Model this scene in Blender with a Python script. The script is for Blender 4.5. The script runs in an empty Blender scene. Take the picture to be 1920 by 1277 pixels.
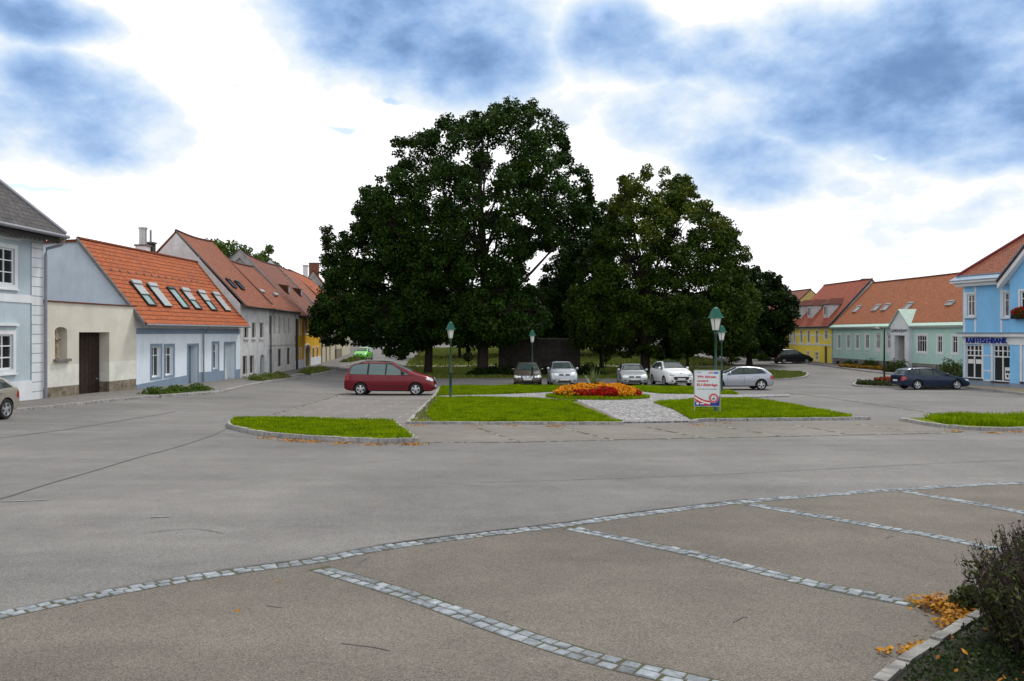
import bpy, bmesh, math, random
import numpy as np
from mathutils import Vector, Matrix
from mathutils.geometry import tessellate_polygon

R = math.radians
S = bpy.context.scene
COL = S.collection
random.seed(7)
RNG = np.random.default_rng(11)

# ------------------------------------------------------------------ camera
F, CX, HY, CAMZ = 1480.0, 960.0, 625.0, 3.8      # focal length and horizon row in photo pixels, eye height
cam = bpy.data.cameras.new('camera')
cam.sensor_width = 36.0
cam.lens = 36.0 * F / 1920.0
cam.shift_y = (HY - 638.5) / 1920.0
cam.clip_start = 0.1
cam.clip_end = 5000
camo = bpy.data.objects.new('camera', cam)
COL.objects.link(camo)
camo.location = (0, 0, CAMZ)
camo.rotation_euler = (R(90), 0, 0)
S.camera = camo

# ------------------------------------------------------------------ exposure, sky, sun
EXPO = 0.55
S.view_settings.view_transform = 'Standard'
S.view_settings.look = 'None'
S.view_settings.exposure = EXPO
S.view_settings.gamma = 1.0
SUN_EL, SUN_AZ = 52.0, 34.0        # azimuth clockwise from +Y

def lin(c):
    return tuple(((v / 255.0) / 12.92 if v <= 10 else ((v / 255.0 + .055) / 1.055) ** 2.4) for v in c)

def build_world():
    w = bpy.data.worlds.new('World')
    S.world = w
    w.use_nodes = True
    nt = w.node_tree
    N, Lk = nt.nodes, nt.links
    N.clear()
    out = N.new('ShaderNodeOutputWorld')
    tc = N.new('ShaderNodeTexCoord')
    sep = N.new('ShaderNodeSeparateXYZ')
    Lk.new(tc.outputs['Generated'], sep.inputs[0])
    def m(op, a, b=None, clamp=False):
        n = N.new('ShaderNodeMath'); n.operation = op; n.use_clamp = clamp
        for i, v in enumerate((a, b)):
            if v is None: continue
            if isinstance(v, (int, float)): n.inputs[i].default_value = v
            else: Lk.new(v, n.inputs[i])
        return n.outputs[0]
    az = m('ARCTAN2', sep.outputs[0], sep.outputs[1])
    el = m('ARCSINE', sep.outputs[2])
    cmb = N.new('ShaderNodeCombineXYZ'); Lk.new(az, cmb.inputs[0]); Lk.new(el, cmb.inputs[1])
    # warp by noise so that cloud edges billow
    def noise(scale, detail, rough, vec, off=0.0):
        n = N.new('ShaderNodeTexNoise'); n.inputs['Scale'].default_value = scale
        n.inputs['Detail'].default_value = detail; n.inputs['Roughness'].default_value = rough
        if off:
            mp = N.new('ShaderNodeVectorMath'); mp.operation = 'ADD'; mp.inputs[1].default_value = (off, off * .7, off * 1.3)
            Lk.new(vec, mp.inputs[0]); vec = mp.outputs[0]
        Lk.new(vec, n.inputs['Vector']); return n
    def vm(op, a, b):
        n = N.new('ShaderNodeVectorMath'); n.operation = op
        for i, v in enumerate((a, b)):
            if isinstance(v, tuple): n.inputs[i].default_value = v
            else: Lk.new(v, n.inputs[i])
        return n
    def warped(scale, amp, off):
        n = noise(scale, 5, .55, tc.outputs['Generated'], off)
        s = vm('SUBTRACT', n.outputs['Color'], (.5, .5, .5)).outputs[0]
        s = vm('MULTIPLY', s, (amp, amp, 0)).outputs[0]
        return vm('ADD', cmb.outputs[0], s).outputs[0]
    P0 = warped(4.0, .10, 0)
    nh = noise(16, 6, .6, tc.outputs['Generated'], 2.2)
    sh_ = vm('MULTIPLY', vm('SUBTRACT', nh.outputs['Color'], (.5, .5, .5)).outputs[0], (.045, .045, 0)).outputs[0]
    P1 = vm('ADD', P0, sh_).outputs[0]
    P2 = warped(9.0, .09, 3.1)
    def blob(P, px, py, rx, ry, soft):
        a0 = math.atan((px - CX) / F); e0 = math.atan((HY - py) / F * math.cos(a0))
        v = vm('SUBTRACT', P, (a0, e0, 0)).outputs[0]
        v = vm('MULTIPLY', v, (F / rx, F / ry, 0)).outputs[0]
        ln = N.new('ShaderNodeVectorMath'); ln.operation = 'LENGTH'; Lk.new(v, ln.inputs[0])
        mr = N.new('ShaderNodeMapRange'); mr.interpolation_type = 'SMOOTHSTEP'
        mr.inputs['From Min'].default_value = 1.0 + soft; mr.inputs['From Max'].default_value = 1.0 - soft
        mr.inputs['To Min'].default_value = 0; mr.inputs['To Max'].default_value = 1
        Lk.new(ln.outputs['Value'], mr.inputs['Value'])
        return mr.outputs[0]
    def comb(lst):
        o = None
        for (v, wgt) in lst:
            t = m('MULTIPLY', v, wgt)
            o = t if o is None else m('MAXIMUM', o, t)
        return o
    def clump(px, py, rx, ry): return blob(P0, px, py, rx, ry, .75)
    mask = comb([(clump(775, 45, 250, 125), 1.12), (clump(870, 100, 175, 95), 1.12), (clump(690, 95, 130, 80), .9),
                 (clump(1160, 60, 120, 75), .8), (clump(1330, 95, 230, 60), .85), (clump(1560, 90, 270, 90), .95),
                 (clump(1700, 150, 270, 105), 1.12), (clump(1840, 195, 230, 80), 1.22), (clump(1820, 40, 290, 90), 1.0),
                 (clump(1880, 285, 120, 40), .85), (clump(1420, 305, 155, 75), .84), (clump(1330, 215, 240, 95), .60), (clump(1180, 240, 90, 70), .5),
                 (clump(1870, 390, 110, 50), .5), (clump(1420, 190, 480, 200), .42), (clump(440, -10, 330, 70), .4), (clump(1850, 330, 260, 160), .38), (clump(60, 110, 220, 90), .5), (clump(1060, 200, 80, 60), .45), (clump(1600, 335, 60, 25), .45),
                 (clump(185, 235, 145, 85), 1.0), (clump(110, 140, 125, 65), .9), (clump(10, 185, 90, 42), .8), (clump(50, 0, 130, 45), 1.1),
                 (clump(-350, 160, 260, 110), 1.0), (clump(2350, 150, 330, 140), 1.0), (clump(-900, 300, 300, 150), .9), (clump(2900, 320, 300, 150), .9)])
    gen = noise(2.2, 6, .55, tc.outputs['Generated'], 5.0)
    gm = N.new('ShaderNodeMapRange'); gm.interpolation_type = 'SMOOTHSTEP'
    gm.inputs['From Min'].default_value = .46; gm.inputs['From Max'].default_value = .64
    Lk.new(gen.outputs['Fac'], gm.inputs['Value'])
    behind = N.new('ShaderNodeMapRange'); behind.inputs['From Min'].default_value = .45; behind.inputs['From Max'].default_value = .7
    Lk.new(el, behind.inputs['Value'])
    mask = m('MAXIMUM', mask, m('MULTIPLY', gm.outputs[0], behind.outputs[0]))
    # billowing detail, a little stretched along the horizon
    st = vm('MULTIPLY', tc.outputs['Generated'], (1.0, 1.0, 1.7)).outputs[0]
    fb = noise(5.5, 12, .58, st, 1.7); fb2 = noise(14, 10, .6, st, 6.1)
    f = m('ADD', m('MULTIPLY', m('SUBTRACT', fb.outputs['Fac'], .5), 1.35), m('MULTIPLY', m('SUBTRACT', fb2.outputs['Fac'], .5), .95))
    dens = m('ADD', mask, m('MULTIPLY', f, m('ADD', m('MULTIPLY', mask, .55), .45)))
    dm = N.new('ShaderNodeMapRange'); dm.interpolation_type = 'SMOOTHSTEP'
    dm.inputs['From Min'].default_value = .18; dm.inputs['From Max'].default_value = 1.42
    Lk.new(dens, dm.inputs['Value'])
    darkm = dm.outputs[0]
    k = 2 ** -EXPO
    rampn = N.new('ShaderNodeValToRGB')
    Lk.new(darkm, rampn.inputs[0])
    cr = rampn.color_ramp
    white = 1.32
    cr.elements[0].position = 0; cr.elements[0].color = (white * k, white * k, white * k * 1.02, 1)
    cr.elements[1].position = 1.0; cr.elements[1].color = tuple(v * k for v in lin((116, 150, 198))) + (1,)
    for pos, c in ((.14, (243, 250, 255)), (.36, (208, 228, 252)), (.58, (176, 205, 243)), (.80, (148, 182, 228))):
        e = cr.elements.new(pos); e.color = tuple(v * k for v in lin(c)) + (1,)
    # cyan gaps of clear sky
    gaps = comb([(blob(P2, 635, 250, 28, 8, .5), .75), (blob(P2, 738, 178, 20, 8, .5), .8), (blob(P2, 60, 345, 75, 6, .5), .6),
                 (blob(P2, 1130, 30, 18, 14, .6), .5), (blob(P2, 1645, 296, 10, 4, .6), .6), (blob(P2, 455, 171, 6, 4, .6), .5),
                 (blob(P2, 390, 238, 12, 5, .6), .4)])
    sky = N.new('ShaderNodeTexSky'); sky.sky_type = 'NISHITA'; sky.sun_disc = False
    sky.sun_elevation = R(SUN_EL); sky.sun_rotation = R(SUN_AZ)
    b1 = N.new('ShaderNodeBackground'); Lk.new(sky.outputs[0], b1.inputs[0]); b1.inputs[1].default_value = .11
    b2 = N.new('ShaderNodeBackground'); Lk.new(rampn.outputs[0], b2.inputs[0]); b2.inputs[1].default_value = 1.0
    mix = N.new('ShaderNodeMixShader'); Lk.new(gaps, mix.inputs[0])
    Lk.new(b2.outputs[0], mix.inputs[1]); Lk.new(b1.outputs[0], mix.inputs[2])
    Lk.new(mix.outputs[0], out.inputs[0])
build_world()

sl = bpy.data.lights.new('sun', 'SUN')
sl.energy = 1.5; sl.angle = R(10); sl.color = (1, .95, .87)
so = bpy.data.objects.new('sun', sl); COL.objects.link(so)
sd = Vector((math.sin(R(SUN_AZ)) * math.cos(R(SUN_EL)), math.cos(R(SUN_AZ)) * math.cos(R(SUN_EL)), math.sin(R(SUN_EL))))
so.rotation_euler = (-sd).to_track_quat('-Z', 'Y').to_euler()
so.location = (0, 0, 60)

# ------------------------------------------------------------------ materials
MATS = {}
def mat(name, col, rough=.8, var=.12, scale=3.0, spec=.3, metal=0.0, bump=0.0, bscale=30.0, big=0.0, coat=0.0, col2=None, coords='Object', island=0.0, sss=0.0, detail=6, streak=0.0):
    if name in MATS: return MATS[name]
    m_ = bpy.data.materials.new(name); m_.use_nodes = True
    nt = m_.node_tree; N, Lk = nt.nodes, nt.links
    b = N['Principled BSDF']
    b.inputs['Roughness'].default_value = rough
    b.inputs['Specular IOR Level'].default_value = spec
    b.inputs['Metallic'].default_value = metal
    if coat: b.inputs['Coat Weight'].default_value = coat; b.inputs['Coat Roughness'].default_value = .04
    col = tuple(col) + (1,)
    c2 = tuple(col2) + (1,) if col2 else tuple(max(0, v * (1 - 2 * var)) for v in col[:3]) + (1,)
    c1 = col if col2 else tuple(v * (1 + var) for v in col[:3]) + (1,)
    if var or col2:
        tc = N.new('ShaderNodeTexCoord')
        n = N.new('ShaderNodeTexNoise'); n.inputs['Scale'].default_value = scale; n.inputs['Detail'].default_value = detail; n.inputs['Roughness'].default_value = .62
        Lk.new(tc.outputs[coords], n.inputs['Vector'])
        rp = N.new('ShaderNodeMapRange'); rp.inputs['From Min'].default_value = .3; rp.inputs['From Max'].default_value = .7
        Lk.new(n.outputs['Fac'], rp.inputs['Value'])
        mx = N.new('ShaderNodeMix'); mx.data_type = 'RGBA'
        mx.inputs['A'].default_value = c1; mx.inputs['B'].default_value = c2
        Lk.new(rp.outputs[0], mx.inputs['Factor'])
        cur = mx.outputs['Result']
        if big:
            n2 = N.new('ShaderNodeTexNoise'); n2.inputs['Scale'].default_value = scale * .13; n2.inputs['Detail'].default_value = 4
            Lk.new(tc.outputs[coords], n2.inputs['Vector'])
            r2 = N.new('ShaderNodeMapRange'); r2.inputs['From Min'].default_value = .35; r2.inputs['From Max'].default_value = .65
            r2.inputs['To Min'].default_value = 1 - big; r2.inputs['To Max'].default_value = 1 + big * .5
            Lk.new(n2.outputs['Fac'], r2.inputs['Value'])
            vm = N.new('ShaderNodeVectorMath'); vm.operation = 'SCALE'
            Lk.new(cur, vm.inputs[0]); Lk.new(r2.outputs[0], vm.inputs['Scale']); cur = vm.outputs[0]
        if streak:      # rain streaks and damp patches in the render
            mp = N.new('ShaderNodeMapping'); mp.inputs['Scale'].default_value = (2.2, 2.2, .35); Lk.new(tc.outputs[coords], mp.inputs[0])
            n5 = N.new('ShaderNodeTexNoise'); n5.inputs['Scale'].default_value = 1.0; n5.inputs['Detail'].default_value = 7; n5.inputs['Roughness'].default_value = .65
            Lk.new(mp.outputs[0], n5.inputs['Vector'])
            r5 = N.new('ShaderNodeMapRange'); r5.inputs['From Min'].default_value = .52; r5.inputs['From Max'].default_value = .74
            r5.inputs['To Min'].default_value = 1.0; r5.inputs['To Max'].default_value = 1 - streak; Lk.new(n5.outputs['Fac'], r5.inputs['Value'])
            vm = N.new('ShaderNodeVectorMath'); vm.operation = 'SCALE'
            Lk.new(cur, vm.inputs[0]); Lk.new(r5.outputs[0], vm.inputs['Scale']); cur = vm.outputs[0]
        if island:
            g = N.new('ShaderNodeNewGeometry')
            r3 = N.new('ShaderNodeMapRange'); r3.inputs['To Min'].default_value = 1 - island; r3.inputs['To Max'].default_value = 1 + island
            Lk.new(g.outputs['Random Per Island'], r3.inputs['Value'])
            vm = N.new('ShaderNodeVectorMath'); vm.operation = 'SCALE'
            Lk.new(cur, vm.inputs[0]); Lk.new(r3.outputs[0], vm.inputs['Scale']); cur = vm.outputs[0]
        Lk.new(cur, b.inputs['Base Color'])
        if bump:
            n4 = N.new('ShaderNodeTexNoise'); n4.inputs['Scale'].default_value = bscale; n4.inputs['Detail'].default_value = 4
            Lk.new(tc.outputs[coords], n4.inputs['Vector'])
            bp = N.new('ShaderNodeBump'); bp.inputs['Strength'].default_value = bump; bp.inputs['Distance'].default_value = .02
            Lk.new(n4.outputs['Fac'], bp.inputs['Height']); Lk.new(bp.outputs[0], b.inputs['Normal'])
    else:
        b.inputs['Base Color'].default_value = col
    MATS[name] = m_
    return m_

def tile_mat(name, c1, c2, dirt, row=.17, w=.18, bump=.6, dirtamt=.5, mort=.014):
    m_ = bpy.data.materials.new(name); m_.use_nodes = True
    nt = m_.node_tree; N, Lk = nt.nodes, nt.links
    b = N['Principled BSDF']; b.inputs['Roughness'].default_value = .85; b.inputs['Specular IOR Level'].default_value = .2
    uv = N.new('ShaderNodeTexCoord')
    br = N.new('ShaderNodeTexBrick')
    br.inputs['Scale'].default_value = 1.0; br.inputs['Brick Width'].default_value = w; br.inputs['Row Height'].default_value = row
    br.inputs['Mortar Size'].default_value = mort; br.inputs['Mortar Smooth'].default_value = .4; br.inputs['Bias'].default_value = 0
    br.inputs['Color1'].default_value = tuple(c1) + (1,); br.inputs['Color2'].default_value = tuple(c2) + (1,)
    br.inputs['Mortar'].default_value = tuple(v * .38 for v in c2) + (1,)
    Lk.new(uv.outputs['UV'], br.inputs['Vector'])
    n = N.new('ShaderNodeTexNoise'); n.inputs['Scale'].default_value = .8; n.inputs['Detail'].default_value = 8; n.inputs['Roughness'].default_value = .7
    Lk.new(uv.outputs['UV'], n.inputs['Vector'])
    r = N.new('ShaderNodeMapRange'); r.inputs['From Min'].default_value = .45; r.inputs['From Max'].default_value = .8; r.inputs['To Max'].default_value = dirtamt
    Lk.new(n.outputs['Fac'], r.inputs['Value'])
    n3 = N.new('ShaderNodeTexNoise'); n3.inputs['Scale'].default_value = 6; n3.inputs['Detail'].default_value = 5
    Lk.new(uv.outputs['UV'], n3.inputs['Vector'])
    r3 = N.new('ShaderNodeMapRange'); r3.inputs['From Min'].default_value = .3; r3.inputs['From Max'].default_value = .7; r3.inputs['To Min'].default_value = .75; r3.inputs['To Max'].default_value = 1.2
    Lk.new(n3.outputs['Fac'], r3.inputs['Value'])
    mx = N.new('ShaderNodeMix'); mx.data_type = 'RGBA'; mx.inputs['B'].default_value = tuple(dirt) + (1,)
    Lk.new(r.outputs[0], mx.inputs['Factor']); Lk.new(br.outputs['Color'], mx.inputs['A'])
    vm = N.new('ShaderNodeVectorMath'); vm.operation = 'SCALE'
    Lk.new(mx.outputs['Result'], vm.inputs[0]); Lk.new(r3.outputs[0], vm.inputs['Scale'])
    Lk.new(vm.outputs[0], b.inputs['Base Color'])
    # each row steps: sawtooth in v
    sp = N.new('ShaderNodeSeparateXYZ'); Lk.new(uv.outputs['UV'], sp.inputs[0])
    d = N.new('ShaderNodeMath'); d.operation = 'DIVIDE'; d.inputs[1].default_value = row; Lk.new(sp.outputs[1], d.inputs[0])
    fr = N.new('ShaderNodeMath'); fr.operation = 'FRACT'; Lk.new(d.outputs[0], fr.inputs[0])
    ad = N.new('ShaderNodeMath'); ad.operation = 'SUBTRACT'; Lk.new(br.outputs['Fac'], ad.inputs[1]); 
    iv = N.new('ShaderNodeMath'); iv.operation = 'SUBTRACT'; iv.inputs[0].default_value = 1; Lk.new(fr.outputs[0], iv.inputs[1])
    Lk.new(iv.outputs[0], ad.inputs[0])
    bp = N.new('ShaderNodeBump'); bp.inputs['Strength'].default_value = bump; bp.inputs['Distance'].default_value = .03
    Lk.new(ad.outputs[0], bp.inputs['Height']); Lk.new(bp.outputs[0], b.inputs['Normal'])
    return m_

def asphalt_mat(name, c, c2, spk, big=.21):
    m_ = bpy.data.materials.new(name); m_.use_nodes = True
    nt = m_.node_tree; N, Lk = nt.nodes, nt.links
    b = N['Principled BSDF']; b.inputs['Roughness'].default_value = .93; b.inputs['Specular IOR Level'].default_value = .25
    tc = N.new('ShaderNodeTexCoord')
    def noise(s, d, r=.6):
        n = N.new('ShaderNodeTexNoise'); n.inputs['Scale'].default_value = s; n.inputs['Detail'].default_value = d; n.inputs['Roughness'].default_value = r
        Lk.new(tc.outputs['Object'], n.inputs['Vector']); return n.outputs['Fac']
    def mr(v, a, b_, c_, d_):
        n = N.new('ShaderNodeMapRange'); n.inputs['From Min'].default_value = a; n.inputs['From Max'].default_value = b_
        n.inputs['To Min'].default_value = c_; n.inputs['To Max'].default_value = d_; Lk.new(v, n.inputs['Value']); return n.outputs[0]
    mx = N.new('ShaderNodeMix'); mx.data_type = 'RGBA'; mx.inputs['A'].default_value = tuple(c) + (1,); mx.inputs['B'].default_value = tuple(c2) + (1,)
    Lk.new(mr(noise(110, 3, .8), .35, .65, 0, 1), mx.inputs['Factor'])
    vo = N.new('ShaderNodeTexVoronoi'); vo.inputs['Scale'].default_value = 130; Lk.new(tc.outputs['Object'], vo.inputs['Vector'])
    hs = N.new('ShaderNodeSeparateColor'); Lk.new(vo.outputs['Color'], hs.inputs[0])
    cur = mx.outputs['Result']
    for f in (mr(hs.outputs[0], 0, 1, 1 - spk, 1 + spk), mr(noise(.25, 6, .6), .3, .7, 1 - big, 1 + big), mr(noise(2.3, 6, .7), .3, .7, 1 - big * .5, 1 + big * .5)):
        vm = N.new('ShaderNodeVectorMath'); vm.operation = 'SCALE'; Lk.new(cur, vm.inputs[0]); Lk.new(f, vm.inputs['Scale']); cur = vm.outputs[0]
    sm_ = mr(noise(.7, 5, .75), .60, .72, 1.0, .86)
    vm = N.new('ShaderNodeVectorMath'); vm.operation = 'SCALE'; Lk.new(cur, vm.inputs[0]); Lk.new(sm_, vm.inputs['Scale']); cur = vm.outputs[0]
    # long faint tyre-polished streaks across the square
    mp = N.new('ShaderNodeMapping'); mp.inputs['Scale'].default_value = (.06, .9, 1); mp.inputs['Rotation'].default_value = (0, 0, .12)
    Lk.new(tc.outputs['Object'], mp.inputs[0])
    ns = N.new('ShaderNodeTexNoise'); ns.inputs['Scale'].default_value = 1.2; ns.inputs['Detail'].default_value = 6; Lk.new(mp.outputs[0], ns.inputs['Vector'])
    vm = N.new('ShaderNodeVectorMath'); vm.operation = 'SCALE'; Lk.new(cur, vm.inputs[0]); Lk.new(mr(ns.outputs['Fac'], .3, .7, .88, 1.08), vm.inputs['Scale']); cur = vm.outputs[0]
    Lk.new(cur, b.inputs['Base Color'])
    bp = N.new('ShaderNodeBump'); bp.inputs['Strength'].default_value = .5; bp.inputs['Distance'].default_value = .006
    Lk.new(vo.outputs['Distance'], bp.inputs['Height']); Lk.new(bp.outputs[0], b.inputs['Normal'])
    return m_

def leaf_mat(name, c1, c2, trans=.25, sc=.35, lo=.35, hi=.65, rnd_w=.5):
    m_ = bpy.data.materials.new(name); m_.use_nodes = True
    nt = m_.node_tree; N, Lk = nt.nodes, nt.links
    b = N['Principled BSDF']; b.inputs['Roughness'].default_value = .6; b.inputs['Specular IOR Level'].default_value = .08
    g = N.new('ShaderNodeNewGeometry'); tc = N.new('ShaderNodeTexCoord')
    n = N.new('ShaderNodeTexNoise'); n.inputs['Scale'].default_value = sc; n.inputs['Detail'].default_value = 3
    Lk.new(tc.outputs['Object'], n.inputs['Vector'])
    r = N.new('ShaderNodeMapRange'); r.inputs['From Min'].default_value = lo; r.inputs['From Max'].default_value = hi
    Lk.new(n.outputs['Fac'], r.inputs['Value'])
    a = N.new('ShaderNodeMath'); a.operation = 'MULTIPLY_ADD'; a.inputs[1].default_value = rnd_w
    Lk.new(g.outputs['Random Per Island'], a.inputs[0]); 
    hf = N.new('ShaderNodeMath'); hf.operation = 'MULTIPLY'; hf.inputs[1].default_value = 1 - rnd_w; Lk.new(r.outputs[0], hf.inputs[0]); Lk.new(hf.outputs[0], a.inputs[2])
    mx = N.new('ShaderNodeMix'); mx.data_type = 'RGBA'; mx.inputs['A'].default_value = tuple(c1) + (1,); mx.inputs['B'].default_value = tuple(c2) + (1,)
    Lk.new(a.outputs[0], mx.inputs['Factor']); Lk.new(mx.outputs['Result'], b.inputs['Base Color'])
    if trans:
        t = N.new('ShaderNodeBsdfTranslucent'); Lk.new(mx.outputs['Result'], t.inputs[0])
        ms = N.new('ShaderNodeMixShader'); ms.inputs[0].default_value = trans
        Lk.new(b.outputs[0], ms.inputs[1]); Lk.new(t.outputs[0], ms.inputs[2]); Lk.new(ms.outputs[0], N['Material Output'].inputs[0])
    return m_

M = {}
M['road'] = asphalt_mat('road_asphalt', (.194, .187, .178), (.124, .119, .114), .32)
M['bay'] = asphalt_mat('bay_asphalt', (.158, .142, .122), (.095, .084, .07), .38)
M['bay_far'] = asphalt_mat('worn_bay_asphalt', (.195, .182, .158), (.125, .115, .10), .3)
M['pave'] = mat('pavement', (.17, .16, .15), .9, .15, 4, bump=.3, bscale=40, big=.12)
M['yellow_pave'] = mat('yellow_pavement', (.30, .25, .17), .9, .15, 4, big=.1)
M['kerb'] = mat('kerb_granite', (.33, .32, .31), .85, .25, 9, bump=.4, bscale=50, big=.15)
M['sett'] = mat('granite_sett', (.235, .26, .28), .8, .25, 14, bump=.7, bscale=60, island=.36)
M['sett_dull'] = mat('worn_sett', (.27, .265, .25), .85, .3, 14, island=.3)
M['dirt'] = mat('joint_dirt', (.075, .065, .045), .95, .3, 9, col2=(.05, .06, .02))
M['soil'] = mat('soil', (.022, .018, .012), .95, .3, 6)
M['earth'] = mat('worn_edge', (.16, .13, .09), .95, .3, 5)
M['gravel'] = mat('setts_path', (.36, .37, .39), .8, .0, 3)
M['lawn'] = mat('lawn_ground', (.13, .18, .002), .9, .2, 2.0, spec=.05, col2=(.085, .10, .006), big=.2)
M['blade'] = leaf_mat('grass_blade', (.265, .36, .000), (.060, .125, .000), .3, 1.7, .38, .62, .55)
M['blade_dark'] = leaf_mat('grass_blade_dull_shaded', (.10, .17, .02), (.16, .15, .05), .2, .8)
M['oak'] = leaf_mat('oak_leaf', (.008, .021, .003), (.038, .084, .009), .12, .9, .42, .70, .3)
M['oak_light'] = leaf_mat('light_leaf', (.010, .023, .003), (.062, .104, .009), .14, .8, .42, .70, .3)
M['top_leaf'] = leaf_mat('sunlit_yellow_leaf', (.035, .055, .006), (.11, .135, .012), .2, .9, .38, .66, .3)  # yellow-green, with the sunlit look of the crown top in its colour
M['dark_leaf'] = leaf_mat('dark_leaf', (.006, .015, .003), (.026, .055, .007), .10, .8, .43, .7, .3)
M['far_leaf'] = leaf_mat('far_leaf', (.035, .07, .01), (.09, .15, .02), .25)
M['shrub'] = leaf_mat('shrub_leaf', (.03, .055, .012), (.08, .10, .03), .2, 2)
M['cover'] = leaf_mat('ground_cover_leaf', (.012, .026, .008), (.035, .055, .014), .2, 6)
M['lav'] = leaf_mat('grey_green_leaf', (.022, .034, .010), (.075, .085, .028), .2, 5)
M['stem'] = mat('dark_stem', (.055, .03, .04), .8, .2, 20)
M['litter'] = leaf_mat('dry_leaf', (.50, .24, .02), (.20, .07, .015), .1, 5, .4, .6, .8)
M['bark'] = mat('bark', (.035, .028, .022), .95, .3, 8, bump=.8, bscale=14)
M['orange_fl'] = leaf_mat('orange_petal', (.80, .38, .012), (.68, .24, .008), .15, 4)
M['orange_dull'] = leaf_mat('rust_orange_petal', (.42, .19, .015), (.20, .12, .015), .1, 3)
M['red_fl'] = leaf_mat('red_petal', (.50, .012, .006), (.32, .008, .005), .1, 4)
M['tile_orange'] = tile_mat('orange_roof_tiles', (.50, .135, .045), (.40, .10, .035), (.12, .06, .045), row=.30, w=.19, bump=1.0, dirtamt=.6, mort=.035)
M['tile_old'] = tile_mat('old_roof_tiles', (.33, .115, .065), (.25, .085, .05), (.09, .062, .05), row=.16, w=.17, dirtamt=.6)
M['tile_brown'] = tile_mat('brown_roof_tiles', (.27, .10, .065), (.20, .075, .05), (.07, .055, .045), row=.16, w=.17, dirtamt=.7)
M['tile_town'] = tile_mat('town_roof_tiles', (.36, .125, .05), (.27, .085, .038), (.12, .065, .04), row=.16, w=.17, dirtamt=.4)
M['tile_red'] = tile_mat('red_roof_tiles', (.33, .085, .045), (.26, .065, .038), (.09, .045, .035), row=.17, w=.18, dirtamt=.35)
M['slate'] = tile_mat('slate_tiles', (.095, .09, .09), (.065, .062, .065), (.05, .05, .04), row=.25, w=.3, dirtamt=.5)
def wallm(n, c, v=.05, big=.06): return mat(n, c, .9, v, 1.2, spec=.15, bump=.15, bscale=25, big=big, streak=.13)
M['w_mansion'] = wallm('pale_blue_render', (.42, .50, .55))
M['w_white'] = wallm('white_trim', (.66, .69, .72))
M['w_gable'] = wallm('grey_blue_render', (.55, .62, .69))
M['w_cream'] = mat('cream_render', (.60, .58, .50), .9, .07, 1.0, spec=.15, bump=.2, bscale=20, big=.08)
M['w_cream_low'] = mat('pale_damp_render', (.68, .68, .62), .9, .1, 1.6, spec=.15, big=.08)
M['w_stone'] = mat('rubble_plinth', (.22, .19, .14), .95, .35, 3.5, bump=.8, bscale=8)
M['w_blue'] = wallm('ice_blue_render', (.68, .76, .84), .03)
M['w_bluegrey'] = wallm('slate_blue_paint', (.21, .28, .37))
M['w_grey'] = wallm('grey_white_render', (.56, .56, .54), .12, .1)
M['w_greywhite'] = wallm('weathered_white_render', (.60, .61, .62), .12, .1)
M['w_old'] = wallm('old_grey_render', (.33, .33, .33), .18, .12)
M['w_yellow'] = wallm('ochre_yellow_render', (.68, .38, .02), .07)
M['w_cream2'] = wallm('cream_far_render', (.52, .47, .35), .07)
M['w_lemon'] = wallm('lemon_yellow_render', (.86, .68, .10), .06)
M['w_khaki'] = wallm('khaki_render', (.42, .34, .17), .06)
M['w_mint'] = wallm('mint_render', (.45, .66, .60), .03)
M['w_greystone'] = wallm('grey_plinth', (.20, .20, .19), .12)
M['w_bank'] = wallm('sky_blue_render', (.22, .50, .80), .04)
M['w_bankbase'] = wallm('blue_grey_plinth', (.22, .28, .36), .08)
M['copper'] = mat('green_sheet_metal', (.40, .54, .46), .5, .1, 3, spec=.4)
M['bluemetal'] = mat('blue_grey_sheet_metal', (.16, .25, .34), .45, .08, 3, spec=.5)
M['cement'] = mat('cement_verge', (.17, .165, .16), .9, .15, 6)
M['gutter'] = mat('gutter_metal', (.22, .23, .26), .5, .08, 3, spec=.5)
M['gutter_dark'] = mat('dark_gutter', (.035, .03, .03), .6, .08, 3)
M['rust'] = mat('rust_red_cap', (.14, .04, .02), .8, .2, 8)
M['wood_dark'] = mat('dark_brown_boards', (.028, .016, .012), .7, .3, 5)
M['door_blue'] = mat('blue_grey_door', (.15, .22, .28), .6, .1, 3)
M['door_white'] = mat('pale_door', (.52, .60, .63), .6, .05, 3)
M['door_brown'] = mat('brown_door', (.12, .09, .07), .7, .2, 5)
M['frame_white'] = mat('white_frame', (.72, .73, .73), .5, .03, 3)
M['frame_brown'] = mat('brown_frame', (.07, .03, .022), .6, .1, 3)
M['glass'] = mat('window_glass', (.022, .026, .030), .08, .0, 3, spec=.5)
M['glass_curtain'] = mat('window_glass_curtain', (.16, .15, .15), .12, .35, 2.5, spec=.5)
M['glass_teal'] = mat('rooflight_glass', (.10, .22, .21), .06, .2, 2, spec=.6)
M['rail_grey'] = mat('grey_blind', (.30, .32, .33), .5, .05, 3)
M['black'] = mat('black_metal', (.012, .012, .014), .5, .0)
M['lamp_cap'] = mat('lamp_cap_green_lit', (.010, .105, .075), .55, .1, 6, spec=.25)  # brighter than the pole: daylight on the cap put into the green
M['lamp_green'] = mat('lamp_green_paint', (.006, .045, .034), .4, .1, 6, spec=.5)
M['lamp_glass'] = mat('frosted_lamp_glass', (.62, .64, .60), .35, .05, 4)
M['steel'] = mat('galvanised_steel', (.42, .44, .45), .4, .08, 5, metal=.6)
M['brick'] = mat('brick_chimney', (.20, .085, .055), .9, .3, 8)
M['concrete'] = mat('dark_concrete', (.048, .042, .038), .95, .3, 2, bump=.4, bscale=10, big=.2)
M['white_paint'] = mat('faded_paint', (.26, .26, .25), .9, .2, 9)
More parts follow.
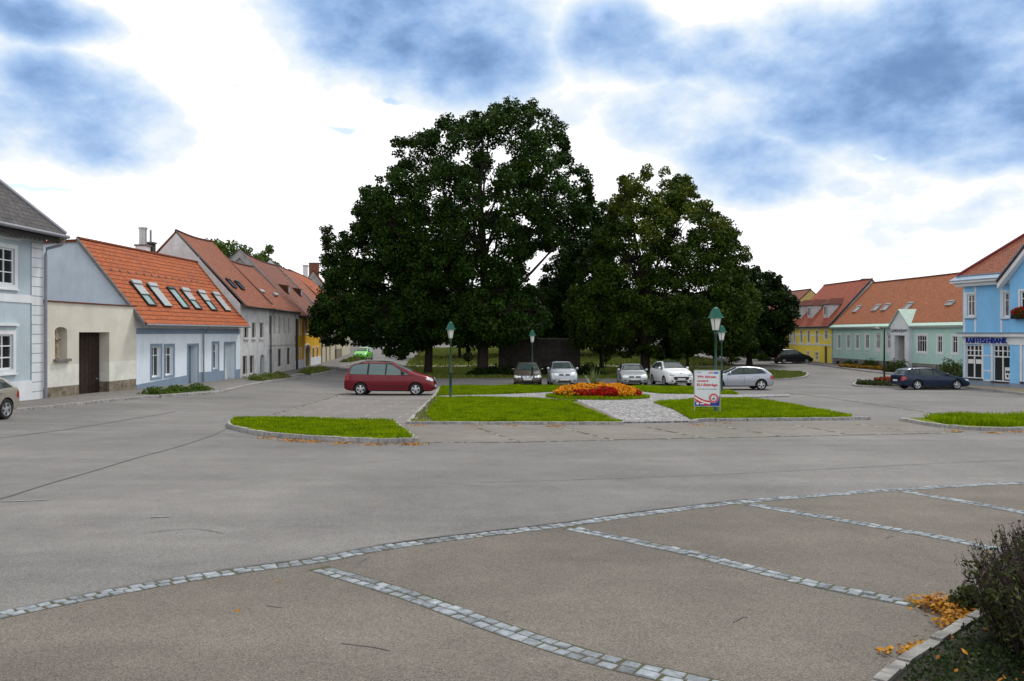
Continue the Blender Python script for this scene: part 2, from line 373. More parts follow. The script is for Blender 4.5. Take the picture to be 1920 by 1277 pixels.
M['seam'] = mat('tar_seam', (.115, .112, .11), .9, .1, 9)

# ------------------------------------------------------------------ mesh helpers
def V(*a): return Vector(a)

class MB:
    """collects faces in world (or local) coordinates and links them as one mesh object"""
    def __init__(s): s.v = []; s.f = []; s.uv = {}; s.mi = {}
    def add(s, pts, uv=None, mi=0):
        i = len(s.v); s.v += [tuple(p) for p in pts]; s.f.append(tuple(range(i, i + len(pts))))
        if uv: s.uv[len(s.f) - 1] = uv
        if mi: s.mi[len(s.f) - 1] = mi
        return s
    def mesh(s, vs, fs, mi=0):
        i = len(s.v); s.v += [tuple(p) for p in vs]
        for f in fs:
            s.f.append(tuple(i + k for k in f))
            if mi: s.mi[len(s.f) - 1] = mi
        return s
    def box(s, o, a, b, c):
        """parallelepiped from corner o and three edge vectors"""
        o, a, b, c = Vector(o), Vector(a), Vector(b), Vector(c)
        p = [o, o + a, o + a + b, o + b, o + c, o + a + c, o + a + b + c, o + b + c]
        fs = [(0, 3, 2, 1), (4, 5, 6, 7), (0, 1, 5, 4), (1, 2, 6, 5), (2, 3, 7, 6), (3, 0, 4, 7)]
        if a.cross(b).dot(c) < 0: fs = [tuple(reversed(f)) for f in fs]
        return s.mesh(p, fs)
    def abox(s, x0, x1, y0, y1, z0, z1): return s.box((x0, y0, z0), (x1 - x0, 0, 0), (0, y1 - y0, 0), (0, 0, z1 - z0))
    def tube(s, pts, r, n=8, cap=True):
        pts = [Vector(p) for p in pts]
        rs = r if isinstance(r, (list, tuple)) else [r] * len(pts)
        vs = []; fs = []
        up = Vector((0, 0, 1))
        for i, p in enumerate(pts):
            d = (pts[min(i + 1, len(pts) - 1)] - pts[max(i - 1, 0)]).normalized()
            a = d.cross(up if abs(d.z) < .95 else Vector((1, 0, 0))).normalized(); b = d.cross(a).normalized()
            for k in range(n):
                t = 2 * math.pi * k / n
                vs.append(p + (a * math.cos(t) + b * math.sin(t)) * rs[i])
        for i in range(len(pts) - 1):
            for k in range(n):
                fs.append((i * n + k, i * n + (k + 1) % n, (i + 1) * n + (k + 1) % n, (i + 1) * n + k))
        if cap:
            fs.append(tuple(range(n))); fs.append(tuple(range((len(pts) - 1) * n, len(pts) * n))[::-1])
        return s.mesh(vs, fs)
    def lathe(s, c, prof, n=12, rot=0.0, cap=True):
        """prof: (radius, z) upwards about the vertical axis through c"""
        c = Vector(c); vs = []; fs = []
        for (r, z) in prof:
            for k in range(n):
                t = 2 * math.pi * k / n + rot
                vs.append(c + Vector((r * math.cos(t), r * math.sin(t), z)))
        for i in range(len(prof) - 1):
            for k in range(n):
                fs.append((i * n + k, i * n + (k + 1) % n, (i + 1) * n + (k + 1) % n, (i + 1) * n + k))
        if cap:
            fs.append(tuple(range(n))[::-1]); fs.append(tuple(range((len(prof) - 1) * n, len(prof) * n)))
        return s.mesh(vs, fs)
    def build(s, name, m, parent=None, smooth=False):
        off = parent_world(parent) if parent is not None else Vector((0, 0, 0))
        me = bpy.data.meshes.new(name)
        me.from_pydata([(x - off.x, y - off.y, z - off.z) for (x, y, z) in s.v], [], s.f)
        for mm in (m if isinstance(m, (list, tuple)) else [m]): me.materials.append(mm)
        for k, v in s.mi.items(): me.polygons[k].material_index = v
        if s.uv:
            ul = me.uv_layers.new(name='UVMap')
            for pi, uvs in s.uv.items():
                p = me.polygons[pi]
                for li, q in zip(p.loop_indices, uvs): ul.data[li].uv = q
        if smooth:
            me.polygons.foreach_set('use_smooth', [True] * len(me.polygons))
            me.set_sharp_from_angle(angle=R(smooth if smooth is not True else 40))
        me.update()
        o = bpy.data.objects.new(name, me); COL.objects.link(o)
        if parent is not None: o.parent = parent
        return o

def parent_world(p):
    """world location of an unrotated parent chain (buildings, trees); rotated things are built in local space"""
    if p.get('_local'): return Vector((0, 0, 0))
    l = Vector((0, 0, 0))
    while p is not None:
        l += p.location; p = p.parent
    return l

def tag(o, label=None, cat=None, group=None, kind=None):
    if label: o['label'] = label
    if cat: o['category'] = cat
    if group: o['group'] = group
    if kind: o['kind'] = kind
    return o

def thing(name, label, cat, loc=(0, 0, 0), group=None):
    o = bpy.data.objects.new(name, None); COL.objects.link(o); o.location = loc; o.empty_display_size = .3
    return tag(o, label, cat, group)

def copy_tree(o, parent=None):
    c = o.copy(); COL.objects.link(c)
    if parent is not None: c.parent = parent
    for ch in [k for k in bpy.data.objects if k.parent == o]: copy_tree(ch, c)
    return c

# ------------------------------------------------------------------ terrain
KC = [(-60, -2), (0, 1.72), (5, 1.93), (10, 2.17), (20, 2.62), (30, 3.02), (40, 3.33), (50, 3.6), (60, 3.80), (72, 3.86), (90, 3.75), (110, 3.5), (150, 2.9), (250, 2.0), (500, .5), (1500, -6)]
KL = [(-60, -2), (0, 1.72), (5, 1.93), (10, 2.17), (20, 2.60), (30, 2.82), (40, 2.96), (55, 3.2), (70, 3.26), (85, 3.28), (100, 3.2), (115, 3.05), (150, 2.4), (200, 1.6), (300, .4), (500, -1), (1500, -8)]
KCx, KCy = np.array(KC).T; KLx, KLy = np.array(KL).T
def sm(a, b, x):
    t = min(1, max(0, (x - a) / (b - a))); return t * t * (3 - 2 * t)
def interp_s(xs, ys, y):
    # smoothed piecewise-linear profile
    return sum(np.interp(y + d, xs, ys) for d in (-3.5, -1.75, 0, 1.75, 3.5)) / 5
def G(x, y):
    c = interp_s(KCx, KCy, y); l = interp_s(KLx, KLy, y)
    t = sm(-19, -7, x + max(0, (y - 90)) * .08)
    return CAMZ - (l + (c - l) * t)
def gp(px, py):
    """the ground point seen at a photo pixel"""
    dx, dz = (px - CX) / F, (HY - py) / F
    lo, hi = 1.0, 600.0
    y = 1.0; prev = 1.0
    while y < 600:
        if CAMZ + dz * y < G(dx * y, y): break
        prev = y; y *= 1.03
    lo, hi = prev, y
    for _ in range(30):
        mid = (lo + hi) / 2
        if CAMZ + dz * mid < G(dx * mid, mid): hi = mid
        else: lo = mid
    y = (lo + hi) / 2
    return (dx * y, y)
def gps(l): return [gp(*p) for p in l]
def at(px, Y): return ((px - CX) / F * Y, Y)

def inpoly(P, X, Y):
    P = np.asarray(P); inside = np.zeros(X.shape, bool); j = len(P) - 1
    for i in range(len(P)):
        xi, yi = P[i]; xj, yj = P[j]
        c = ((yi > Y) != (yj > Y)) & (X < (xj - xi) * (Y - yi) / (yj - yi + 1e-12) + xi)
        inside ^= c; j = i
    return inside

def tess2d(poly, maxlen):
    bm = bmesh.new()
    vs = [bm.verts.new((p[0], p[1], 0)) for p in poly]
    for tri in tessellate_polygon([[Vector((p[0], p[1], 0)) for p in poly]]):
        try: bm.faces.new([vs[i] for i in tri])
        except ValueError: pass
    for _ in range(9):
        es = [e for e in bm.edges if e.calc_length() > maxlen]
        if not es: break
        bmesh.ops.subdivide_edges(bm, edges=es, cuts=1)
        bmesh.ops.triangulate(bm, faces=bm.faces[:])
    bm.verts.index_update()
    v = [(a.co.x, a.co.y) for a in bm.verts]; f = [tuple(a.index for a in fc.verts) for fc in bm.faces]
    bm.free()
    return v, f

def crom(pts, n=6, closed=False):
    pts = [Vector((p[0], p[1])) for p in pts]; out = []
    m_ = len(pts)
    rng = range(m_) if closed else range(m_ - 1)
    for i in rng:
        if closed: p0, p1, p2, p3 = pts[(i - 1) % m_], pts[i], pts[(i + 1) % m_], pts[(i + 2) % m_]
        else: p0, p1, p2, p3 = pts[max(i - 1, 0)], pts[i], pts[i + 1], pts[min(i + 2, m_ - 1)]
        for k in range(n):
            t = k / n
            out.append(.5 * ((2 * p1) + (-p0 + p2) * t + (2 * p0 - 5 * p1 + 4 * p2 - p3) * t * t + (-p0 + 3 * p1 - 3 * p2 + p3) * t ** 3))
    if not closed: out.append(pts[-1])
    return [(p.x, p.y) for p in out]

def sheet(name, poly, m, dz, kind='structure', maxlen=1.5, skirt=0.0):
    v, f = tess2d(poly, maxlen)
    mb = MB(); vv = [(x, y, G(x, y) + dz) for x, y in v]
    f2 = []
    for t in f:
        a, b, c = (Vector(vv[i]) for i in t)
        f2.append(t if (b - a).cross(c - a).z > 0 else t[::-1])
    mb.mesh(vv, f2)
    if skirt:
        n = len(poly)
        for i in range(n):
            a, b = poly[i], poly[(i + 1) % n]
            k = max(1, int(math.dist(a, b) / maxlen))
            for q in range(k):
                p0 = (a[0] + (b[0] - a[0]) * q / k, a[1] + (b[1] - a[1]) * q / k); p1 = (a[0] + (b[0] - a[0]) * (q + 1) / k, a[1] + (b[1] - a[1]) * (q + 1) / k)
                mb.add([(p0[0], p0[1], G(*p0) + dz - skirt), (p1[0], p1[1], G(*p1) + dz - skirt), (p1[0], p1[1], G(*p1) + dz), (p0[0], p0[1], G(*p0) + dz)])
    o = mb.build(name, m)
    if kind: o['kind'] = kind
    return o

def offs(pts, d, closed=False):
    out = []; n = len(pts)
    for i in range(n):
        a = Vector(pts[(i - 1) % n] if closed else pts[max(i - 1, 0)]); b = Vector(pts[(i + 1) % n] if closed else pts[min(i + 1, n - 1)])
        t = (b - a).normalized(); nrm = Vector((-t.y, t.x))
        out.append((pts[i][0] + nrm.x * d, pts[i][1] + nrm.y * d))
    return out

def kerb(pts, w=.15, h=.13, closed=False, name='kerb', m=None):
    """row of kerb stones, each about 1 m, on a polyline"""
    mb = MB(); n = len(pts)
    seg = []; L = 0
    loop = pts + [pts[0]] if closed else pts
    # resample at ~0.5 m
    rs = [loop[0]]
    for a, b in zip(loop[:-1], loop[1:]):
        k = max(1, int(round(math.dist(a, b) / .5)))
        for q in range(1, k + 1): rs.append((a[0] + (b[0] - a[0]) * q / k, a[1] + (b[1] - a[1]) * q / k))
    li = offs(rs, w / 2); ri = offs(rs, -w / 2)
    if closed: li[0] = li[-1] = ((li[0][0] + li[-1][0]) / 2, (li[0][1] + li[-1][1]) / 2); ri[0] = ri[-1] = ((ri[0][0] + ri[-1][0]) / 2, (ri[0][1] + ri[-1][1]) / 2)
    rnd = random.Random(len(pts))
    for i in range(len(rs) - 1):
        j = rnd.uniform(-.008, .008) 
        g0 = .012 if i % 2 == 0 else 0; g1 = .012 if i % 2 == 1 else 0
        def lp(a, b, t): return (a[0] + (b[0] - a[0]) * t, a[1] + (b[1] - a[1]) * t)
        a0, a1 = lp(li[i], li[i + 1], g0 * 2), lp(li[i], li[i + 1], 1 - g1 * 2); b0, b1 = lp(ri[i], ri[i + 1], g0 * 2), lp(ri[i], ri[i + 1], 1 - g1 * 2)
        za0, za1 = G(*a0) + h + j, G(*a1) + h + j; zb0, zb1 = G(*b0) + h + j, G(*b1) + h + j
        p = [(*a0, za0 - h - .1), (*a1, za1 - h - .1), (*b1, zb1 - h - .1), (*b0, zb0 - h - .1), (*a0, za0), (*a1, za1), (*b1, zb1), (*b0, zb0)]
        mb.mesh(p, [(4, 7, 6, 5), (0, 4, 5, 1), (1, 5, 6, 2), (2, 6, 7, 3), (3, 7, 4, 0)])
    o = mb.build(name, m or M['kerb']); o['kind'] = 'structure'
    return o

def setts(pts, rows=2, ln=.125, wd=.095, gap=.019, name='paving_setts', seed=1, h=.012, m=None):
    """rows of small granite setts set along a line"""
    rnd = random.Random(seed); mb = MB()
    tot = sum(math.dist(a, b) for a, b in zip(pts[:-1], pts[1:]))
    cum = [0]
    for a, b in zip(pts[:-1], pts[1:]): cum.append(cum[-1] + math.dist(a, b))
    def P(s_, d):
        s_ = min(max(s_, 0), tot - 1e-6); i = max(k for k in range(len(cum) - 1) if cum[k] <= s_)
        t = (s_ - cum[i]) / (cum[i + 1] - cum[i]); a, b = pts[i], pts[i + 1]
        dx, dy = (b[0] - a[0]), (b[1] - a[1]); l = math.hypot(dx, dy)
        return (a[0] + dx * t - dy / l * d, a[1] + dy * t + dx / l * d)
    for r in range(rows):
        s_ = rnd.uniform(0, ln); d0 = (r - rows / 2) * (wd + gap)
        while s_ < tot - ln:
            l = ln * rnd.uniform(.72, 1.2)
            c = []
            j = lambda q: rnd.uniform(-q, q)
            for (ss, dd) in ((0, 0), (l, 0), (l, wd), (0, wd)): c.append(P(s_ + ss + j(.006), d0 + dd + j(.005)))
            hh = h + j(.004)
            cx = sum(p[0] for p in c) / 4; cy = sum(p[1] for p in c) / 4
            top = [(cx + (p[0] - cx) * .86, cy + (p[1] - cy) * .86) for p in c]
            z = G(cx, cy)
            vs = [(*p, G(*p) - .02) for p in c] + [(*p, G(*p) + hh * .55) for p in c] + [(*p, G(*p) + hh + j(.002)) for p in top]
            fs = [(0, 1, 5, 4), (1, 2, 6, 5), (2, 3, 7, 6), (3, 0, 4, 7), (4, 5, 9, 8), (5, 6, 10, 9), (6, 7, 11, 10), (7, 4, 8, 11), (8, 9, 10, 11)]
            a = Vector(vs[8]); 
            if (Vector(vs[9]) - a).cross(Vector(vs[10]) - a).z < 0: fs = [f[::-1] for f in fs]
            mb.mesh(vs, fs)
            s_ += l + gap * rnd.uniform(.6, 1.8)
    o = mb.build(name, m or M['sett']); o['kind'] = 'structure'
    w = rows * (wd + gap) / 2 + .008
    strip = offs(pts, w - .0) + offs(pts, -w)[::-1]
    sheet('joint_strip', strip, M['dirt'], .004 + .002, maxlen=.8)
    return o

# numpy quad cloud -> mesh
def quads_obj(name, Vt, m, parent=None):
    n = len(Vt) // 4
    me = bpy.data.meshes.new(name)
    off = parent_world(parent) if parent is not None else Vector((0, 0, 0))
    Vt = Vt - np.array(off)
    me.vertices.add(n * 4); me.vertices.foreach_set('co', Vt.astype(np.float32).ravel())
    me.loops.add(n * 4); me.loops.foreach_set('vertex_index', np.arange(n * 4, dtype=np.int32))
    me.polygons.add(n); me.polygons.foreach_set('loop_start', np.arange(0, n * 4, 4, dtype=np.int32))
    me.materials.append(m); me.update(); me.validate()
    o = bpy.data.objects.new(name, me); COL.objects.link(o)
    if parent is not None: o.parent = parent
    return o

def leaf_quads(C, size, up=.5, out=None, outw=.5, aspect=.7, rng=RNG):
    n = len(C)
    nr = rng.normal(size=(n, 3)); nr /= np.linalg.norm(nr, axis=1)[:, None]
    nr[:, 2] += up
    if out is not None: nr += out * outw
    nr /= np.linalg.norm(nr, axis=1)[:, None] + 1e-9
    a = np.cross(nr, rng.normal(size=(n, 3))); a /= np.linalg.norm(a, axis=1)[:, None] + 1e-9
    b = np.cross(nr, a)
    s = (size * rng.uniform(.6, 1.25, n))[:, None]
    Q = np.empty((n, 4, 3))
    Q[:, 0] = C - a * s * .5; Q[:, 1] = C - b * s * .5 * aspect + a * s * .05; Q[:, 2] = C + a * s * .5; Q[:, 3] = C + b * s * .5 * aspect + a * s * .05
    return Q.reshape(-1, 3)

def blades(name, poly, dens, h, m, w=.03, dz=.0, rng=RNG, label=None, holes=()):
    P = np.array(poly); x0, y0 = P.min(0); x1, y1 = P.max(0)
    n = int((x1 - x0) * (y1 - y0) * dens)
    X = rng.uniform(x0, x1, n); Y = rng.uniform(y0, y1, n); k = inpoly(poly, X, Y)
    for hp in holes: k &= ~inpoly(hp, X, Y)
    X, Y = X[k], Y[k]; n = len(X)
    gx = np.linspace(x0 - .5, x1 + .5, 24); gy = np.linspace(y0 - .5, y1 + .5, 24)
    T = np.array([[G(a, b) for b in gy] for a in gx])
    fx = (X - gx[0]) / (gx[1] - gx[0]); fy = (Y - gy[0]) / (gy[1] - gy[0]); ix = fx.astype(int); iy = fy.astype(int); fx -= ix; fy -= iy
    Z = T[ix, iy] * (1 - fx) * (1 - fy) + T[ix + 1, iy] * fx * (1 - fy) + T[ix, iy + 1] * (1 - fx) * fy + T[ix + 1, iy + 1] * fx * fy + dz
    a = rng.uniform(0, 2 * math.pi, n); ca, sa = np.cos(a), np.sin(a)
    patch = .75 + .5 * (np.sin(X * 1.7 + Y * .6) * np.sin(Y * 1.3 - X * .4) * .5 + .5)
    hh = h * rng.uniform(.5, 1.3, n) * patch; ln = rng.uniform(-.6, .6, n) * hh; lm = rng.uniform(-.6, .6, n) * hh
    Q = np.empty((n, 4, 3))
    Q[:, 0] = np.stack([X - ca * w / 2, Y - sa * w / 2, Z], 1); Q[:, 1] = np.stack([X + ca * w / 2, Y + sa * w / 2, Z], 1)
    Q[:, 2] = np.stack([X + ca * w * .2 + ln, Y + sa * w * .2 + lm, Z + hh], 1); Q[:, 3] = np.stack([X - ca * w * .2 + ln, Y - sa * w * .2 + lm, Z + hh], 1)
    o = quads_obj(name, Q.reshape(-1, 3), m)
    tag(o, label, 'grass', kind='stuff'); 
    return o

# ================================================================== GROUND
def ground():
    xs = sorted(set([-900, -600, -400, -250, -160, -110] + list(range(-80, 81, 2)) + [x * .5 for x in range(-60, 61)] + [110, 160, 250, 400, 600, 900]))
    ys = sorted(set([-40, -20, -10] + [y * .5 for y in range(0, 150)] + list(range(75, 130, 2)) + list(range(130, 240, 5)) + [250, 280, 320, 380, 450, 550, 700, 1000, 1500]))
    nx, ny = len(xs), len(ys)
    vs = [(x, y, G(x, y)) for y in ys for x in xs]
    fs = [(j * nx + i, j * nx + i + 1, (j + 1) * nx + i + 1, (j + 1) * nx + i) for j in range(ny - 1) for i in range(nx - 1)]
    mb = MB(); mb.mesh(vs, fs)
    o = mb.build('ground', M['road']); o['kind'] = 'structure'
ground()

EDGE = gps([(-260, 1222), (-120, 1186), (0, 1155), (80, 1138), (160, 1122), (320, 1092), (480, 1067), (590, 1053), (760, 1022), (1060, 985), (1200, 965), (1400, 941), (1560, 928), (1690, 918), (1920, 906), (2150, 899)])
EDGE = crom(EDGE, 4)
sheet('parking_bay', EDGE + [(14, 12), (14, 1.5), (-9, 1.5)], M['bay'], .004, maxlen=1.0)
setts(EDGE, 2, .105, .076, .014, seed=3)
for i, l in enumerate([[(596, 1066), (760, 1115), (940, 1180), (1120, 1237), (1290, 1277), (1500, 1325)],
                       [(1064, 990), (1180, 1014), (1300, 1040), (1500, 1090), (1722, 1135)],
                       [(1404, 946), (1600, 980), (1760, 1008), (1885, 1034), (2000, 1056)],
                       [(1694, 922), (1800, 940), (1920, 962), (2050, 984)]]):
    setts(crom(gps(l), 4), 2, .105, .078, .014, seed=10 + i)
# middle bays in front of the lawn
MIDF = gps([(784, 830), (880, 829.5), (973, 829.5), (1150, 825), (1400, 820), (1464, 818.6), (1596, 816), (1737, 813), (1800, 811)])
MIDB = gps([(760, 796), (1168, 797), (1300, 795), (1630, 790), (1690, 789), (1800, 802)])
sheet('parking_bay', MIDF + MIDB[::-1], M['bay_far'], .004, maxlen=1.2)
setts(crom(MIDF, 4), 1, .14, .08, seed=31, h=.006, m=M['sett_dull'])
for i, l in enumerate([[(897, 803), (973, 829)], [(1050, 802), (1150, 825)], [(1213, 801), (1313, 821)], [(1345, 798), (1461, 818)], [(1490, 797), (1592, 815)], [(1608, 796), (1737, 812)]]):
    setts(gps(l), 1, .14, .10, seed=40 + i, h=.006, m=M['sett_dull'])
# paved stalls on the left
def paver_mat():
    m_ = bpy.data.materials.new('concrete_pavers'); m_.use_nodes = True
    nt = m_.node_tree; N, Lk = nt.nodes, nt.links
    b = N['Principled BSDF']; b.inputs['Roughness'].default_value = .9; b.inputs['Specular IOR Level'].default_value = .2
    tc = N.new('ShaderNodeTexCoord')
    br = N.new('ShaderNodeTexBrick'); br.inputs['Scale'].default_value = 1; br.inputs['Brick Width'].default_value = 2.6; br.inputs['Row Height'].default_value = .9
    br.inputs['Mortar Size'].default_value = .03; br.inputs['Color1'].default_value = (.19, .175, .165, 1); br.inputs['Color2'].default_value = (.15, .14, .13, 1); br.inputs['Mortar'].default_value = (.27, .26, .25, 1)
    Lk.new(tc.outputs['Object'], br.inputs['Vector'])
    n = N.new('ShaderNodeTexNoise'); n.inputs['Scale'].default_value = 5; n.inputs['Detail'].default_value = 8; n.inputs['Roughness'].default_value = .75
    Lk.new(tc.outputs['Object'], n.inputs['Vector'])
    r = N.new('ShaderNodeMapRange'); r.inputs['From Min'].default_value = .3; r.inputs['From Max'].default_value = .7; r.inputs['To Min'].default_value = .75; r.inputs['To Max'].default_value = 1.15
    Lk.new(n.outputs['Fac'], r.inputs['Value'])
    vm = N.new('ShaderNodeVectorMath'); vm.operation = 'SCALE'; Lk.new(br.outputs['Color'], vm.inputs[0]); Lk.new(r.outputs[0], vm.inputs['Scale'])
    Lk.new(vm.outputs[0], b.inputs['Base Color'])
    return m_
sheet('parking_bay', gps([(475, 787), (600, 752), (662, 734), (823, 729), (795, 760), (766, 795)]), paver_mat(), .004)
setts(gps([(470, 789), (560, 763), (600, 752), (662, 734), (720, 717)]), 1, .2, .12, seed=55, h=.006, m=M['sett_dull'])
setts(gps([(1470, 736), (1560, 747), (1650, 760), (1771, 778)]), 1, .2, .09, seed=56, h=.004)

# front grass island
ISL = crom(gps([(432, 797), (440, 805), (500, 817), (560, 823), (640, 828), (710, 830.5), (778, 830)]), 4) + gps([(760, 815), (737, 796)]) + crom(gps([(737, 796), (600, 791), (480, 788), (440, 790)]), 3)[1:]
sheet('lawn_island', ISL, M['lawn'], .09, kind='structure', maxlen=.8)
kerb(ISL, .16, .11, closed=True)
blades('grass', ISL, 560, .075, M['blade'], .034, .09, label='bright green grass on the kerbed island before the paved stalls')
# big lawn with crossing path
def path_mat():
    m_ = bpy.data.materials.new('cobbled_path'); m_.use_nodes = True
    nt = m_.node_tree; N, Lk = nt.nodes, nt.links
    b = N['Principled BSDF']; b.inputs['Roughness'].default_value = .85; b.inputs['Specular IOR Level'].default_value = .2
    tc = N.new('ShaderNodeTexCoord')
    v1 = N.new('ShaderNodeTexVoronoi'); v1.inputs['Scale'].default_value = 5.5; Lk.new(tc.outputs['Object'], v1.inputs['Vector'])
    v2 = N.new('ShaderNodeTexVoronoi'); v2.feature = 'DISTANCE_TO_EDGE'; v2.inputs['Scale'].default_value = 5.5; Lk.new(tc.outputs['Object'], v2.inputs['Vector'])
    sc = N.new('ShaderNodeSeparateColor'); Lk.new(v1.outputs['Color'], sc.inputs[0])
    mx = N.new('ShaderNodeMix'); mx.data_type = 'RGBA'; mx.inputs['A'].default_value = (.20, .21, .23, 1); mx.inputs['B'].default_value = (.42, .43, .45, 1)
    Lk.new(sc.outputs[0], mx.inputs['Factor'])
    r = N.new('ShaderNodeMapRange'); r.inputs['From Min'].default_value = .04; r.inputs['From Max'].default_value = .13; Lk.new(v2.outputs['Distance'], r.inputs['Value'])
    m2 = N.new('ShaderNodeMix'); m2.data_type = 'RGBA'; m2.inputs['A'].default_value = (.12, .10, .075, 1)
    Lk.new(r.outputs[0], m2.inputs['Factor']); Lk.new(mx.outputs['Result'], m2.inputs['B'])
    n = N.new('ShaderNodeTexNoise'); n.inputs['Scale'].default_value = 1.3; n.inputs['Detail'].default_value = 6; Lk.new(tc.outputs['Object'], n.inputs['Vector'])
    r2 = N.new('ShaderNodeMapRange'); r2.inputs['From Min'].default_value = .56; r2.inputs['From Max'].default_value = .8; r2.inputs['To Max'].default_value = .7; Lk.new(n.outputs['Fac'], r2.inputs['Value'])
    m3 = N.new('ShaderNodeMix'); m3.data_type = 'RGBA'; m3.inputs['B'].default_value = (.15, .13, .09, 1)
    Lk.new(r2.outputs[0], m3.inputs['Factor']); Lk.new(m2.outputs['Result'], m3.inputs['A']); Lk.new(m3.outputs['Result'], b.inputs['Base Color'])
    bp = N.new('ShaderNodeBump'); bp.inputs['Strength'].default_value = .7; bp.inputs['Distance'].default_value = .02
    Lk.new(r.outputs[0], bp.inputs['Height']); Lk.new(bp.outputs[0], b.inputs['Normal'])
    return m_
PATH = gps([(1168, 794), (1300, 792), (1262, 770), (1225, 757), (1300, 751), (1385, 747), (1480, 743.5), (1480, 741), (1385, 741.5), (1240, 740), (1205, 736), (1150, 731), (1090, 731),
            (1045, 736), (1000, 738.5), (940, 741), (824, 743.5), (815, 747.5), (940, 748), (1020, 751), (1085, 755), (1130, 775)])
sheet('path', PATH, path_mat(), .05, maxlen=.8, skirt=.08)
LAWNS = [gps([(770, 794), (1168, 794.5), (1130, 775), (1085, 755), (1020, 751), (940, 748), (815, 748), (793, 770)]),
         gps([(820, 743), (940, 740.5), (1000, 738), (1045, 735.5), (1060, 727), (1040, 724.5), (950, 725), (827, 726)]),
         gps([(1225, 757), (1262, 770), (1302, 791), (1340, 789), (1600, 786), (1560, 776), (1480, 761), (1400, 749), (1300, 751)]),
         gps([(1180, 729), (1205, 735.5), (1240, 739.5), (1385, 741), (1370, 735), (1310, 728), (1190, 725.5)])]
WORN = gps([(770, 793.5), (815, 793.5), (800, 785), (806, 768), (822, 752), (812, 748.5), (793, 768), (778, 784)])
WORN2 = gps([(1085, 755), (1130, 775), (1166, 793), (1150, 793), (1115, 777), (1068, 756)])
for q_ in (WORN, WORN2): sheet('worn_earth', q_, M['earth'], .070, maxlen=.7)
for P in LAWNS:
    sheet('lawn', P, M['lawn'], .065, maxlen=.9, skirt=.12)
for P, lb in zip(LAWNS, ('grass of the front left lawn quarter beside the cobbled path', 'grass of the back left lawn quarter before the brown parked car',
                         'grass of the front right lawn quarter around the political poster', 'grass of the back right lawn quarter before the two white parked cars')):
    blades('grass', P, 420, .085, M['blade'], .04, .065, label=lb, holes=(WORN, WORN2))
blades('grass', WORN, 90, .08, M['blade_dark'], .04, .065, label='thin grass on the worn earth corner of the front left lawn quarter')
kerb(gps([(768, 795), (900, 796), (1060, 796.5), (1168, 796)]), .14, .09)
kerb(gps([(766, 795), (780, 779), (795, 764), (812, 747), (826, 726)]), .14, .08)
kerb(crom(gps([(1298, 794), (1320, 790.5), (1400, 789.5), (1520, 788.5), (1630, 787)]), 3), .14, .1)
kerb(gps([(827, 725), (1040, 723.5)]), .12, .07)
kerb(gps([(1185, 724.5), (1310, 726.5), (1375, 735)]), .12, .07)
# right front island
RI = crom(gps([(1690, 789), (1740, 798), (1800, 805), (1880, 808), (1960, 806), (2060, 802)]), 4) + gps([(2060, 788), (1920, 784), (1800, 785), (1740, 787)])
sheet('lawn_island', RI, M['lawn'], .08, maxlen=.9)
kerb(RI, .15, .1, closed=True)
blades('grass', gps([(1735, 790), (1770, 800), (1880, 806), (2050, 801), (2050, 790), (1920, 786), (1800, 786)]), 500, .16, M['blade'], .03, .08, label='tall green grass on the kerbed island at the right edge')
# oval lawn and lawns under the trees
FL = gps([(757, 688), (900, 688.5), (1090, 689.5), (1250, 690), (1380, 691), (1440, 696), (1500, 698.5), (1513, 703), (1500, 709), (1440, 713.5), (1340, 716), (1250, 711), (1090, 709), (930, 709), (765, 709)])
sheet('lawn', FL, M['lawn'], .05, maxlen=2.5, skirt=.1)
kerb(crom(gps([(1400, 691.5), (1440, 695), (1490, 697), (1514, 702), (1502, 709.5), (1440, 714), (1350, 716.5)]), 3), .2, .12)
FL2 = gps([(797, 653), (935, 652), (1090, 655), (1300, 668), (1378, 685), (1250, 686), (1090, 685), (900, 684.5), (762, 684)])
sheet('lawn', FL2, M['lawn'], .05, maxlen=4, skirt=.1)
sheet('path', gps([(790, 663.5), (935, 663), (1090, 667), (1200, 670), (1200, 673), (1090, 671), (935, 668), (785, 669)]), M['yellow_pave'], .066, maxlen=4)
sheet('path', gps([(765, 686.2), (900, 686.4), (1100, 687.2), (1250, 688), (1378, 688.5), (1378, 690), (1250, 690), (1100, 689.3), (900, 688.4), (760, 688.2)]), M['yellow_pave'], .068, maxlen=4)
blades('grass', FL, 45, .16, M['blade_dark'], .1, .05, label='grass of the kerbed lawn strip under the big trees')  # naturally dull blades, with the trees' shade put into the colour too
blades('grass', FL2, 10, .25, M['blade_dark'], .2, .05, label='grass of the far lawn behind the big trees')

# left pavement along the houses, with kerb
LK = crom(gps([(-300, 812), (-120, 790), (0, 775), (100, 765), (210, 753), (290, 746), (400, 738.5), (440, 730), (500, 717), (560, 704), (620, 693), (660, 684), (700, 672)]), 4)
LB = [(-21.5, 22), (-20.3, 33), (-19.6, 40), (-18.9, 54), (-18.9, 62), (-19.2, 70), (-20.7, 84), (-22, 98), (-24, 117)]
sheet('pavement', LK + [at(690, 117)] + LB[::-1] + [(-22.5, 16)], M['pave'], .10, maxlen=1.5)
kerb(LK, .2, .11)
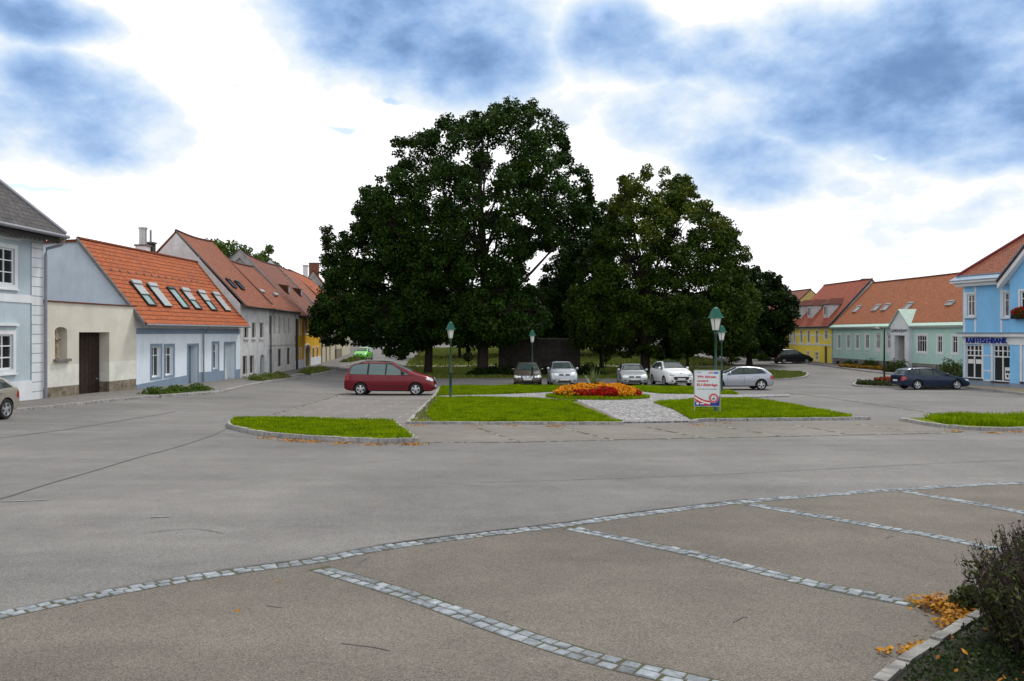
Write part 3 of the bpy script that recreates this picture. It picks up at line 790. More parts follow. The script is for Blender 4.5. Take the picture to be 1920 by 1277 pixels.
# pavement in front of the bank and round the town hall
RK = crom(gps([(1990, 752), (1920, 741), (1860, 733), (1810, 728), (1790, 722)]), 3)
sheet('pavement', RK + [(31.2, 60), (38, 62), (38, 40), (36, 34)], M['yellow_pave'], .10, maxlen=2)
kerb(RK, .16, .12)
RK2 = gps([(1700, 705), (1640, 699), (1600, 694), (1572, 690), (1530, 684), (1490, 681)])
sheet('pavement', RK2 + [(37.0, 110), (38.3, 94), (40, 70), (40.4, 64), (38, 62)], M['pave'], .10, maxlen=3)
kerb(RK2, .2, .13)
# small lamp island on the right
LI = crom(gps([(1600, 722.5), (1615, 726), (1700, 728), (1790, 730)]), 3) + crom(gps([(1800, 721), (1700, 717), (1640, 716), (1605, 719)]), 3)
sheet('planting_bed', LI, M['soil'], .10, maxlen=1.5)
kerb(LI, .16, .12, closed=True)
# seams and faint paint in the road
def strip(name, pts, w, m, dz=.008):
    P = crom(gps(pts), 5); return sheet(name, offs(P, w / 2) + offs(P, -w / 2)[::-1], m, dz, maxlen=1.0)
strip('road_seam', [(-60, 948), (0, 936), (90, 908), (170, 885), (260, 858), (330, 839), (400, 816), (432, 800)], .035, M['seam'])
strip('road_seam', [(-50, 828), (120, 806), (210, 792), (330, 772)], .05, M['seam'])
strip('road_seam', [(0, 1149), (160, 1115), (320, 1085), (480, 1060), (590, 1046), (760, 1015), (1060, 979), (1200, 959), (1400, 936)], .05, M['seam'], .007)
strip('road_seam', [(900, 905), (1300, 892), (1700, 872), (1920, 862)], .018, M['seam'])
for q_ in ([(690, 1046), (672, 1058), (668, 1066)], [(1376, 1168), (1392, 1159), (1402, 1160)], [(1660, 1010), (1676, 1006)], [(500, 1137), (530, 1141)], [(640, 1208), (700, 1215), (730, 1222)], [(270, 1000), (360, 992), (420, 1001)], [(820, 905), (900, 912)]): strip('road_crack', q_, .012, M['seam'], .009)
strip('road_marking', [(0, 941), (40, 940), (95, 937)], .05, M['white_paint'])
strip('road_marking', [(432, 815), (470, 820), (520, 825), (600, 830)], .05, M['white_paint'])
strip('road_marking', [(282, 971), (320, 969)], .05, M['white_paint'])

# ================================================================== PLANES AND HOUSES
class Pl:
    """a plane with metric coordinates u, v and signed distance d along its outward normal"""
    def __init__(s, O, T, Sd, N=None):
        s.O, s.T, s.S = Vector(O), Vector(T).normalized(), Vector(Sd).normalized()
        s.N = Vector(N).normalized() if N is not None else s.T.cross(s.S).normalized()
    def pt(s, u, v, d=0.0): return s.O + s.T * u + s.S * v + s.N * d
    def pix(s, px, py):
        D = Vector(((px - CX) / F, 1, (HY - py) / F)); C0 = Vector((0, 0, CAMZ))
        t = (s.O - C0).dot(s.N) / D.dot(s.N); q = C0 + D * t - s.O
        return q.dot(s.T), q.dot(s.S)

def facade(A, B, N):
    A, B = Vector((A[0], A[1], 0)), Vector((B[0], B[1], 0))
    p = Pl(A, B - A, (0, 0, 1), None)
    n = (B - A).normalized(); n = Vector((n.y, -n.x, 0))
    if n.dot(Vector((N[0], N[1], 0))) < 0: n = -n
    p.N = n; p.L = (B - A).length
    return p

def fbox(mb, P, u0, u1, v0, v1, d0, d1):
    mb.box(P.pt(u0, v0, d0), P.T * (u1 - u0), P.S * (v1 - v0), P.N * (d1 - d0))

def quad(mb, a, b, c, d, n, uv=None):
    """quad wound to face along n"""
    if (Vector(b) - Vector(a)).cross(Vector(c) - Vector(a)).dot(n) < 0:
        a, b, c, d = d, c, b, a
        if uv: uv = uv[::-1]
    mb.add([a, b, c, d], uv)

def wall_holes(mb, P, u0, u1, z0, z1, ops, depth=.18, d=0.0):
    """rectangular wall with openings: (u0,u1,z0,z1,arch)"""
    ops = [o for o in ops if o[1] > u0 and o[0] < u1 and o[3] > z0 and o[2] < z1]
    us = sorted({u0, u1} | {min(max(x, u0), u1) for o in ops for x in o[:2]}); zs = sorted({z0, z1} | {min(max(x, z0), z1) for o in ops for x in o[2:4]})
    for i in range(len(us) - 1):
        for j in range(len(zs) - 1):
            a, b, c, e = us[i], us[i + 1], zs[j], zs[j + 1]
            if b - a < 1e-5 or e - c < 1e-5: continue
            mu, mz = (a + b) / 2, (c + e) / 2
            if any(o[0] < mu < o[1] and o[2] < mz < o[3] for o in ops): continue
            quad(mb, P.pt(a, c, d), P.pt(b, c, d), P.pt(b, e, d), P.pt(a, e, d), P.N)
    for o in ops:
        a, b, c, e = o[:4]
        arch = o[4] if len(o) > 4 else 0
        lowcut = c < z0 - 1e-4; topcut = e > z1 + 1e-4
        c = max(c, z0)
        if topcut: e = z1; arch = 0
        spring = e - arch
        dd = o[5] if len(o) > 5 else depth
        quad(mb, P.pt(a, c, d), P.pt(a, spring, d), P.pt(a, spring, d - dd), P.pt(a, c, d - dd), P.T)
        quad(mb, P.pt(b, c, d), P.pt(b, spring, d), P.pt(b, spring, d - dd), P.pt(b, c, d - dd), -P.T)
        if not lowcut: quad(mb, P.pt(a, c, d), P.pt(b, c, d), P.pt(b, c, d - dd), P.pt(a, c, d - dd), P.S)
        if topcut: continue
        if not arch:
            quad(mb, P.pt(a, e, d), P.pt(b, e, d), P.pt(b, e, d - dd), P.pt(a, e, d - dd), -P.S)
        else:
            n = 10; cu = (a + b) / 2; ru = (b - a) / 2
            pts = [(cu - ru * math.cos(math.pi * k / n), spring + arch * math.sin(math.pi * k / n)) for k in range(n + 1)]
            for k in range(n):
                (x0, y0), (x1, y1) = pts[k], pts[k + 1]
                quad(mb, P.pt(x0, y0, d), P.pt(x1, y1, d), P.pt(x1, e, d), P.pt(x0, e, d), P.N)
                quad(mb, P.pt(x0, y0, d), P.pt(x1, y1, d), P.pt(x1, y1, d - dd), P.pt(x0, y0, d - dd), -P.S)

def window(P, o, parent, cols=2, rows=(.0,), frame='frame_white', glass='glass', trim=None, tw=.12, d=.12, fw=.06, sill=None, base=0.0, name='window', mul=.045, label=None, trimd=.03, arch_trim=False):
    """frame with mullions in an opening; pane and surround as sub-parts"""
    u0, u1, z0, z1 = o[:4]
    mb = MB()
    D0, D1 = base - d, base - d + .05
    fbox(mb, P, u0, u0 + fw, z0, z1, D0, D1); fbox(mb, P, u1 - fw, u1, z0, z1, D0, D1)
    fbox(mb, P, u0 + fw, u1 - fw, z0, z0 + fw, D0, D1); fbox(mb, P, u0 + fw, u1 - fw, z1 - fw, z1, D0, D1)
    for k in range(1, cols):
        c = u0 + (u1 - u0) * k / cols; fbox(mb, P, c - mul / 2, c + mul / 2, z0 + fw, z1 - fw, D0 + .003, D1 + .003)
    for r in rows:
        if r: c = z0 + (z1 - z0) * r; fbox(mb, P, u0 + fw, u1 - fw, c - mul / 2, c + mul / 2, D0 + .006, D1 + .006)
    w = mb.build(name, M[frame], parent)
    if label: w['label'] = label
    g = MB(); quad(g, P.pt(u0, z0, D0 + .015), P.pt(u1, z0, D0 + .015), P.pt(u1, z1, D0 + .015), P.pt(u0, z1, D0 + .015), P.N)
    g.build('pane', M[glass], w)
    if trim:
        t = MB(); e = trimd
        fbox(t, P, u0 - tw, u0, z0 - tw, z1 + tw, base, base + e); fbox(t, P, u1, u1 + tw, z0 - tw, z1 + tw, base, base + e)
        fbox(t, P, u0, u1, z1, z1 + tw, base, base + e); fbox(t, P, u0, u1, z0 - tw, z0, base, base + e)
        t.build('surround', M[trim], w)
    if sill:
        t = MB(); fbox(t, P, u0 - tw - .03, u1 + tw + .03, z0 - tw - .06, z0 - tw, base, base + .09); t.build('sill', M[sill], w)
    return w

def door(P, o, parent, m='door_brown', d=.15, base=0.0, planks=1, handle=True, name='door'):
    u0, u1, z0, z1 = o[:4]
    mb = MB(); k = planks
    for i in range(k):
        a = u0 + (u1 - u0) * i / k; b = u0 + (u1 - u0) * (i + 1) / k
        fbox(mb, P, a + .012, b - .012, z0, z1, base - d - .05, base - d)
        if k <= 2:
            for (q0, q1) in ((.08, .42), (.5, .92)):
                fbox(mb, P, a + .14, b - .14, z0 + (z1 - z0) * q0, z0 + (z1 - z0) * q1, base - d, base - d + .018)
    fbox(mb, P, u0, u1, z0, z1, base - d - .09, base - d - .05)
    w = mb.build(name, M[m], parent)
    if handle:
        h = MB(); c = u0 + (u1 - u0) * .86; fbox(h, P, c, c + .12, z0 + 1.0, z0 + 1.04, base - d, base - d + .06); h.build('handle', M['steel'], w)
    return w

def opx(P, x0, x1, y0, y1, extra=()):
    """an opening from its edges in the photo, measured on the real plane"""
    a = P.pix(x0, (y0 + y1) / 2)[0]; b = P.pix(x1, (y0 + y1) / 2)[0]
    cx = (x0 + x1) / 2
    z1 = P.pix(cx, y0)[1]; z0 = P.pix(cx, y1)[1]
    return (min(a, b), max(a, b), z0, z1) + tuple(extra)

def solid_house(P, parent, u0, u1, prof, zb, mwall, name='wall', thick_front=True):
    """side walls and back wall; prof: [(d,z)...] cross-section of the eaves/ridge line, d<=0 going back"""
    mb = MB()
    for u, s in ((u0, -1), (u1, 1)):
        pts = [P.pt(u, zb, prof[0][0])] + [P.pt(u, z, d) for d, z in prof] + [P.pt(u, zb, prof[-1][0])]
        n = (pts[1] - pts[0]).cross(pts[2] - pts[0])
        if n.dot(P.T) * s < 0: pts = pts[::-1]
        mb.add(pts)
    dB, zB = prof[-1]
    quad(mb, P.pt(u0, zb, dB), P.pt(u1, zb, dB), P.pt(u1, zB, dB), P.pt(u0, zB, dB), -P.N)
    return mb

def roof(P, parent, u0, u1, prof, m, th=.14, name='roof', ridge=True, v0=0.0, sag=0.0, cap=None):
    """slab roof following prof [(d,z)...] from front eave to back eave, one mesh, uv in metres"""
    mb = MB()
    tot = 0; n = max(2, int((u1 - u0) / 1.2)) if sag else 1
    rnd = random.Random(int(u1 * 100))
    def sg(u, k):  # old roofs sag a little between the walls
        t = (u - u0) / (u1 - u0); return -sag * math.sin(math.pi * t) * (1 if 0 < k < len(prof) - 1 else .45)
    us = [u0 + (u1 - u0) * i / n for i in range(n + 1)]
    for k in range(len(prof) - 1):
        (d0, z0), (d1, z1) = prof[k], prof[k + 1]
        L = math.hypot(d1 - d0, z1 - z0)
        sn = Vector((0, 0, 0)) + P.N * (z1 - z0) * (1 if d1 < d0 else -1) + P.S * abs(d1 - d0)
        sn.normalize()
        for i in range(n):
            a, b = us[i], us[i + 1]
            q = [P.pt(a, z0 + sg(a, k), d0), P.pt(b, z0 + sg(b, k), d0), P.pt(b, z1 + sg(b, k + 1), d1), P.pt(a, z1 + sg(a, k + 1), d1)]
            t = [p + sn * th for p in q]
            uv = [(a, tot), (b, tot), (b, tot + L), (a, tot + L)]
            if k: uv = [(x, 100 - y) for x, y in uv]
            quad(mb, *t, sn, uv); quad(mb, *q, -sn, uv)
            for e in ((0, 1), (2, 3)):
                mb.add([q[e[0]], q[e[1]], t[e[1]], t[e[0]]], [(0, 0), (.1, 0), (.1, .02), (0, .02)])
            if i == 0: mb.add([q[0], q[3], t[3], t[0]], [(0, 0), (.1, 0), (.1, .02), (0, .02)])
            if i == n - 1: mb.add([q[1], q[2], t[2], t[1]], [(0, 0), (.1, 0), (.1, .02), (0, .02)])
        tot += L
    o = mb.build(name, m, parent)
    if ridge:
        c = MB(); d, z = max(prof, key=lambda p: p[1])
        nn = max(2, int((u1 - u0) / .38))
        for i in range(nn):
            a = u0 + (u1 - u0) * i / nn; b = u0 + (u1 - u0) * (i + 1) / nn
            k = 1
            c.tube([P.pt(a, z + th * 1.15 + sg(a, k), d), P.pt(b + .03, z + th * 1.15 + sg(b, k) + .012, d)], [.12, .10], 7)
        c.build('ridge_tiles', cap or m, o)
    return o

def roof_plane(P, prof, th=.14):
    (d0, z0), (d1, z1) = prof[0], prof[1]
    sd_ = P.N * (d1 - d0) + P.S * (z1 - z0)
    n = (P.N * (z1 - z0) * (1 if d1 < d0 else -1) + P.S * abs(d1 - d0)).normalized()
    pl = Pl(P.pt(0, z0, d0) + n * th, P.T, sd_, n)
    return pl

def gutter(P, parent, u0, u1, d, z, r=.07, m='gutter'):
    g = MB(); g.tube([P.pt(u0, z, d), P.pt(u1, z, d)], r, 8); return g.build('gutter', M[m], parent)
def downpipe(P, parent, u, ztop, zbot, d=.1, r=.05, m='gutter', eave_d=.4):
    g = MB(); g.tube([P.pt(u, ztop, eave_d), P.pt(u, ztop - .25, eave_d * .8), P.pt(u, ztop - .5, d), P.pt(u, zbot, d)], r, 8); return g.build('downpipe', M[m], parent)

def firewall(P, parent, u, prof, rise=.28, w=.32, m='w_old', name='firewall', cap='cement', zlow=None):
    """parapet wall that follows the roof line and stands proud of it"""
    mb = MB()
    lo = [(d, z - .3) for d, z in prof]; hi = [(d, z + rise) for d, z in prof]
    for k in range(len(prof) - 1):
        pts = [lo[k], lo[k + 1], hi[k + 1], hi[k]]
        A = [P.pt(u, z, d) for d, z in pts]; B = [P.pt(u + w, z, d) for d, z in pts]
        mb.mesh(A + B, [(0, 1, 2, 3), (7, 6, 5, 4), (3, 2, 6, 7), (0, 3, 7, 4), (1, 5, 6, 2)])
    o = mb.build(name, M[m], parent)
    c = MB()
    for k in range(len(prof) - 1):
        (d0, z0), (d1, z1) = hi[k], hi[k + 1]
        c.box(P.pt(u - .04, z0 + .002, d0), P.T * (w + .08), P.pt(0, z1, d1) - P.pt(0, z0, d0), P.S * .07)
    c.build('coping', M[cap], o)
    return o

def rooflight(RP, parent, bx, by, tx, ty, w, glass='glass_teal', cover=0.0, name='rooflight', frame='black'):
    """roof window given the photo positions of the middle of its lower and upper edges"""
    u0, v0 = RP.pix(bx, by); u1, v1 = RP.pix(tx, ty); u = (u0 + u1) / 2; v1 = max(v1, v0 + .5)
    mb = MB(); t = .07
    fbox(mb, RP, u - w / 2, u - w / 2 + t, v0, v1, -.02, .10); fbox(mb, RP, u + w / 2 - t, u + w / 2, v0, v1, -.02, .10)
    fbox(mb, RP, u - w / 2 + t, u + w / 2 - t, v0, v0 + t, -.02, .10); fbox(mb, RP, u - w / 2 + t, u + w / 2 - t, v1 - .14, v1, -.02, .13)
    f = mb.build(name, M[frame], parent)
    g = MB(); fbox(g, RP, u - w / 2 + t, u + w / 2 - t, v0 + t, v1 - t, 0, .06); g.build('pane', M[glass], f)
    if cover:
        c = MB(); vc = v1 - (v1 - v0) * cover
        fbox(c, RP, u - w / 2 + .03, u + w / 2 - .03, vc, v1 - .02, .07, .125); fbox(c, RP, u - w / 2 - .02, u + w / 2 + .02, v1 - .22, v1 + .03, .126, .2)
        c.build('blind', M['rail_grey'], f)
    return f

def chimney(parent, x, y, z0, z1, w=.5, d=.5, m='brick', cap='cement', pots=0):
    mb = MB(); mb.abox(x - w / 2, x + w / 2, y - d / 2, y + d / 2, z0, z1)
    o = mb.build('chimney', M[m], parent)
    c = MB(); c.abox(x - w / 2 - .07, x + w / 2 + .07, y - d / 2 - .07, y + d / 2 + .07, z1, z1 + .1)
    for k in range(pots): c.lathe((x + (k - (pots - 1) / 2) * .3, y, z1 + .1), [(.09, 0), (.09, .3)], 8)
    c.build('chimney_cap', M[cap], o)
    return o

def text_mesh(s, P, u, v, h, m, parent, name='lettering', d=.02, ext=.01, width=None, bold=0.0, center=False, shear=0):
    cu = bpy.data.curves.new('txt', 'FONT'); cu.body = s; cu.size = 1.0; cu.extrude = 0.02; cu.offset = bold; cu.shear = shear; cu.resolution_u = 3
    to = bpy.data.objects.new('txt', cu); COL.objects.link(to)
    bpy.context.view_layer.update()
    dg = bpy.context.evaluated_depsgraph_get()
    me = bpy.data.meshes.new_from_object(to.evaluated_get(dg))
    bpy.data.objects.remove(to); bpy.data.curves.remove(cu)
    co = np.empty(len(me.vertices) * 3); me.vertices.foreach_get('co', co); co = co.reshape(-1, 3)
    x0, x1, y0 = co[:, 0].min(), co[:, 0].max(), 0.0
    caph = .69
    sy = h / caph; sx = (width / (x1 - x0)) if width else sy
    X = (co[:, 0] - x0) * sx; Y = co[:, 1] * sy; Z = (co[:, 2] / .02) * ext / 2
    if center: X = X - X.max() / 2
    O, T, Sd, N_ = (np.array(q) for q in (P.O, P.T, P.S, P.N))
    W = O + np.outer(X + u, T) + np.outer(Y + v, Sd) + np.outer(Z + d, N_)
    W = W - np.array(parent_world(parent))
    me.vertices.foreach_set('co', W.astype(np.float32).ravel()); me.materials.clear(); me.materials.append(m)
    me.update()
    o = bpy.data.objects.new(name, me); COL.objects.link(o); o.parent = parent
    return o

def house(name, label, A, B, N, cat='house', group=None):
    P = facade(A, B, N)
    t = thing(name, label, cat, (A[0], A[1], G(*A)), group)
    return P, t

K = 1.1
LEFT = (1, 0); RIGHT = (-1, 0)
def ptL(px, Z): return at(px, Z)
# corner points of the left row
Q0 = (-20.35, 20.0); Q1 = at(80, 33.6); Q2 = at(255, 40.7); Q3 = at(450, 54.3); Q4 = at(504, 60.7); Q5 = at(553, 69.3); Q6 = at(601, 84.0); Q7 = at(628, 97.0); Q8 = at(656, 115.0)

# ---- mansion on the left edge
def mansion():
    P, t = house('town_house', 'pale blue two-storey corner house with white quoins and slate roof at left edge', Q0, Q1, LEFT)
    L = P.L; zb = G(*Q1) - .8; ze = CAMZ + 4.25
    wins = []
    for (x0, x1, y0, y1) in ((-1, 27, 465, 533), (-2, 24, 627, 693)):
        o = opx(P, x0, x1, y0, y1)
        w_ = 1.15
        u1 = o[1]; u0 = u1 - w_
        for k in range(4):
            wins.append((u0 - k * 3.0, u1 - k * 3.0, o[2], o[3]))
    mb = solid_house(P, t, 0, L, [(0, ze), (-9, ze)], zb, None)
    wall_holes(mb, P, 0, L, zb, ze, wins, .16)
    mb.build('wall', M['w_mansion'], t)
    for o in wins:
        window(P, o, t, 2, (.34, .67), trim='w_white', tw=.17, d=.1, fw=.07, sill='w_white')
        h = MB(); fbox(h, P, o[0] - .25, o[1] + .25, o[3] + .34, o[3] + .44, 0, .12); h.build('hood_mould', M['w_white'], t)
    q = MB(); z = P.pix(70, 747)[1] - .1; qz0 = z; i = 0
    uq = P.pix(58, 600)[0]
    while z < ze - .45:
        hh = min(.40, ze - .45 - z)
        uo = 0.0 if i % 2 else .0; fbox(q, P, uq + uo, L - .01, z + .014, z + hh - .014, .019, .035)
        z += .40; i += 1
    q.build('quoins', M['w_white'], t)
    q = MB(); fbox(q, P, uq - .015, L - .012, qz0, ze - .45, 0, .018); q.build('quoin_joints', M['w_bluegrey'], t)
    b = MB(); vb = P.pix(40, 560)[1]; fbox(b, P, 0, uq, vb - .16, vb + .16, 0, .03)
    fbox(b, P, 0, L, ze - .42, ze - .36, 0, .06); fbox(b, P, 0, L, ze - .36, ze - .02, 0, .03); b.build('string_course', M['w_white'], t)
    zp = P.pix(30, 716)[1]
    b = MB(); fbox(b, P, 0, uq, zb, zp, 0, .04); b.build('plinth', M['w_white'], t)
    # hipped slate roof with flared eave
    e = .75; k_ = 1.2; D = 9; h1 = 4.5
    c = lambda u, d, z: P.pt(u, z, d)
    r = MB(); zr = ze + .1
    E0, E1, E2, E3 = c(-2, e, zr - .1), c(L + .45, e, zr - .1), c(L + .45, -D - e, zr - .1), c(-2, -D - e, zr - .1)
    R0, R1 = c(-2, -D / 2, zr + 5.6), c(L - D / 2 + .3, -D / 2, zr + 5.6)
    SL = math.hypot(5.6, 5.2)
    r.add([E0, E1, R1, R0], [(0, 0), (L + 2.5, 0), (L - 2, SL), (0, SL)]); r.add([E1, E2, R1], [(0, 0), (D + 1.5, 0), (D / 2, SL)]); r.add([E2, E3, R0, R1], [(0, 0), (L + 2, 0), (L - 2, SL), (4, SL)])
    for a, b_ in ((E0, E1), (E1, E2), (E2, E3)):
        r.add([a, b_, b_ - V(0, 0, .16), a - V(0, 0, .16)], [(0, 0), (.1, 0), (.1, .02), (0, .02)])
    r.add([p - V(0, 0, .16) for p in (E0, E3, E2, E1)], [(0, 0), (.1, 0), (.1, .02), (0, .02)])
    rf = r.build('roof', M['slate'], t)
    hp = MB(); hp.tube([E1 + V(0, 0, .04), R1 + V(0, 0, .04)], .09, 6); hp.tube([R0 + V(0, 0, .04), R1 + V(0, 0, .04)], .1, 6); hp.build('hip_ridge', M['gutter'], rf)
    g = gutter(P, t, -2, L + .5, e + .07, zr - .2, .08, 'gutter')
    # scalloped dark valance
    v = MB(); x = 0.0
    while x < L:
        for k in range(5):
            a = x + .3 * k / 5; b_ = x + .3 * (k + 1) / 5
            f = lambda q: .12 * math.sin(math.pi * q) ** .6 if 0 < q < 1 else 0
            za, zb_ = zr - .42 - f(k / 5), zr - .42 - f((k + 1) / 5)
            v.mesh([P.pt(a, zr - .18, e - .12), P.pt(b_, zr - .18, e - .12), P.pt(b_, zb_, e - .12), P.pt(a, za, e - .12), P.pt(a, zr - .18, e - .15), P.pt(b_, zr - .18, e - .15), P.pt(b_, zb_, e - .15), P.pt(a, za, e - .15)], [(0, 1, 2, 3), (7, 6, 5, 4), (3, 2, 6, 7)])
        x += .3
    v.build('valance', M['gutter_dark'], t)
    dp = MB(); u = L + .02
    dp.tube([P.pt(L + .4, zr - .25, e), P.pt(L + .35, zr - .55, e * .8), P.pt(L + .02, zr - .75, .16), P.pt(u, zr - 1.0, .12), P.pt(u, zb + .2, .12)], .065, 8); dp.build('downpipe', M['gutter'], t)
mansion()

# ---- cream courtyard wall with gate and statue niche
def gate_wall():
    P = facade(Q1, Q2, LEFT); t = thing('courtyard_wall', 'cream rendered courtyard wall with dark wooden gate and statue niche beside the mansion', 'wall', (Q1[0], Q1[1], G(*Q1)))
    L = P.L; zb = G(*Q1) - .8; zt = CAMZ + 1.36
    gate = opx(P, 148, 205, 623, 742, (0, .62)); niche = opx(P, 103, 126, 613, 673, (.18, .42))
    gate = (gate[0], gate[1], P.pix(176, 741)[1] - .3) + gate[3:]
    zl = P.pix(230, 677)[1]; zs = P.pix(90, 727)[1]
    mb = MB(); wall_holes(mb, P, .0, L, zl, zt, [gate, niche], .3)
    quad(mb, P.pt(0, zb, -.62), P.pt(L, zb, -.62), P.pt(L, zt, -.62), P.pt(0, zt, -.62), -P.N)
    quad(mb, P.pt(niche[0], niche[2], -.42), P.pt(niche[1], niche[2], -.42), P.pt(niche[1], niche[3], -.42), P.pt(niche[0], niche[3], -.42), P.N)
    quad(mb, P.pt(0, zt, 0), P.pt(L, zt, 0), P.pt(L, zt, -.62), P.pt(0, zt, -.62), P.S)
    mb.build('wall', M['w_cream'], t)
    lo = MB(); wall_holes(lo, P, .0, L, zs, zl, [gate, (niche[0], niche[1], zl - .02, zl + 1)] if niche[2] < zl else [gate], .62); lo.build('lower_wall', M['w_cream_low'], t)
    st = MB(); wall_holes(st, P, .0, L, zb, zs, [gate], .62); st.build('plinth', M['w_stone'], t)
    door(P, gate, t, 'wood_dark', .5, planks=8, name='gate')
    c = MB(); fbox(c, P, 0, L, zt, zt + .06, -.64, .06); c.build('coping', M['rust'], t)
    s = MB(); fbox(s, P, niche[0] - .1, niche[1] + .12, niche[2] - .12, niche[2], .0, .14); s.build('niche_sill', M['cement'], t)
    # statue in the niche
    cu = (niche[0] + niche[1]) / 2 - .1; c0 = P.pt(cu, niche[2], -.2)
    sm_ = MB()
    sm_.lathe(c0, [(.17, 0), (.19, .08), (.14, .12), (.15, .28), (.12, .6), (.10, .85), (.13, 1.0), (.11, 1.08), (.045, 1.13), (.04, 1.17), (.07, 1.21), (.085, 1.28), (.07, 1.36), (.02, 1.4)], 14)
    sm_.tube([c0 + V(0.02, .1, 1.0), c0 + V(.14, .12, .85), c0 + V(.2, .0, .92)], [.045, .04, .03], 8)
    sm_.tube([c0 + V(0.02, -.1, 1.0), c0 + V(.12, -.12, .85), c0 + V(.17, -.02, .8)], [.045, .04, .03], 8)
    so_ = sm_.build('statue', mat('painted_stone', (.45, .36, .24), .8, .5, 9, col2=(.10, .06, .05)), None, smooth=50)
    tag(so_, 'small weathered robed statue standing in the arched niche of the cream wall', 'statue')
gate_wall()

# ---- ice-blue single-storey house with rooflights
def blue_house():
    P, t = house('house', 'ice blue single-storey house with six rooflights in its orange tiled roof', Q2, Q3, LEFT, group=None)
    L = P.L; zb = G(*Q2) - .9; ze = CAMZ + 1.05; zr = CAMZ + 4.75; D = 3.0
    W = [opx(P, 284, 301.5, 649, 707), opx(P, 309, 325, 649, 703.5), opx(P, 398.5, 409, 644, 692)]
    dl = opx(P, 352.5, 370.5, 648, 727); dr = opx(P, 421, 440, 644, 716)
    dl = (dl[0], dl[1], dl[2] - .25, dl[3]); dr = (dr[0], dr[1], dr[2] - .25, dr[3])
    prof = [(0, ze), (-D, zr), (-7.5, zr - .15), (-7.5, zr - .2)]
    mb = solid_house(P, t, 0.02, L, prof[:3], zb, None)
    wall_holes(mb, P, 0.02, L, zb, ze, [(a + .0, b, c, d, 0, .22) for a, b, c, d in W] + [dl + (0, .5), dr + (0, .45)])
    mb.mi = {}
    wl = mb.build('wall', [M['w_blue'], M['w_gable']], t)
    wl.data.polygons[0].material_index = 1          # the gable facing the mansion is grey-blue
    for o in W: window(P, o, t, 2, (.7,), trim='w_bluegrey', tw=.13, d=.2, fw=.09, glass='glass')
    door(P, dl, t, 'door_blue', .42, handle=True); door(P, dr, t, 'door_white', .32, handle=True)
    for o in (dl, dr):
        tr = MB(); fbox(tr, P, o[0] - .12, o[0], o[2], o[3] + .12, 0, .03); fbox(tr, P, o[1], o[1] + .12, o[2], o[3] + .12, 0, .03); fbox(tr, P, o[0], o[1], o[3], o[3] + .12, 0, .03)
        tr.build('door_surround', M['w_bluegrey'], t)
    b = MB(); vb = P.pix(255, 620)[1]; fbox(b, P, 0.02, L, vb - .17, vb + .13, 0, .025); b.build('painted_band', M['w_bluegrey'], t)
    zp = lambda u: G(*(P.pt(u, 0)[:2])) + .10 + .62
    us = [0.02, dl[0] - .12]; segs = [(0.02, dl[0] - .12), (dl[1] + .12, dr[0] - .12), (dr[1] + .12, L)]
    for k, (a, b_) in enumerate(segs):
        h0 = .22 if k == 0 else .62
        za, zb2 = G(*P.pt(a, 0)[:2]) + .1 + (h0), G(*P.pt(b_, 0)[:2]) + .1 + (.62 if k else .5)
        pb = MB(); pb.mesh([P.pt(a, zb, 0), P.pt(b_, zb, 0), P.pt(b_, zb2, 0), P.pt(a, za, 0), P.pt(a, zb, .025), P.pt(b_, zb, .025), P.pt(b_, zb2, .025), P.pt(a, za, .025)], [(4, 5, 6, 7), (3, 7, 6, 2), (0, 4, 7, 3), (1, 2, 6, 5)])
        pb.build('plinth', M['w_bluegrey'], t)
    k = (zr - ze) / D; ov = .55
    rp = [(ov, ze - ov * k + .05), (-D, zr), (-7.9, zr - .25)]
    roof(P, t, -.12, L + .15, rp, M['tile_orange'], .12)
    vg = MB(); vg.box(P.pt(-.24, rp[0][1] - .06, rp[0][0]), P.T * .14, P.pt(0, zr, -D) - P.pt(0, rp[0][1], rp[0][0]), P.S * .24); vg.build('verge', M['cement'], t)
    gutter(P, t, -.1, L + .2, ov + .08, rp[0][1] + .02, .06)
    downpipe(P, t, P.pix(379, 680)[0], rp[0][1], zb + .3)
    RP = roof_plane(P, rp, .12)
    for (bx, by, tx, ty, cv) in ((205, 578, 80, 412, .55), (315, 585, 190, 430, 1), (445, 597, 330, 450, 0), (530, 603, 430, 465, .55), (643, 612, 540, 480, .5), (740, 615, 640, 492, 1)):
        z = lambda x, y: (230 + x * .2662, 420 + y * .2662)
        rooflight(RP, t, *z(bx, by), *z(tx, ty), .92, 'glass_teal', cv)
    # snow hooks near the ridge
    for i in range(16):
        u, v = .6 + i * (L - 1) / 15, 3.6
        sh = MB(); fbox(sh, RP, u, u + .06, v, v + .14, .0, .05); sh.build('snow_guard', M['cement'], t)
    # chimneys behind the ridge
    cx_, cy_ = at(268, 51); c = chimney(t, cx_, cy_, zr - 2, CAMZ + 163 / F * 51, .7, .6, 'w_white', 'cement')
    fl = MB(); fl.lathe((cx_, cy_, CAMZ + 163 / F * 51 + .1), [(.25, 0), (.25, .15), (.23, .16), (.23, 1.0), (.28, 1.01), (.28, 1.12)], 12); fl.build('flue', M['steel'], c)
    cx_, cy_ = at(282.5, 51.6); c = chimney(t, cx_, cy_, zr - 2, CAMZ + 168 / F * 51.6, .46, .46, 'concrete', 'cement')
    fl = MB(); fl.lathe((cx_, cy_, CAMZ + 168 / F * 51.6 + .1), [(.07, 0), (.07, .8)], 8); fl.build('flue', M['gutter'], c)
blue_house()

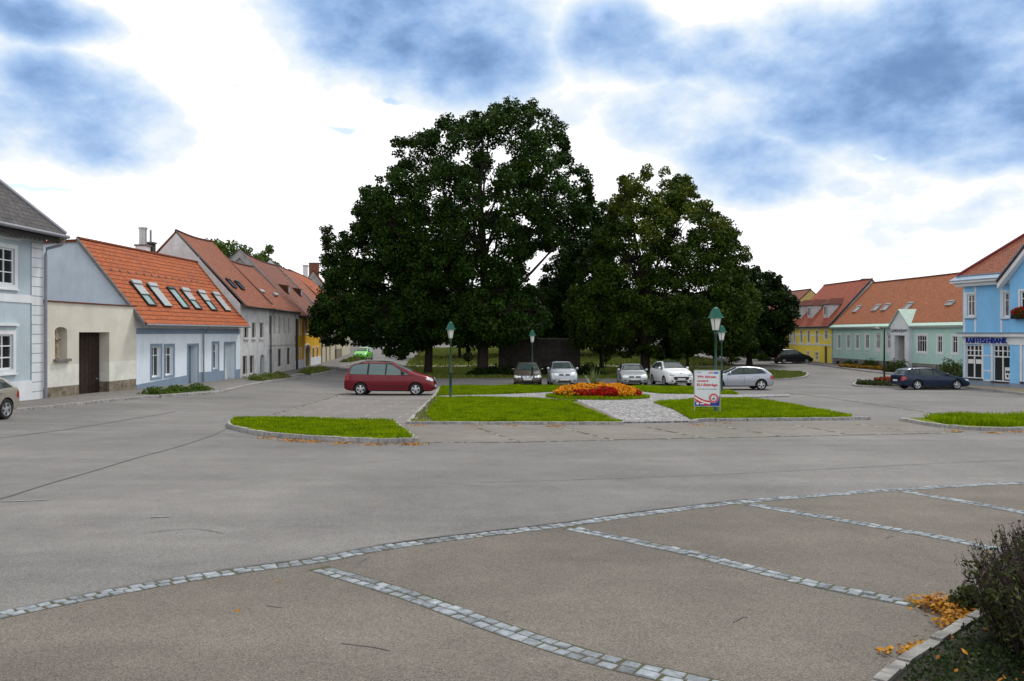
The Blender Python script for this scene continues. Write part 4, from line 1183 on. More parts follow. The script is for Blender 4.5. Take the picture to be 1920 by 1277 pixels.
def row_house(name, label, A, B, prof_d, zr, ze, wins, doors, mw, mroof, ov=.4, frame='frame_brown', glass='glass', trim=None, back=None, cols=2, rows=(.7,), sag=.0, dpm='gutter_dark', N=LEFT, dp=None, group=None, u_over=(0, 0), gable=None, sill=None, door_m='door_brown', zbdrop=.9, d=.16, tw=.1, ridge_cap=None, th=.14, gable_m=None):
    P, t = house(name, label, A, B, N, group=group)
    L = P.L; zb = min(G(*A), G(*B)) - zbdrop
    D = prof_d
    prof = [(0, ze), (-D, zr), (-2 * D, ze)]
    mb = solid_house(P, t, 0.01, L - .01, prof, zb, None)
    wall_holes(mb, P, .01, L - .01, zb, ze, [w[:4] + (w[4] if len(w) > 4 else 0, .22) for w in wins] + [w[:4] + (w[4] if len(w) > 4 else 0, .3) for w in doors])
    wl = mb.build('wall', [M[mw], M[gable_m or mw]], t); wl.data.polygons[0].material_index = 1; wl.data.polygons[1].material_index = 1
    for o in wins: window(P, o, t, cols, rows, frame=frame, glass=glass, trim=trim, tw=tw, d=d, fw=.05, sill=sill)
    for o in doors: door(P, o, t, door_m, .25, planks=2 if o[1] - o[0] > 1.4 else 1)
    k = (zr - ze) / D
    rp = [(ov, ze - ov * k * .6 + .04), (-D, zr), (-2 * D - ov, ze - ov * k * .6)]
    roof(P, t, -u_over[0], L + u_over[1], rp, M[mroof], th, sag=sag, cap=ridge_cap)
    gutter(P, t, -u_over[0], L + u_over[1], ov + .07, rp[0][1], .07, dpm)
    if dp is not None: downpipe(P, t, dp if dp >= 0 else L + dp, rp[0][1], zb + .3, m=dpm, eave_d=ov)
    return P, t, rp, L

def zz3(x, y): return (420 + x * .235, 440 + y * .235)
# white-grey two-storey house (gable to the viewer)
P2_ = facade(Q3, Q4, LEFT)
def o3(P, x0, x1, y0, y1, extra=()):
    a, b = zz3(x0, y0), zz3(x1, y1); return opx(P, a[0], b[0], a[1], b[1], extra)
W = [o3(P2_, 160, 190, 700, 820), o3(P2_, 222, 250, 703, 820), o3(P2_, 285, 313, 705, 820), o3(P2_, 148, 180, 968, 1112), o3(P2_, 204, 235, 965, 1103)]
Dd = [o3(P2_, 288, 322, 955, 1140, (.4,))]
P, t, rp, L = row_house('house', 'grey-white two-storey house with tall bare gable next to the ice blue house', Q3, Q4, 4.4, CAMZ + 6.9, CAMZ + 2.05, W, Dd, 'w_greywhite', 'tile_old', trim='w_grey', sill='w_grey', sag=.12, dp=None, door_m='door_blue', rows=(.33, .66), u_over=(.0, .0))
RP = roof_plane(P, rp)
for (b, tp) in (((790, 452), (735, 388)), ((848, 462), (797, 404))):
    z = lambda q: (230 + q[0] * .2662, 420 + q[1] * .2662)
    rooflight(RP, t, *z(b), *z(tp), .7, 'glass', 0, name='roof_hatch')
vg = MB(); vg.box(P.pt(-.02, rp[0][1] + .06, rp[0][0]), P.T * .12, P.pt(0, CAMZ + 6.9, -4.4) - P.pt(0, rp[0][1], rp[0][0]), P.S * .14); vg.build('verge', M['cement'], t)

# grey house
P3_ = facade(Q4, Q5, LEFT)
W = [o3(P3_, 360, 374, 650, 795), o3(P3_, 398, 411, 650, 790), o3(P3_, 436, 449, 652, 790), o3(P3_, 475, 488, 655, 790), o3(P3_, 513, 526, 660, 790), o3(P3_, 432, 461, 912, 1050), o3(P3_, 503, 531, 905, 1035)]
Dd = [o3(P3_, 360, 386, 915, 1130)]
P, t, rp, L = row_house('house', 'plain grey two-storey house with narrow dark windows, left neighbour of the ochre house', Q4, Q5, 3.6, CAMZ + 5.65, CAMZ + 2.0, W, Dd, 'w_grey', 'tile_old', sag=.12, dp=.25, door_m='door_blue', trim=None, rows=(.6,), cols=2)
firewall(P, t, -.12, [(rp[0][0] - .1, CAMZ + 2.0), (-4.4, CAMZ + 6.8)], .2, .25, 'w_old', cap='rust')
b = MB(); vb = P.pix(530, 645)[1]; fbox(b, P, .0, L, vb - .08, vb + .08, 0, .05); b.build('string_course', M['w_grey'], t)
RP = roof_plane(P, rp)
for x, y in ((490, 547), (516, 553)):
    u, v = RP.pix(x, y); m_ = MB(); fbox(m_, RP, u - .5, u + .5, v - .15, v + .15, 0, .14); m_.build('roof_vent', M['rail_grey'], t)

# ochre yellow house
P4_ = facade(Q5, Q6, LEFT)
W = [o3(P4_, 566, 580, 668, 790), o3(P4_, 603, 617, 668, 790), o3(P4_, 648, 664, 668, 788), o3(P4_, 690, 703, 672, 785), o3(P4_, 728, 740, 675, 783), o3(P4_, 566, 579, 915, 1028), o3(P4_, 603, 616, 910, 1022), o3(P4_, 706, 717, 903, 1000), o3(P4_, 739, 748, 898, 990)]
Dd = [o3(P4_, 641, 680, 880, 1075, (.55,))]
P, t, rp, L = row_house('house', 'ochre yellow two-storey house with round-arched gateway and white window surrounds', Q5, Q6, 4.7, CAMZ + 7.0, CAMZ + 1.75, W, Dd, 'w_yellow', 'tile_brown', trim='w_white', sag=.15, dp=None, door_m='wood_dark', tw=.13, gable_m='w_old')
firewall(P, t, -.15, [(.3, CAMZ + 1.5), (-4.7, CAMZ + 6.9), (-7.5, CAMZ + 4.2)], .35, .35, 'w_old', cap='cement')
pl = MB(); fbox(pl, P, 0, Dd[0][0] - .1, G(*Q5) - .8, G(*Q5) + .85, 0, .05); pl.build('plinth', M['w_white'], t); pl = MB(); fbox(pl, P, Dd[0][1] + .1, L, G(*Q5) - .8, G(*Q5) + .85, 0, .05); pl.build('plinth', M['w_white'], t)
fr = MB(); o = Dd[0]; cu = (o[0] + o[1]) / 2; ru = (o[1] - o[0]) / 2; sp = o[3] - .55
fr.tube([P.pt(o[0] - .05, o[2], .04), P.pt(o[0] - .05, sp, .04)] + [P.pt(cu - (ru + .05) * math.cos(a * math.pi / 10), sp + .6 * math.sin(a * math.pi / 10), .04) for a in range(1, 10)] + [P.pt(o[1] + .05, sp, .04), P.pt(o[1] + .05, o[2], .04)], .11, 6); fr.build('gate_surround', M['w_white'], t)
dpm = MB(); dpm.tube([P.pt(.15, CAMZ + 1.6, .5), P.pt(.15, CAMZ + 1.2, .15), P.pt(.15, G(*Q5), .15)], .11, 8); dpm.build('downpipe', M['gutter_dark'], t)
RP = roof_plane(P, rp)
for x, y in ((541.5, 551), (565, 556)):      # two small dormer hatches
    u, v = RP.pix(x, y); m_ = MB(); q = RP.pt(u, v, 0)
    m_.mesh([q + P.T * -.45 + P.S * .0, q + P.T * .45, q + P.T * .45 + V(0, 0, .75), q + P.T * -.45 + V(0, 0, .75), q + P.T * -.45 - P.N * .9 + V(0, 0, .9), q + P.T * .45 - P.N * .9 + V(0, 0, .9)], [(0, 1, 2, 3), (3, 2, 5, 4), (0, 3, 4), (1, 5, 2)])
    dm = m_.build('dormer', M['tile_brown'], t)
    m2 = MB(); m2.box(q + P.T * -.3 + P.N * .01 + V(0, 0, .1), P.T * .6, V(0, 0, .55), P.N * .02); m2.build('shutter', M['rail_grey'], dm)

# house with white parapet beyond the ochre house
P5_ = facade(Q6, Q7, LEFT)
def z4(x, y): return (560 + x * .1723, 560 + y * .1723)
def o4(P, x0, x1, y0, y1, e=()):
    a, b = z4(x0, y0), z4(x1, y1); return opx(P, a[0], b[0], a[1], b[1], e)
W = [o4(P5_, 370, 388, 470, 560)]
P, t, rp, L = row_house('house', 'old house with white parapet just beyond the ochre house, half behind the tree', Q6, Q7, 5.2, CAMZ + 7.4, CAMZ + 1.9, [(1.2, 1.9, 2.2, 3.7), (3.2, 3.9, 2.2, 3.7), (6, 6.7, 2.2, 3.7), (9, 9.7, 2.2, 3.7), (4.6, 5.5, 4.3, 5.3)], [(4.2, 5.2, .3, 2.4), (7.6, 8.6, .3, 2.4)], 'w_cream2', 'tile_old', trim=None, sag=.1, dp=.2)
firewall(P, t, -.15, [(.3, CAMZ + 1.7), (-5.2, CAMZ + 7.4), (-9, CAMZ + 3.5)], .4, .4, 'w_white', cap='gutter_dark')
RP = roof_plane(P, rp)
rooflight(RP, t, 597, 552, 580, 537, 1.0, 'glass_curtain', 0); rooflight(RP, t, 609, 556, 597, 545, 1.0, 'glass_curtain', 0)

P, t, rp, L = row_house('house', 'low cream house with grey-brown lower wall, last in the left row before the green car', Q7, Q8, 5.5, CAMZ + 7.6, CAMZ + 2.4, [(2 + 2.9 * k, 2.8 + 2.9 * k, CAMZ - 1.3, CAMZ + .1) for k in range(6)], [], 'w_cream2', 'tile_orange', trim=None, dp=.2, rows=(.6,))
s_ = MB(); fbox(s_, P, 0, 7.5, G(*Q7) - .8, G(*Q7) + 1.25, 0, .04); s_.build('plinth', M['w_stone'], t)
# farther houses up the left street
FH = []
for i, (a, b, mw, rf, e, r_, lb) in enumerate((((-24.6, 116), (-29, 140), 'w_old', 'tile_orange', 3.0, 9.0, 'grey rendered house up the left street beyond the green car'),
                                               ((-29.3, 141), (-35, 168), 'w_cream2', 'tile_old', 1.7, 5.5, 'pale house far up the left street'),
                                               ((-35.3, 169), (-43, 200), 'w_grey', 'tile_old', 2.6, 6.5, 'grey house at the far top of the left street'))):
    P, t, rp, L = row_house('house', lb, a, b, 4.5, CAMZ + r_, CAMZ + e, [(1.5 + 3 * k, 2.5 + 3 * k, CAMZ + e - 2.6, CAMZ + e - 1.1) for k in range(int((math.dist(a, b) - 2) / 3))], [], mw, rf, rows=(.5,))
    if i == 0:
        cx_, cy_ = at(589, 119); chimney(t, cx_, cy_, CAMZ + 6, CAMZ + 131 / F * 119, 1.4, .7, 'brick', 'cement')
        cx_, cy_ = at(573, 113); chimney(t, cx_, cy_, CAMZ + 6, CAMZ + 126 / F * 113, .6, .6, 'w_white', 'gutter_dark')

# ================================================================== RIGHT SIDE HOUSES
def z7(x, y): return (1420 + x * .2036, 500 + y * .2036)
def z8(x, y): return (1640 + x * .2662, 420 + y * .2662)
def z9(x, y): return (1380 + x * .1096, 580 + y * .1096)
def oz(P, zf, x0, x1, y0, y1, e=()):
    a, b = zf(x0, y0), zf(x1, y1); return opx(P, a[0], b[0], a[1], b[1], e)

def town_hall():
    A, B = (38.25, 94.0), (40.5, 62.5)
    P, t = house('town_hall', 'long mint green single-storey municipal building with orange roof and white portal', A, B, RIGHT, 'town hall')
    L = P.L; zb = G(*A) - .9; ze = CAMZ + .62; zr = CAMZ + 5.9; D = 5.0
    ws = [oz(P, z7, a, b, 628, 752) for a, b in ((742, 766), (825, 850), (908, 935), (998, 1028), (1097, 1126), (1200, 1228))]
    ws += [oz(P, z8, a, b, c, d) for a, b, c, d in ((8, 36, 782, 888), (88, 114, 782, 888), (300, 366, 786, 900), (444, 476, 788, 905), (549, 584, 790, 908))]
    uu = [w for w in ws]
    po = oz(P, z8, 166, 238, 785, 1010); po = (po[0], po[1], po[2], po[3])
    zp = CAMZ - 2.9
    base = [oz(P, z7, a, b, 868, 905) for a, b in ((730, 762), (812, 845), (893, 930), (985, 1030), (1185, 1220))]
    prof = [(0, ze), (-D, zr), (-2 * D, ze)]
    mb = solid_house(P, t, 0.01, L, [(0, ze)] + [(-D, zr - .2), (-2 * D, ze)], zb, None)
    wall_holes(mb, P, .01, L, zp, ze, [w + (0, .2) for w in ws] + [po + (0, 1.5)])
    mb.build('wall', M['w_mint'], t)
    pm = MB(); wall_holes(pm, P, .01, L, zb, zp, [b + (0, .2) for b in base] + [po + (0, 1.5)], d=.06); quad(pm, P.pt(0, zp, .06), P.pt(L, zp, .06), P.pt(L, zp, 0), P.pt(0, zp, 0), P.S); pm.build('plinth', M['w_greystone'], t)
    for i, w in enumerate(ws):
        window(P, w, t, 4 if i == 8 else 2, (.68,), trim='frame_white', tw=.20, d=.07, fw=.06, glass='glass')
        ap = MB(); a, b, c, d = w[:4]; fbox(ap, P, a - .16, a - .10, c - .75, c - .16, 0, .025); fbox(ap, P, b + .10, b + .16, c - .75, c - .16, 0, .025); cu = (a + b) / 2; fbox(ap, P, cu - .09, cu + .09, c - .58, c - .38, 0, .03); ap.build('apron_panel', M['w_white'], t)
    for b in base: window(P, b, t, 2, (0,), frame='frame_brown', d=.12, base=.06, fw=.05, name='basement_window')
    # cornice of sheet copper
    c = MB(); 
    for (a, b) in ((-.1, po[0] - .75), (po[1] + .75, L)):
        fbox(c, P, a, b, ze - .12, ze + .06, -.02, .22); 
    c.build('cornice', M['w_white'], t)
    c = MB()
    for (a, b) in ((-.15, po[0] - .7), (po[1] + .7, L + .1)):
        c.box(P.pt(a, ze + .07, .42), P.T * (b - a), P.S * .34 - P.N * .5, P.S * .05 + P.N * .02)
        fbox(c, P, a, b, ze + .0, ze + .068, .22, .42)
    c.build('eaves_sheeting', M['copper'], t)
    rp = [(-.05, ze + .38), (-D, zr), (-2 * D - .3, ze)]
    roof(P, t, -.15, L + .3, rp, M['tile_town'], .12, sag=.08)
    RP = roof_plane(P, rp, .12)
    for zf, bx, by, tx, ty in ((z7, 893, 420, 945, 362), (z7, 1075, 408, 1120, 350), (z7, 1160, 405, 1212, 345), (z8, 215, 605, 258, 555), (z8, 515, 575, 550, 542)):
        rooflight(RP, t, *zf(bx, by), *zf(tx, ty), 1.0, 'glass_curtain', 0, frame='rail_grey')
    cx_, cy_ = at(1628, 96); chimney(t, cx_ + 1.5, cy_ + 4, zr - 2, CAMZ + 101 / F * 100, .9, .6, 'w_white', 'cement')
    # portal
    a, b = po[0] - .7, po[1] + .7; cu = (a + b) / 2
    p = MB(); fbox(p, P, a, po[0], zb, po[3], .0, .4); fbox(p, P, po[1], b, zb, po[3], .0, .4); fbox(p, P, a, b, po[3], po[3] + .95, .0, .42)
    zt = po[3] + .95; pk = zt + 1.55
    pts = [(a - .1, zt), (b + .1, zt), (cu, pk)]
    p.mesh([P.pt(u, z, .40) for u, z in pts] + [P.pt(u, z, -1.6) for u, z in pts], [(0, 1, 2), (5, 4, 3), (0, 3, 4, 1)])
    p.build('portal', M['w_white'], t)
    r_ = MB()
    for (u0, z0), (u1, z1) in (((a - .25, zt - .1), (cu, pk + .06)), ((b + .25, zt - .1), (cu, pk + .06))):
        r_.box(P.pt(u0, z0, .55), P.pt(u1, z1, .55) - P.pt(u0, z0, .55), P.N * -3.4, V(0, 0, .09))
    r_.build('portal_roof', M['copper'], t)
    dr_ = MB(); quad(dr_, P.pt(po[0], po[2], -1.5), P.pt(po[1], po[2], -1.5), P.pt(po[1], po[3], -1.5), P.pt(po[0], po[3], -1.5), P.N); dr_.build('door', M['door_brown'], t)
    ln = MB(); fbox(ln, P, po[0], po[0] + .02, po[2], po[3], -1.49, -.0); fbox(ln, P, po[1] - .02, po[1], po[2], po[3], -1.49, -.0); fbox(ln, P, po[0] + .02, po[1] - .02, po[3] - .02, po[3], -1.49, -.0); ln.build('door_reveal', M['w_grey'], t)
    st = MB()
    for k in range(4): fbox(st, P, po[0] - .2, po[1] + .2, G(*A) - .2, G(*A) + .17 * (k + 1), .4 - .0, 1.8 - k * .35)
    st.build('steps', M['w_greystone'], t)
    text_mesh('GEMEINDEAMT', P, b - .12 if P.T.y < 0 and False else a + .1, po[3] + .32, .3, M['black'], t, d=.435, ext=.02, width=b - a - .2)
    return P
PT = town_hall()

def yellow_house():
    A, B = at(1478.5, 106.5), (38.2, 94.35)
    P, t = house('house', 'lemon yellow two-storey house with three dormers left of the mint green building', A, B, RIGHT)
    L = P.L; zb = G(*A) - .9; ze = CAMZ + 1.0; zr = CAMZ + 6.35; D = 5.0
    up = [oz(P, z9, a, b, c, d, (.25, .18)) for a, b, c, d in ((921, 948, 372, 562), (983, 1012, 368, 562), (1101, 1137, 362, 566), (1225, 1262, 365, 568), (1366, 1406, 365, 575), (1520, 1566, 368, 512))]
    dn = [oz(P, z9, 1217, 1250, 725, 818), oz(P, z9, 1362, 1404, 737, 868)]
    dr_ = oz(P, z9, 1510, 1560, 632, 915); dr_ = (dr_[0], dr_[1], G(*B) + .05, dr_[3])
    mb = solid_house(P, t, 0, L - .01, [(0, ze), (-D, zr), (-2 * D, ze)], zb, None)
    wall_holes(mb, P, 0, L - .01, zb, ze, up + [d + (0, .18) for d in dn] + [dr_ + (0, .12)])
    wl = mb.build('wall', [M['w_lemon'], M['w_greywhite']], t); wl.data.polygons[1].material_index = 1
    for w in up: window(P, w, t, 2, (.65,), trim='frame_white', tw=.15, d=.07, fw=.05)
    for w in dn: window(P, w, t, 2, (.6,), trim='w_white', tw=.14, d=.12, fw=.05)
    door(P, dr_, t, 'door_brown', .08)
    b = MB(); v1 = P.pix(1520, 629)[1]; v2 = P.pix(1540, 646)[1]
    xs = [0] + [q for w in sorted(up) for q in (w[0] - .14, w[1] + .14)] + [L]
    for k in range(0, len(xs), 2): 
        if xs[k + 1] > xs[k]: fbox(b, P, xs[k], xs[k + 1], v1 - .07, v1 + .07, 0, .025)
    fbox(b, P, 0, L, v2 - .12, v2 + .05, 0, .028); fbox(b, P, 0, L, ze - .42, ze, 0, .1); b.build('string_course', M['w_white'], t)
    k = (zr - ze) / D
    rp = [(.35, ze - .25), (-D, zr), (-2 * D - .3, ze - .2)]
    roof(P, t, -.1, L + .05, rp, M['tile_red'], .14, cap=M['tile_red'])
    vg = MB(); vg.box(P.pt(L - .02, rp[0][1] + .1, rp[0][0]), P.T * .2, P.pt(0, zr, -D) - P.pt(0, rp[0][1], rp[0][0]), P.S * .2); vg.build('verge', M['gutter_dark'], t)
    gutter(P, t, -.1, L, .42, rp[0][1] + .05, .08, 'gutter_dark'); downpipe(P, t, .1, rp[0][1], zb, m='rust', r=.07, eave_d=.35)
    RP = roof_plane(P, rp, .14)
    for x0, x1, y1, y0 in ((372, 402, 475, 395), (468, 502, 474, 390), (612, 655, 470, 375)):
        (a, yb), (b_, yt) = z7(x0, y1), z7(x1, y0)
        u0, v0 = RP.pix(a, yb); u1, _ = RP.pix(b_, yb); uc = (u0 + u1) / 2; w_ = 1.25
        q = RP.pt(uc, v0, 0); h = 1.65
        fl = [q + P.T * -w_ / 2, q + P.T * w_ / 2]
        dpt = h / k + .1
        m_ = MB()
        m_.mesh([fl[0], fl[1], fl[1] + V(0, 0, h), fl[0] + V(0, 0, h), fl[0] + V(0, 0, h) - P.N * dpt, fl[1] + V(0, 0, h) - P.N * dpt], [(0, 1, 2, 3), (0, 3, 4), (1, 5, 2)])
        dm = m_.build('dormer', M['w_khaki'] if False else M['w_greywhite'], t)
        DP = Pl(V(q.x, q.y, 0), P.T, (0, 0, 1), P.N)
        window(DP, (-.42, .42, q.z + .25, q.z + h - .2), dm, 2, (0,), trim=None, d=-.07, fw=.08)
        e = .3; T_ = q + V(0, 0, h)
        r_ = MB(); a1, a2 = T_ - P.T * (w_ / 2 + e) + P.N * e, T_ + P.T * (w_ / 2 + e) + P.N * e; c1, c2 = T_ - P.T * (w_ / 2 + e) - P.N * (dpt + .2), T_ + P.T * (w_ / 2 + e) - P.N * (dpt + .2)
        rd = T_ + V(0, 0, .75) - P.N * .6; rb = T_ + V(0, 0, .75) - P.N * (dpt + .9)
        r_.mesh([a1, a2, c2, c1, rd, rb], [(0, 1, 4), (1, 2, 5, 4), (3, 0, 4, 5), (0, 3, 2, 1)]); r_.build('dormer_roof', M['tile_red'], dm)
yellow_house()

P, t, rp, L = row_house('house', 'khaki gabled house half hidden behind the right-hand tree beyond the lemon yellow house', (36.3, 124), (37.7, 109), 3.7, CAMZ + 5.95, CAMZ + 2.7,
                        [(1.5 + k * 2.6, 2.5 + k * 2.6, CAMZ - 2.3, CAMZ - .7) for k in range(5)], [], 'w_khaki', 'tile_brown', trim='w_cream2', rows=(.6,), N=RIGHT, ov=.3)
P, t, rp, L = row_house('house', 'low cream house with brown shutters at the far right end of the square', (33.5, 150), (37.5, 126), 3.7, CAMZ + 4.5, CAMZ + 1.2,
                        [(1.5 + k * 3, 2.5 + k * 3, CAMZ - 1.9, CAMZ - .5) for k in range(7)], [], 'w_cream2', 'tile_brown', trim='frame_brown', rows=(.6,), N=RIGHT, ov=.3)

def bank():
    A = (31.75, 55.6); dr = Vector((.297, -.955)); B = (A[0] + dr.x * 16, A[1] + dr.y * 16)
    P, t = house('bank_building', 'sky blue two-storey corner building with white trim and dark blue bank lettering', A, B, RIGHT, 'bank')
    L = P.L; zb = G(*B) - 1.2; ze = CAMZ + 3.55
    z5 = lambda x, y: (1780 + x * .12534, 590 + y * .12534)
    z4 = lambda x, y: (1780 + x * .141, 420 + y * .141)
    ub = P.pix(1903, 600)[0]       # projecting gabled bay starts here
    up = [oz(P, z4, 236, 336, 935, 1225), oz(P, z4, 722, 846, 908, 1232)]
    lo = [oz(P, z5, 246, 487, 455, 950), oz(P, z5, 655, 930, 458, 1000)]
    mb = solid_house(P, t, 0, L, [(0, ze), (-11, ze)], zb, None)
    wall_holes(mb, P, 0, ub, zb, ze, [w + (0, .2) for w in up + lo])
    BP = Pl(P.pt(ub, 0, .45), P.T, (0, 0, 1), P.N)
    w2 = [(.75, 1.75, up[0][2], up[0][3]), (3.2, 4.6, up[0][2], up[0][3]), (6.0, 7.0, up[0][2], up[0][3]), (.9, 2.6, lo[1][2] + .1, lo[1][3]), (4.2, 5.6, lo[1][2] + .1, lo[1][3])]
    Lb = 7.8
    wall_holes(mb, BP, 0, Lb, zb, ze, [w + (0, .2) for w in w2])
    quad(mb, BP.pt(0, zb, 0), BP.pt(0, ze, 0), BP.pt(0, ze, -.45), BP.pt(0, zb, -.45), -P.T)
    mb.add([BP.pt(0, ze, 0), BP.pt(Lb, ze, 0), BP.pt(Lb / 2, ze + 4.2, 0)])
    mb.build('wall', M['w_bank'], t)
    for w in up: window(P, w, t, 2, (.68,), trim='w_white', tw=.13, d=.12, fw=.09, sill='bluemetal', glass='glass_curtain')
    for w in w2[:3]: window(BP, w, t, 2, (.68,), trim='w_white', tw=.13, d=.12, fw=.09, sill='bluemetal')
    for w, Q in ((lo[0], P), (lo[1], P), (w2[3], BP), (w2[4], BP)):
        # big shop window: small panes over two tall ones
        u0, u1, z0, z1 = w[:4]; zt = z0 + (z1 - z0) * .68
        f = MB(); D0, D1 = -.12, -.06; fw = .06
        fbox(f, Q, u0, u0 + fw, z0, z1, D0, D1); fbox(f, Q, u1 - fw, u1, z0, z1, D0, D1); fbox(f, Q, u0 + fw, u1 - fw, z0, z0 + fw, D0, D1); fbox(f, Q, u0 + fw, u1 - fw, z1 - fw, z1, D0, D1)
        fbox(f, Q, u0 + fw, u1 - fw, zt - .04, zt + .04, D0, D1 + .003); cu = (u0 + u1) / 2; fbox(f, Q, cu - .04, cu + .04, z0 + fw, z1 - fw, D0, D1 + .006)
        for q in (.25, .75): c = u0 + (u1 - u0) * q; fbox(f, Q, c - .03, c + .03, zt + .06, z1 - fw, D0, D1 + .002)
        c = (zt + z1) / 2; fbox(f, Q, u0 + fw, u1 - fw, c - .03, c + .03, D0, D1 + .004)
        fo = f.build('shop_window', M['frame_white'], t)
        g = MB(); quad(g, Q.pt(u0, z0, D0 + .015), Q.pt(u1, z0, D0 + .015), Q.pt(u1, z1, D0 + .015), Q.pt(u0, z1, D0 + .015), P.N); g.build('pane', M['glass'], fo)
        s = MB(); fbox(s, Q, u0 - .15, u0, z0 - .1, z1 + .05, 0, .035); fbox(s, Q, u1, u1 + .15, z0 - .1, z1 + .05, 0, .035); s.build('surround', M['w_white'], fo)
        s = MB(); fbox(s, Q, u0 - .1, u1 + .1, z0 - .1, z0, 0.0, .12); s.build('sill', M['frame_brown'], fo)
    # paper notices and the poster behind the panes
    n = MB(); u0, u1, z0, z1 = lo[0][:4]; zt = z0 + (z1 - z0) * .68
    fbox(n, P, u0 + .12, u0 + .55, zt - .55, zt - .25, -.1, -.09); cu = (u0 + u1) / 2; fbox(n, P, cu + .1, cu + .55, zt - .55, zt - .25, -.1, -.09); n.build('notice', M['frame_white'], t)
    n = MB(); u0, u1, z0, z1 = lo[1][:4]; cu = (u0 + u1) / 2; fbox(n, P, cu + .12, u1 - .14, z0 + .15, z0 + .95, -.1, -.09); pn = n.build('window_poster', M['frame_white'], t)
    q = MB()
    for a, b in ((.25, .62), (.62, .62), (.43, .28)): q.lathe((0, 0, 0), [(0, 0)], 3, cap=False) if False else fbox(q, P, cu + .12 + a * (u1 - cu - .26) - .05, cu + .12 + a * (u1 - cu - .26) + .09, z0 + .15 + b * .8 - .08, z0 + .15 + b * .8 + .08, -.089, -.085)
    q.build('printed_shapes', M['black'], pn)
    # trim
    tr = MB(); zc = P.pix(1815, 625)[1]
    fbox(tr, P, -.25, ub, zc - .22, zc, 0, .28); fbox(tr, BP, -.1, Lb, zc - .22, zc, 0, .28); tr.build('cornice', M['w_white'], t)
    ct = MB(); fbox(ct, P, -.3, ub, zc + .002, zc + .06, 0, .36); fbox(ct, BP, -.1, Lb, zc + .002, zc + .06, 0, .36); ct.build('cornice_sheeting', M['bluemetal'], t)
    zs = lo[0][3] + .06
    sb = MB(); fbox(sb, P, 0, ub, zs, zc - .222, 0, .045); fbox(sb, BP, 0, Lb, zs, zc - .222, 0, .045); sb.build('sign_band', M['w_white'], t)
    u_a = P.pix(1813.5, 640)[0]; u_b = P.pix(1890, 640)[0]; zl = P.pix(1850, 643.5)[1]; zh = P.pix(1850, 633)[1]
    text_mesh('RAIFFEISENBANK', P, u_a, zl, zh - zl, mat('blue_letters', (.008, .035, .32), .5, 0), t, d=.10, ext=.08, width=u_b - u_a, bold=.0)
    for px in (1808.5, 1829, 1878, 1901):
        u = P.pix(px, 590)[0]; s = MB(); fbox(s, P, max(u - .07, .01), u + .07, zc + .07, ze - .3, 0, .03); s.build('pilaster_strip', M['w_white'], t)
    u = .04
    hz = [P.pix(1850, y)[1] for y in (667, 695.5, 713)]
    segs = [(0.02, lo[0][0] - .16), (lo[0][1] + .16, lo[1][0] - .16), (lo[1][1] + .16, ub)]
    for z in hz:
        for a, b in segs:
            if b - a > .05: s = MB(); fbox(s, P, a, b, z - .04, z + .04, 0, .03); s.build('groove_band', M['w_white'], t)
    pl_ = MB(); fbox(pl_, P, -.03, ub, zb, hz[2] - .05, 0, .06) ; fbox(pl_, BP, -.03, Lb, zb, hz[2] - .05, 0, .06); pl_.build('plinth', M['w_bankbase'], t)
    ea = MB(); fbox(ea, P, -.3, ub, ze - .28, ze - .04, .0, .35); fbox(ea, P, -.55, ub, ze - .04, ze + .1, 0, .6); ea.build('eaves_cornice', M['w_white'], t)
    sh = MB(); sh.box(P.pt(-.55, ze + .102, .66), P.T * (ub + .55), P.S * .25 - P.N * .5, P.S * .05); fbox(sh, P, -.45, ub, ze + .38, ze + .52, -.05, .12); sh.build('eaves_sheeting', M['bluemetal'], t)
    # hipped roof
    e = .1; zr0 = ze + .5; r_ = MB(); kk = .94
    E0 = P.pt(-.35, zr0, e); hp = 5.5
    R0 = P.pt(-.35 + hp, zr0 + kk * hp, e - hp); R1 = P.pt(L, zr0 + kk * hp, e - hp); E1 = P.pt(L, zr0, e); E2 = P.pt(-.35, zr0, e - 2 * hp); E3 = P.pt(L, zr0, e - 2 * hp)
    sl_ = math.hypot(hp, kk * hp)
    r_.add([E0, E1, R1, R0], [(0, 0), (L, 0), (L, sl_), (hp, sl_)]); r_.add([E2, E0, R0], [(0, 0), (2 * hp, 0), (hp, sl_)]); r_.add([E3, E2, R0, R1], [(0, 0), (L, 0), (L - hp, sl_), (0, sl_)])
    rf = r_.build('roof', M['tile_old'], t)
    h_ = MB(); h_.tube([E0 + V(0, 0, .05), R0 + V(0, 0, .05)], .11, 7); h_.tube([R0 + V(0, 0, .05), R1 + V(0, 0, .05)], .11, 7); h_.build('hip_ridge', mat('dark_red_ridge', (.17, .025, .03), .6, .1), rf)
    # gable roof over the bay
    g = MB(); c0, c1 = (Lb / 2, ze + 4.55), (-.55, ze - .25); c2 = (Lb + .55, ze - .25)
    for q in (c1, c2):
        g.box(BP.pt(q[0], q[1], .5), BP.pt(c0[0], c0[1], .5) - BP.pt(q[0], q[1], .5), P.N * -5.5, V(0, 0, .12))
    g.build('gable_roof', M['tile_old'], t)
    g = MB()
    for q in (c1, c2): g.box(BP.pt(q[0], q[1] + .125, .6), BP.pt(c0[0], c0[1] + .125, .6) - BP.pt(q[0], q[1] + .125, .6), P.N * -.35, V(0, 0, .06))
    g.build('gable_sheeting', M['bluemetal'], t)
    g = MB()
    for q in (c1, c2): g.box(BP.pt(q[0], q[1] - .36, .45), BP.pt(c0[0], c0[1] - .36, .45) - BP.pt(q[0], q[1] - .36, .45), P.N * -.42, V(0, 0, .34))
    g.build('bargeboard', M['w_white'], t)
    return P, BP, w2
PB, BPB, w2_ = bank()

